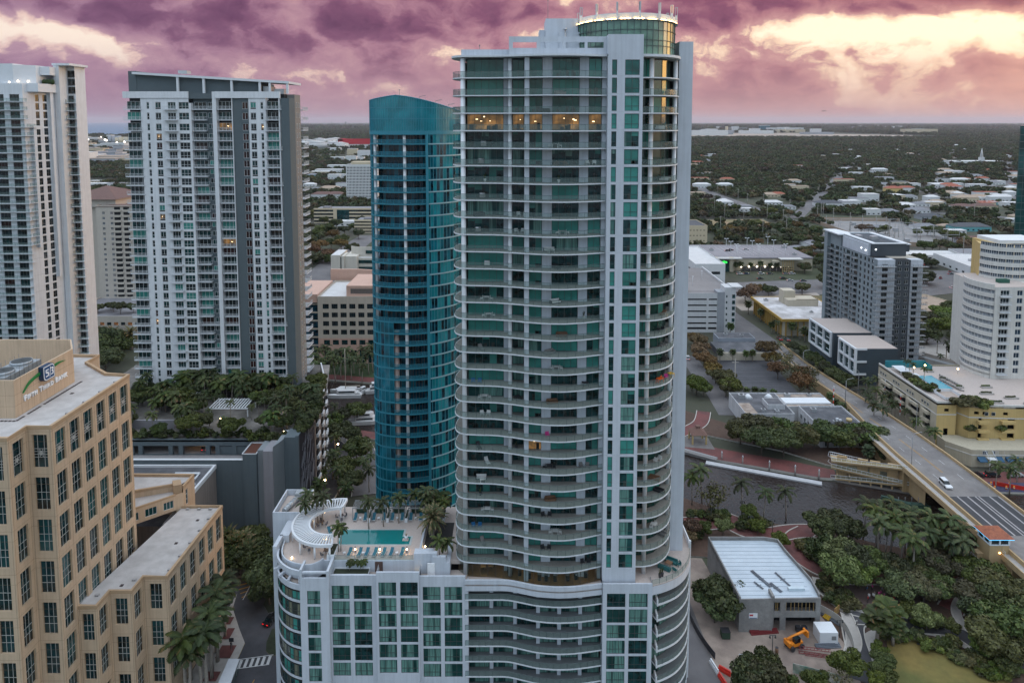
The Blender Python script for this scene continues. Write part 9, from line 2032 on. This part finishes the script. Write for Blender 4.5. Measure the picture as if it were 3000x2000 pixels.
for k,(x0,y0,x1,y1,c_)in enumerate(((42.2,136.2,42.9,132.8,'white'),(42.9,132.6,43.6,129.6,'red'),(43.4,134.4,45.4,132.6,'red'),(43.6,129.4,44.1,127.6,'white'))):mb=MB(WHITE2 if c_=='white' else mat('barrier_red',(.62,.03,.015),.5));d,l=edge_dir((x0,y0),(x1,y1));mb.obox(((x0+x1)/2,(y0+y1)/2),d,l/2,.3,.4,1.0);mb.obox(((x0+x1)/2,(y0+y1)/2),d,l/2-.1,.14,1.0,1.5);mb.build('traffic_barrier',label=('upper white','long red','single red set inside the site','lowest white')[k]+' plastic traffic barrier beside the tower street',cat='barrier',group='plastic traffic barriers')
t=thing('silt_fence','black fabric fence curving along the street side of the site','fence',(41.5,150,.4));mb=MB(CH['dark']);mb.strip(smooth([(37.2,170),(38.6,163),(40.8,158.6),(41.6,153),(41.2,148),(42.0,142),(43.4,137)],3),.3,1.9,.08);mb.build('fabric',t)
t=thing('site_fence','tall plywood and mesh fence along the curved park path side of the site','fence',(72.5,142,.4));mb=MB(mat('fence_pale',(.42,.40,.37),.8,.15,1));mb.strip(smooth([(70.6,155),(71.5,152),(74.4,148.4),(75.2,145.5),(74.8,141),(73.2,136.5)],3)[::-1],.4,2.4,.08);mb.build('panel',t);mb=MB(mat('fence_art',(.30,.12,.08),.7,.5,1,col2 = (.5,.35,.08),scale2 = 1.2));mb.strip([(75.0,149.8),(76.8,151.2)],.5,2.2,.1);mb.build('mural_panel',t)
t=thing('mural_hoarding','low hoarding with blue green mural at the bottom of the site','hoarding',(62,131,.4));mb=MB(mat('mural_paint',(.10,.22,.16),.7,.5,.6,col2 = (.45,.42,.38),scale2 = .5));mb.strip([(58.6,133.5),(66.5,130.6),(66.8,130)],.4,2.5,.1);mb.build('panel',t)
for k,(x0,y0,x1,y1,m_,lb)in enumerate(((53.6,145.9-2,60,146.6-2,'red_steel','pile of dark red beams lying along the block wall'),(66.5,139.9,72,140.3,'steel_pipe','stack of pale steel sheets in front of the white container'),(71.2,152.2,74.6,146.8,'steel_pipe','long stack of steel decking along the site fence'),(72.2,149.6,73,148.4,'machine_yellow','short yellow bundle on the steel decking stack'))):mb=MB(mat('machine_yellow',(.5,.3,.02),.6)if m_=='machine_yellow' else MATS[m_]);d,l=edge_dir((x0,y0),(x1,y1));[mb.obox(((x0+x1)/2-d[1]*q*.3,(y0+y1)/2+d[0]*q*.3),d,l/2,.13,.4,.62+.1*q)for q in range(4)];mb.build('material_stack',label=lb,cat='building material')
for k,(x,y,c_,lb)in enumerate(((64.6,146.4-1.2,'dark','dark bin against the unfinished building, left of two'),(66.0,146.4-1.2,'blue','blue bin against the unfinished building, right of two'),(57.4,139.0,'brown','brown barrel beside the site lamp post'))):mb=MB(CH[c_]if c_!='blue' else SB);mb.box(x-.5,x+.5,y-.4,y+.4,.4,1.5)if k<2 else mb.cyl((x,y),.35,.4,1.5,10);mb.mat(CH['dark']);mb.box(x-.52,x+.52,y-.42,y+.42,1.5,1.58)if k<2 else mb.cyl((x,y),.36,1.5,1.54,10);mb.build('waste_bin',label=lb,cat='bin')
for k,(x,y)in enumerate(((47.6,143.4),)):t=thing('dumpster','green waste container left of the block wall','container',(x,y,.4));mb=MB(mat('dumpster_green',(.02,.05,.03),.6));mb.box(x-.9,x+.9,y-.8,y+.8,.5,2.0);mb.build('body',t);mb=MB(CH['dark']);mb.box(x-.95,x+.95,y-.85,y+.85,2.0,2.1);mb.build('lid',t)
LMP=[(56.3,138.7),(73.0,143.2),(C7(455,640).x,C7(455,640).y),(C7(215,590).x,C7(215,590).y),(C7(1750,1050).x,C7(1750,1050).y),(C7(1790,1290).x,C7(1790,1290).y),(C7(670,570).x,C7(670,570).y),(C7(405,545).x,C7(405,545).y),(C7(590,660).x,C7(590,660).y)]
for i,(x,y)in enumerate(sorted(LMP)):
 t=thing('park_lamp','dark park lamp post with two lanterns, %s from the left'%ordw(i),'lamp post',(x,y,.4),group='park lamp posts');mb=MB(DARKM);mb.tube([(x,y,.4),(x,y,4.6)],.09,6);mb.box(x-.7,x+.7,y-.04,y+.04,4.5,4.6);mb.build('post',t);mb=MB(DARKM);[mb.cyl((x+q,y),.22,4.0,4.5,8,.12)for q in(-.6,.6)];mb.build('lantern',t)
for i,(x,y,z)in enumerate(((123.9,203.7,8.4),(130.0,258.0,4.6),(131.3,300,1.6),(140,228.5,7.8),(140,268,4.4))):
 t=thing('street_lamp','tall grey street lamp on the bridge road, %s from the viewer'%ordw(i),'street lamp',(x,y,z),group='street lamps on the bridge road');mb=MB(mat('lamp_grey',(.36,.36,.37),.5));s_=1 if x<135 else-1;mb.tube([(x,y,z),(x,y,z+10),(x+s_*.5,y,z+10.6),(x+s_*2.6,y,z+11)],.11,6,True,.06);mb.build('post',t);mb=MB(GREYM);mb.box(x+s_*2.3-.3,x+s_*2.3+.5,y-.15,y+.15,z+10.9,z+11.05);mb.build('lamp_head',t)
t=thing('traffic_signal','black mast arm traffic signal across the bridge road','traffic signal',(130.6,259,4.9));mb=MB(DARKM);mb.tube([(130.4,259,4.9),(130.4,259,11),],.14,6);mb.tube([(130.4,259,10.6),(138,259,10.9)],.1,6);mb.build('mast_arm',t)
for x in(133,135.4,137.6):mb=MB(DARKM);mb.box(x-.5,x+.5,258.8,259.2,10.3,10.7);mb.build('signal_head',t)
for i,(x,y)in enumerate(((124.3,256),(147.4,262),(145.6,248))):t=thing('striped_gate_arm','raised red and white gate arm by the bridge road, %s of three'%ordw(i),'barrier gate',(x,y,5),group='gate arms of the bridge');[(lambda mb:(mb.tube([(x,y,5+k*1.2),(x,y,6.2+k*1.2)],.14,6),mb.build('arm_section',t)))(MB(MATS['barrier_red']if k%2 else WHITE2))for k in range(7)]
for i in range(12):x,y=141.5+(i%6)*3.0+fr_.random(),204.5+(i//6)*2.4;mb=MB(MATS['machine_orange']);mb.cyl((x,y),.3,.6,1.7,8,.22);mb.mat(WHITE2);mb.cyl((x,y),.29,1.0,1.2,8,.27);mb.build('traffic_drum',label='orange and white traffic drum on the riverwalk behind the bridge, %s of twelve'%ordw(i),cat='traffic drum',group='traffic drums on the riverwalk')
t=thing('orange_mesh_fence','orange mesh fence on the riverwalk at the right edge','fence',(155,206,.6));mb=MB(MATS['barrier_red']);mb.strip([(152,207),(160,203.5),(170,203.2)],.6,1.9,.06);mb.build('mesh',t)
t=thing('utility_line','wooden utility pole beside the service road with wires','utility pole',(95,270,0));mb=MB(POLE);mb.tube([(94.4,281,0),(94.4,281,15)],.2,6);mb.box(92.9,95.9,280.9,281.1,13.6,13.8);mb.build('pole',t);mb=MB(CH['dark']);mb.tube([(94.4,281,13.8),(92,300,12.6),(91,330,13.5)],.04,4);mb.build('wire',t)
t=thing('street_sign','black signpost with diamond plate on the brick pavement','sign',(-61.0,139.6,.16));mb=MB(GREYM);mb.tube([(-61,139.6,.16),(-61,139.6,3.4)],.05,5);mb.build('post',t);mb=MB(CH['dark']);mb.prism([(-61.5,139.5),(-60.5,139.5),(-60.5,139.55),(-61.5,139.55)],2.4,3.3);mb.build('plate',t)
for i in range(16):p=C6(1800+(i%8)*17+(i//8)*8,700+(i%8)*9+(i//8)*30,16.65);c=dup(furn('lounger','grey'),(p.x,p.y,16.61),.8,1.1,'grey deck lounger on the right side of the turquoise pool, %s of sixteen'%ordw(i),'grey loungers by the turquoise pool');c['category']='sun lounger'
for i,(x,y)in enumerate(((1608,655),(1683,640),(1905,665))):p=C6(x,y,17.5);mb=MB(lamp('deck_torch',(1,.7,.3),14));mb.ball((p.x,p.y,18.6),.35,n=6,m=4);mb.mat(GREYM);mb.tube([(p.x,p.y,16.6),(p.x,p.y,18.3)],.06,4);mb.build('torch_lamp',label='warm glowing torch lamp on the turquoise pool deck, %s from the left'%ordw(i),cat='lamp',group='torch lamps on the pool deck')
for i,(x0,x1,y0,y1)in enumerate(((-113,-100,208,216),(-93,-81,203,210),(-84,-77.5,211,216))):
 t=thing('garden_pergola','white slatted pergola among the palms of the raised garden, %s from the left'%ordw(i),'pergola',((x0+x1)/2,(y0+y1)/2,24.6),group='pergolas in the raised garden');mb=MB(WHITE2);n=int((x1-x0)/.9);[mb.box(x0+k*.9,x0+k*.9+.28,y0,y1,27.4,27.6)for k in range(n)];mb.box(x0,x1,y0-.2,y0+.1,27.1,27.39);mb.box(x0,x1,y1-.1,y1+.2,27.1,27.39);mb.build('slatted_roof',t);[MB(WHITE2).box(x-.15,x+.15,y-.15,y+.15,24.6,27.1).build('post',t)for x in(x0+.3,x1-.3)for y in(y0+.2,y1-.2)]
for i,(x,y)in enumerate(((-107,196),(-125,190),(-88,199.4),(-66,190.5),(-71,207))):mb=MB(lamp('garden_light',(1,.7,.35),30));mb.ball((x,y,25.8),.2,n=6,m=4);mb.mat(DARKM);mb.cyl((x,y),.05,24.6,25.6,6);mb.build('garden_lamp',label='small bright garden lamp in the raised garden, %s of five'%ordw(i),cat='lamp',group='lamps in the raised garden')
mb=MB(GARL);mb.box(-112,-99.5,194.5,195.2,24.6,27.3);mb.build('garden_screen',label='pale grey wall screen among the trees of the raised garden',cat='wall')
for i,(x,y)in enumerate(((952,1407),(990,1302))):p=G(x,y,4);t=thing('lane_lamp','glowing lane lamp between the curved garage and the blue tower, %s of two'%('nearer','farther')[i],'street lamp',(p.x,p.y,0),group='lane lamps');mb=MB(DARKM);mb.tube([(p.x,p.y,0),(p.x,p.y,4)],.07,5);mb.build('post',t);mb=MB(lamp('garden_light',(1,.7,.35),30));mb.ball((p.x,p.y,4.2),.28,n=6,m=4);mb.build('lamp',t)
for i,(x,y,z,w,l,h,lb)in enumerate(((-118,162,20.96,2.6,1.8,1.6,'black hall roof'),(-108,171,20.96,2.0,2.0,1.3,'black hall roof'),(-100,160,20.96,1.6,1.6,1.0,'black hall roof'),(91,263,5.66,2.4,1.8,1.5,'white flat building'),(95,250,5.66,1.6,1.4,1.2,'white flat building'),(100,249.5,5.66,1.4,2.0,1.0,'white flat building'),(110,265,5.45,2.2,1.6,1.3,'white flat building'),(119,265.5,5.45,1.6,1.4,1.0,'white flat building'),(113,248,6.66,2.0,1.8,1.3,'dark hall roof by the bridge'),(116.5,238,6.66,1.4,1.2,1.0,'dark hall roof by the bridge'),(110,344,5.05,2.0,1.6,1.2,'small grey building'),(118,343,5.05,1.5,1.5,1.0,'small grey building'),(150,396,9.5,2.2,2.0,1.2,'ochre edged building'),(177,364,9.5,2.0,2.0,1.1,'ochre edged building'),(166,371,9.5,1.6,1.4,.9,'ochre edged building'),(355,520,7.6,4,3,1.6,'large warehouse'),(372,530,7.6,3,3,1.4,'large warehouse'),(162,548,10.4,3,3,1.8,'market roof'),(226,560,10.4,4,3,2.0,'market roof'),(222,530,10.4,3,2,1.6,'market roof'))):
 t=thing('roof_unit','grey cooling unit on the %s, %s roof unit'%(lb,ordw(i)),'air conditioner',(x,y,z),group='air conditioning units on flat roofs');mb=MB(ALU);mb.box(x-w/2,x+w/2,y-l/2,y+l/2,z,z+h);mb.build('casing',t);mb=MB(DARKM);mb.cyl((x,y),min(w,l)*.36,z+h,z+h+.12,12);mb.build('fan',t)
for i,(x,y,w)in enumerate(((164.5,262,1.6),(166,246,1.4),(165,254,1.4),(172,240,2.4),(178,236,2.4),(176,246,2.0),(170,232,2.2),(181,231,2.2))):
 mb=MB(SIDE);mb.box(x-w,x+w,y-.6,y+.6,16.61,17.2);mb.mat(LF_G);rr=random.Random(i);[mb.ball((x-w+.4+k*.55,y+rr.random()*.4-.2,17.4),.38,n = 6,m = 4)for k in range(int(w*3.2))];mb.build('deck_planter',label='long planter on the deck of the ochre podium, %s of eight'%ordw(i),cat='planter',group='planters on the ochre podium deck')
 # evening air
hm=bpy.data.materials.new('haze_air');t=nt_of(hm);pv=nd(t,'ShaderNodeVolumePrincipled');pv.inputs['Color'].default_value=(.86,.82,.90,1);pv.inputs['Density'].default_value=2.4e-5;pv.inputs['Anisotropy'].default_value=.2
o=nd(t,'ShaderNodeOutputMaterial');t.links.new(pv.outputs[0],o.inputs['Volume'])
mb=MB(hm);mb.box(-70400,70400,-700,70400,-3,452);o=mb.build('haze');o['kind']='stuff';o['label']='thin evening haze over the whole city'
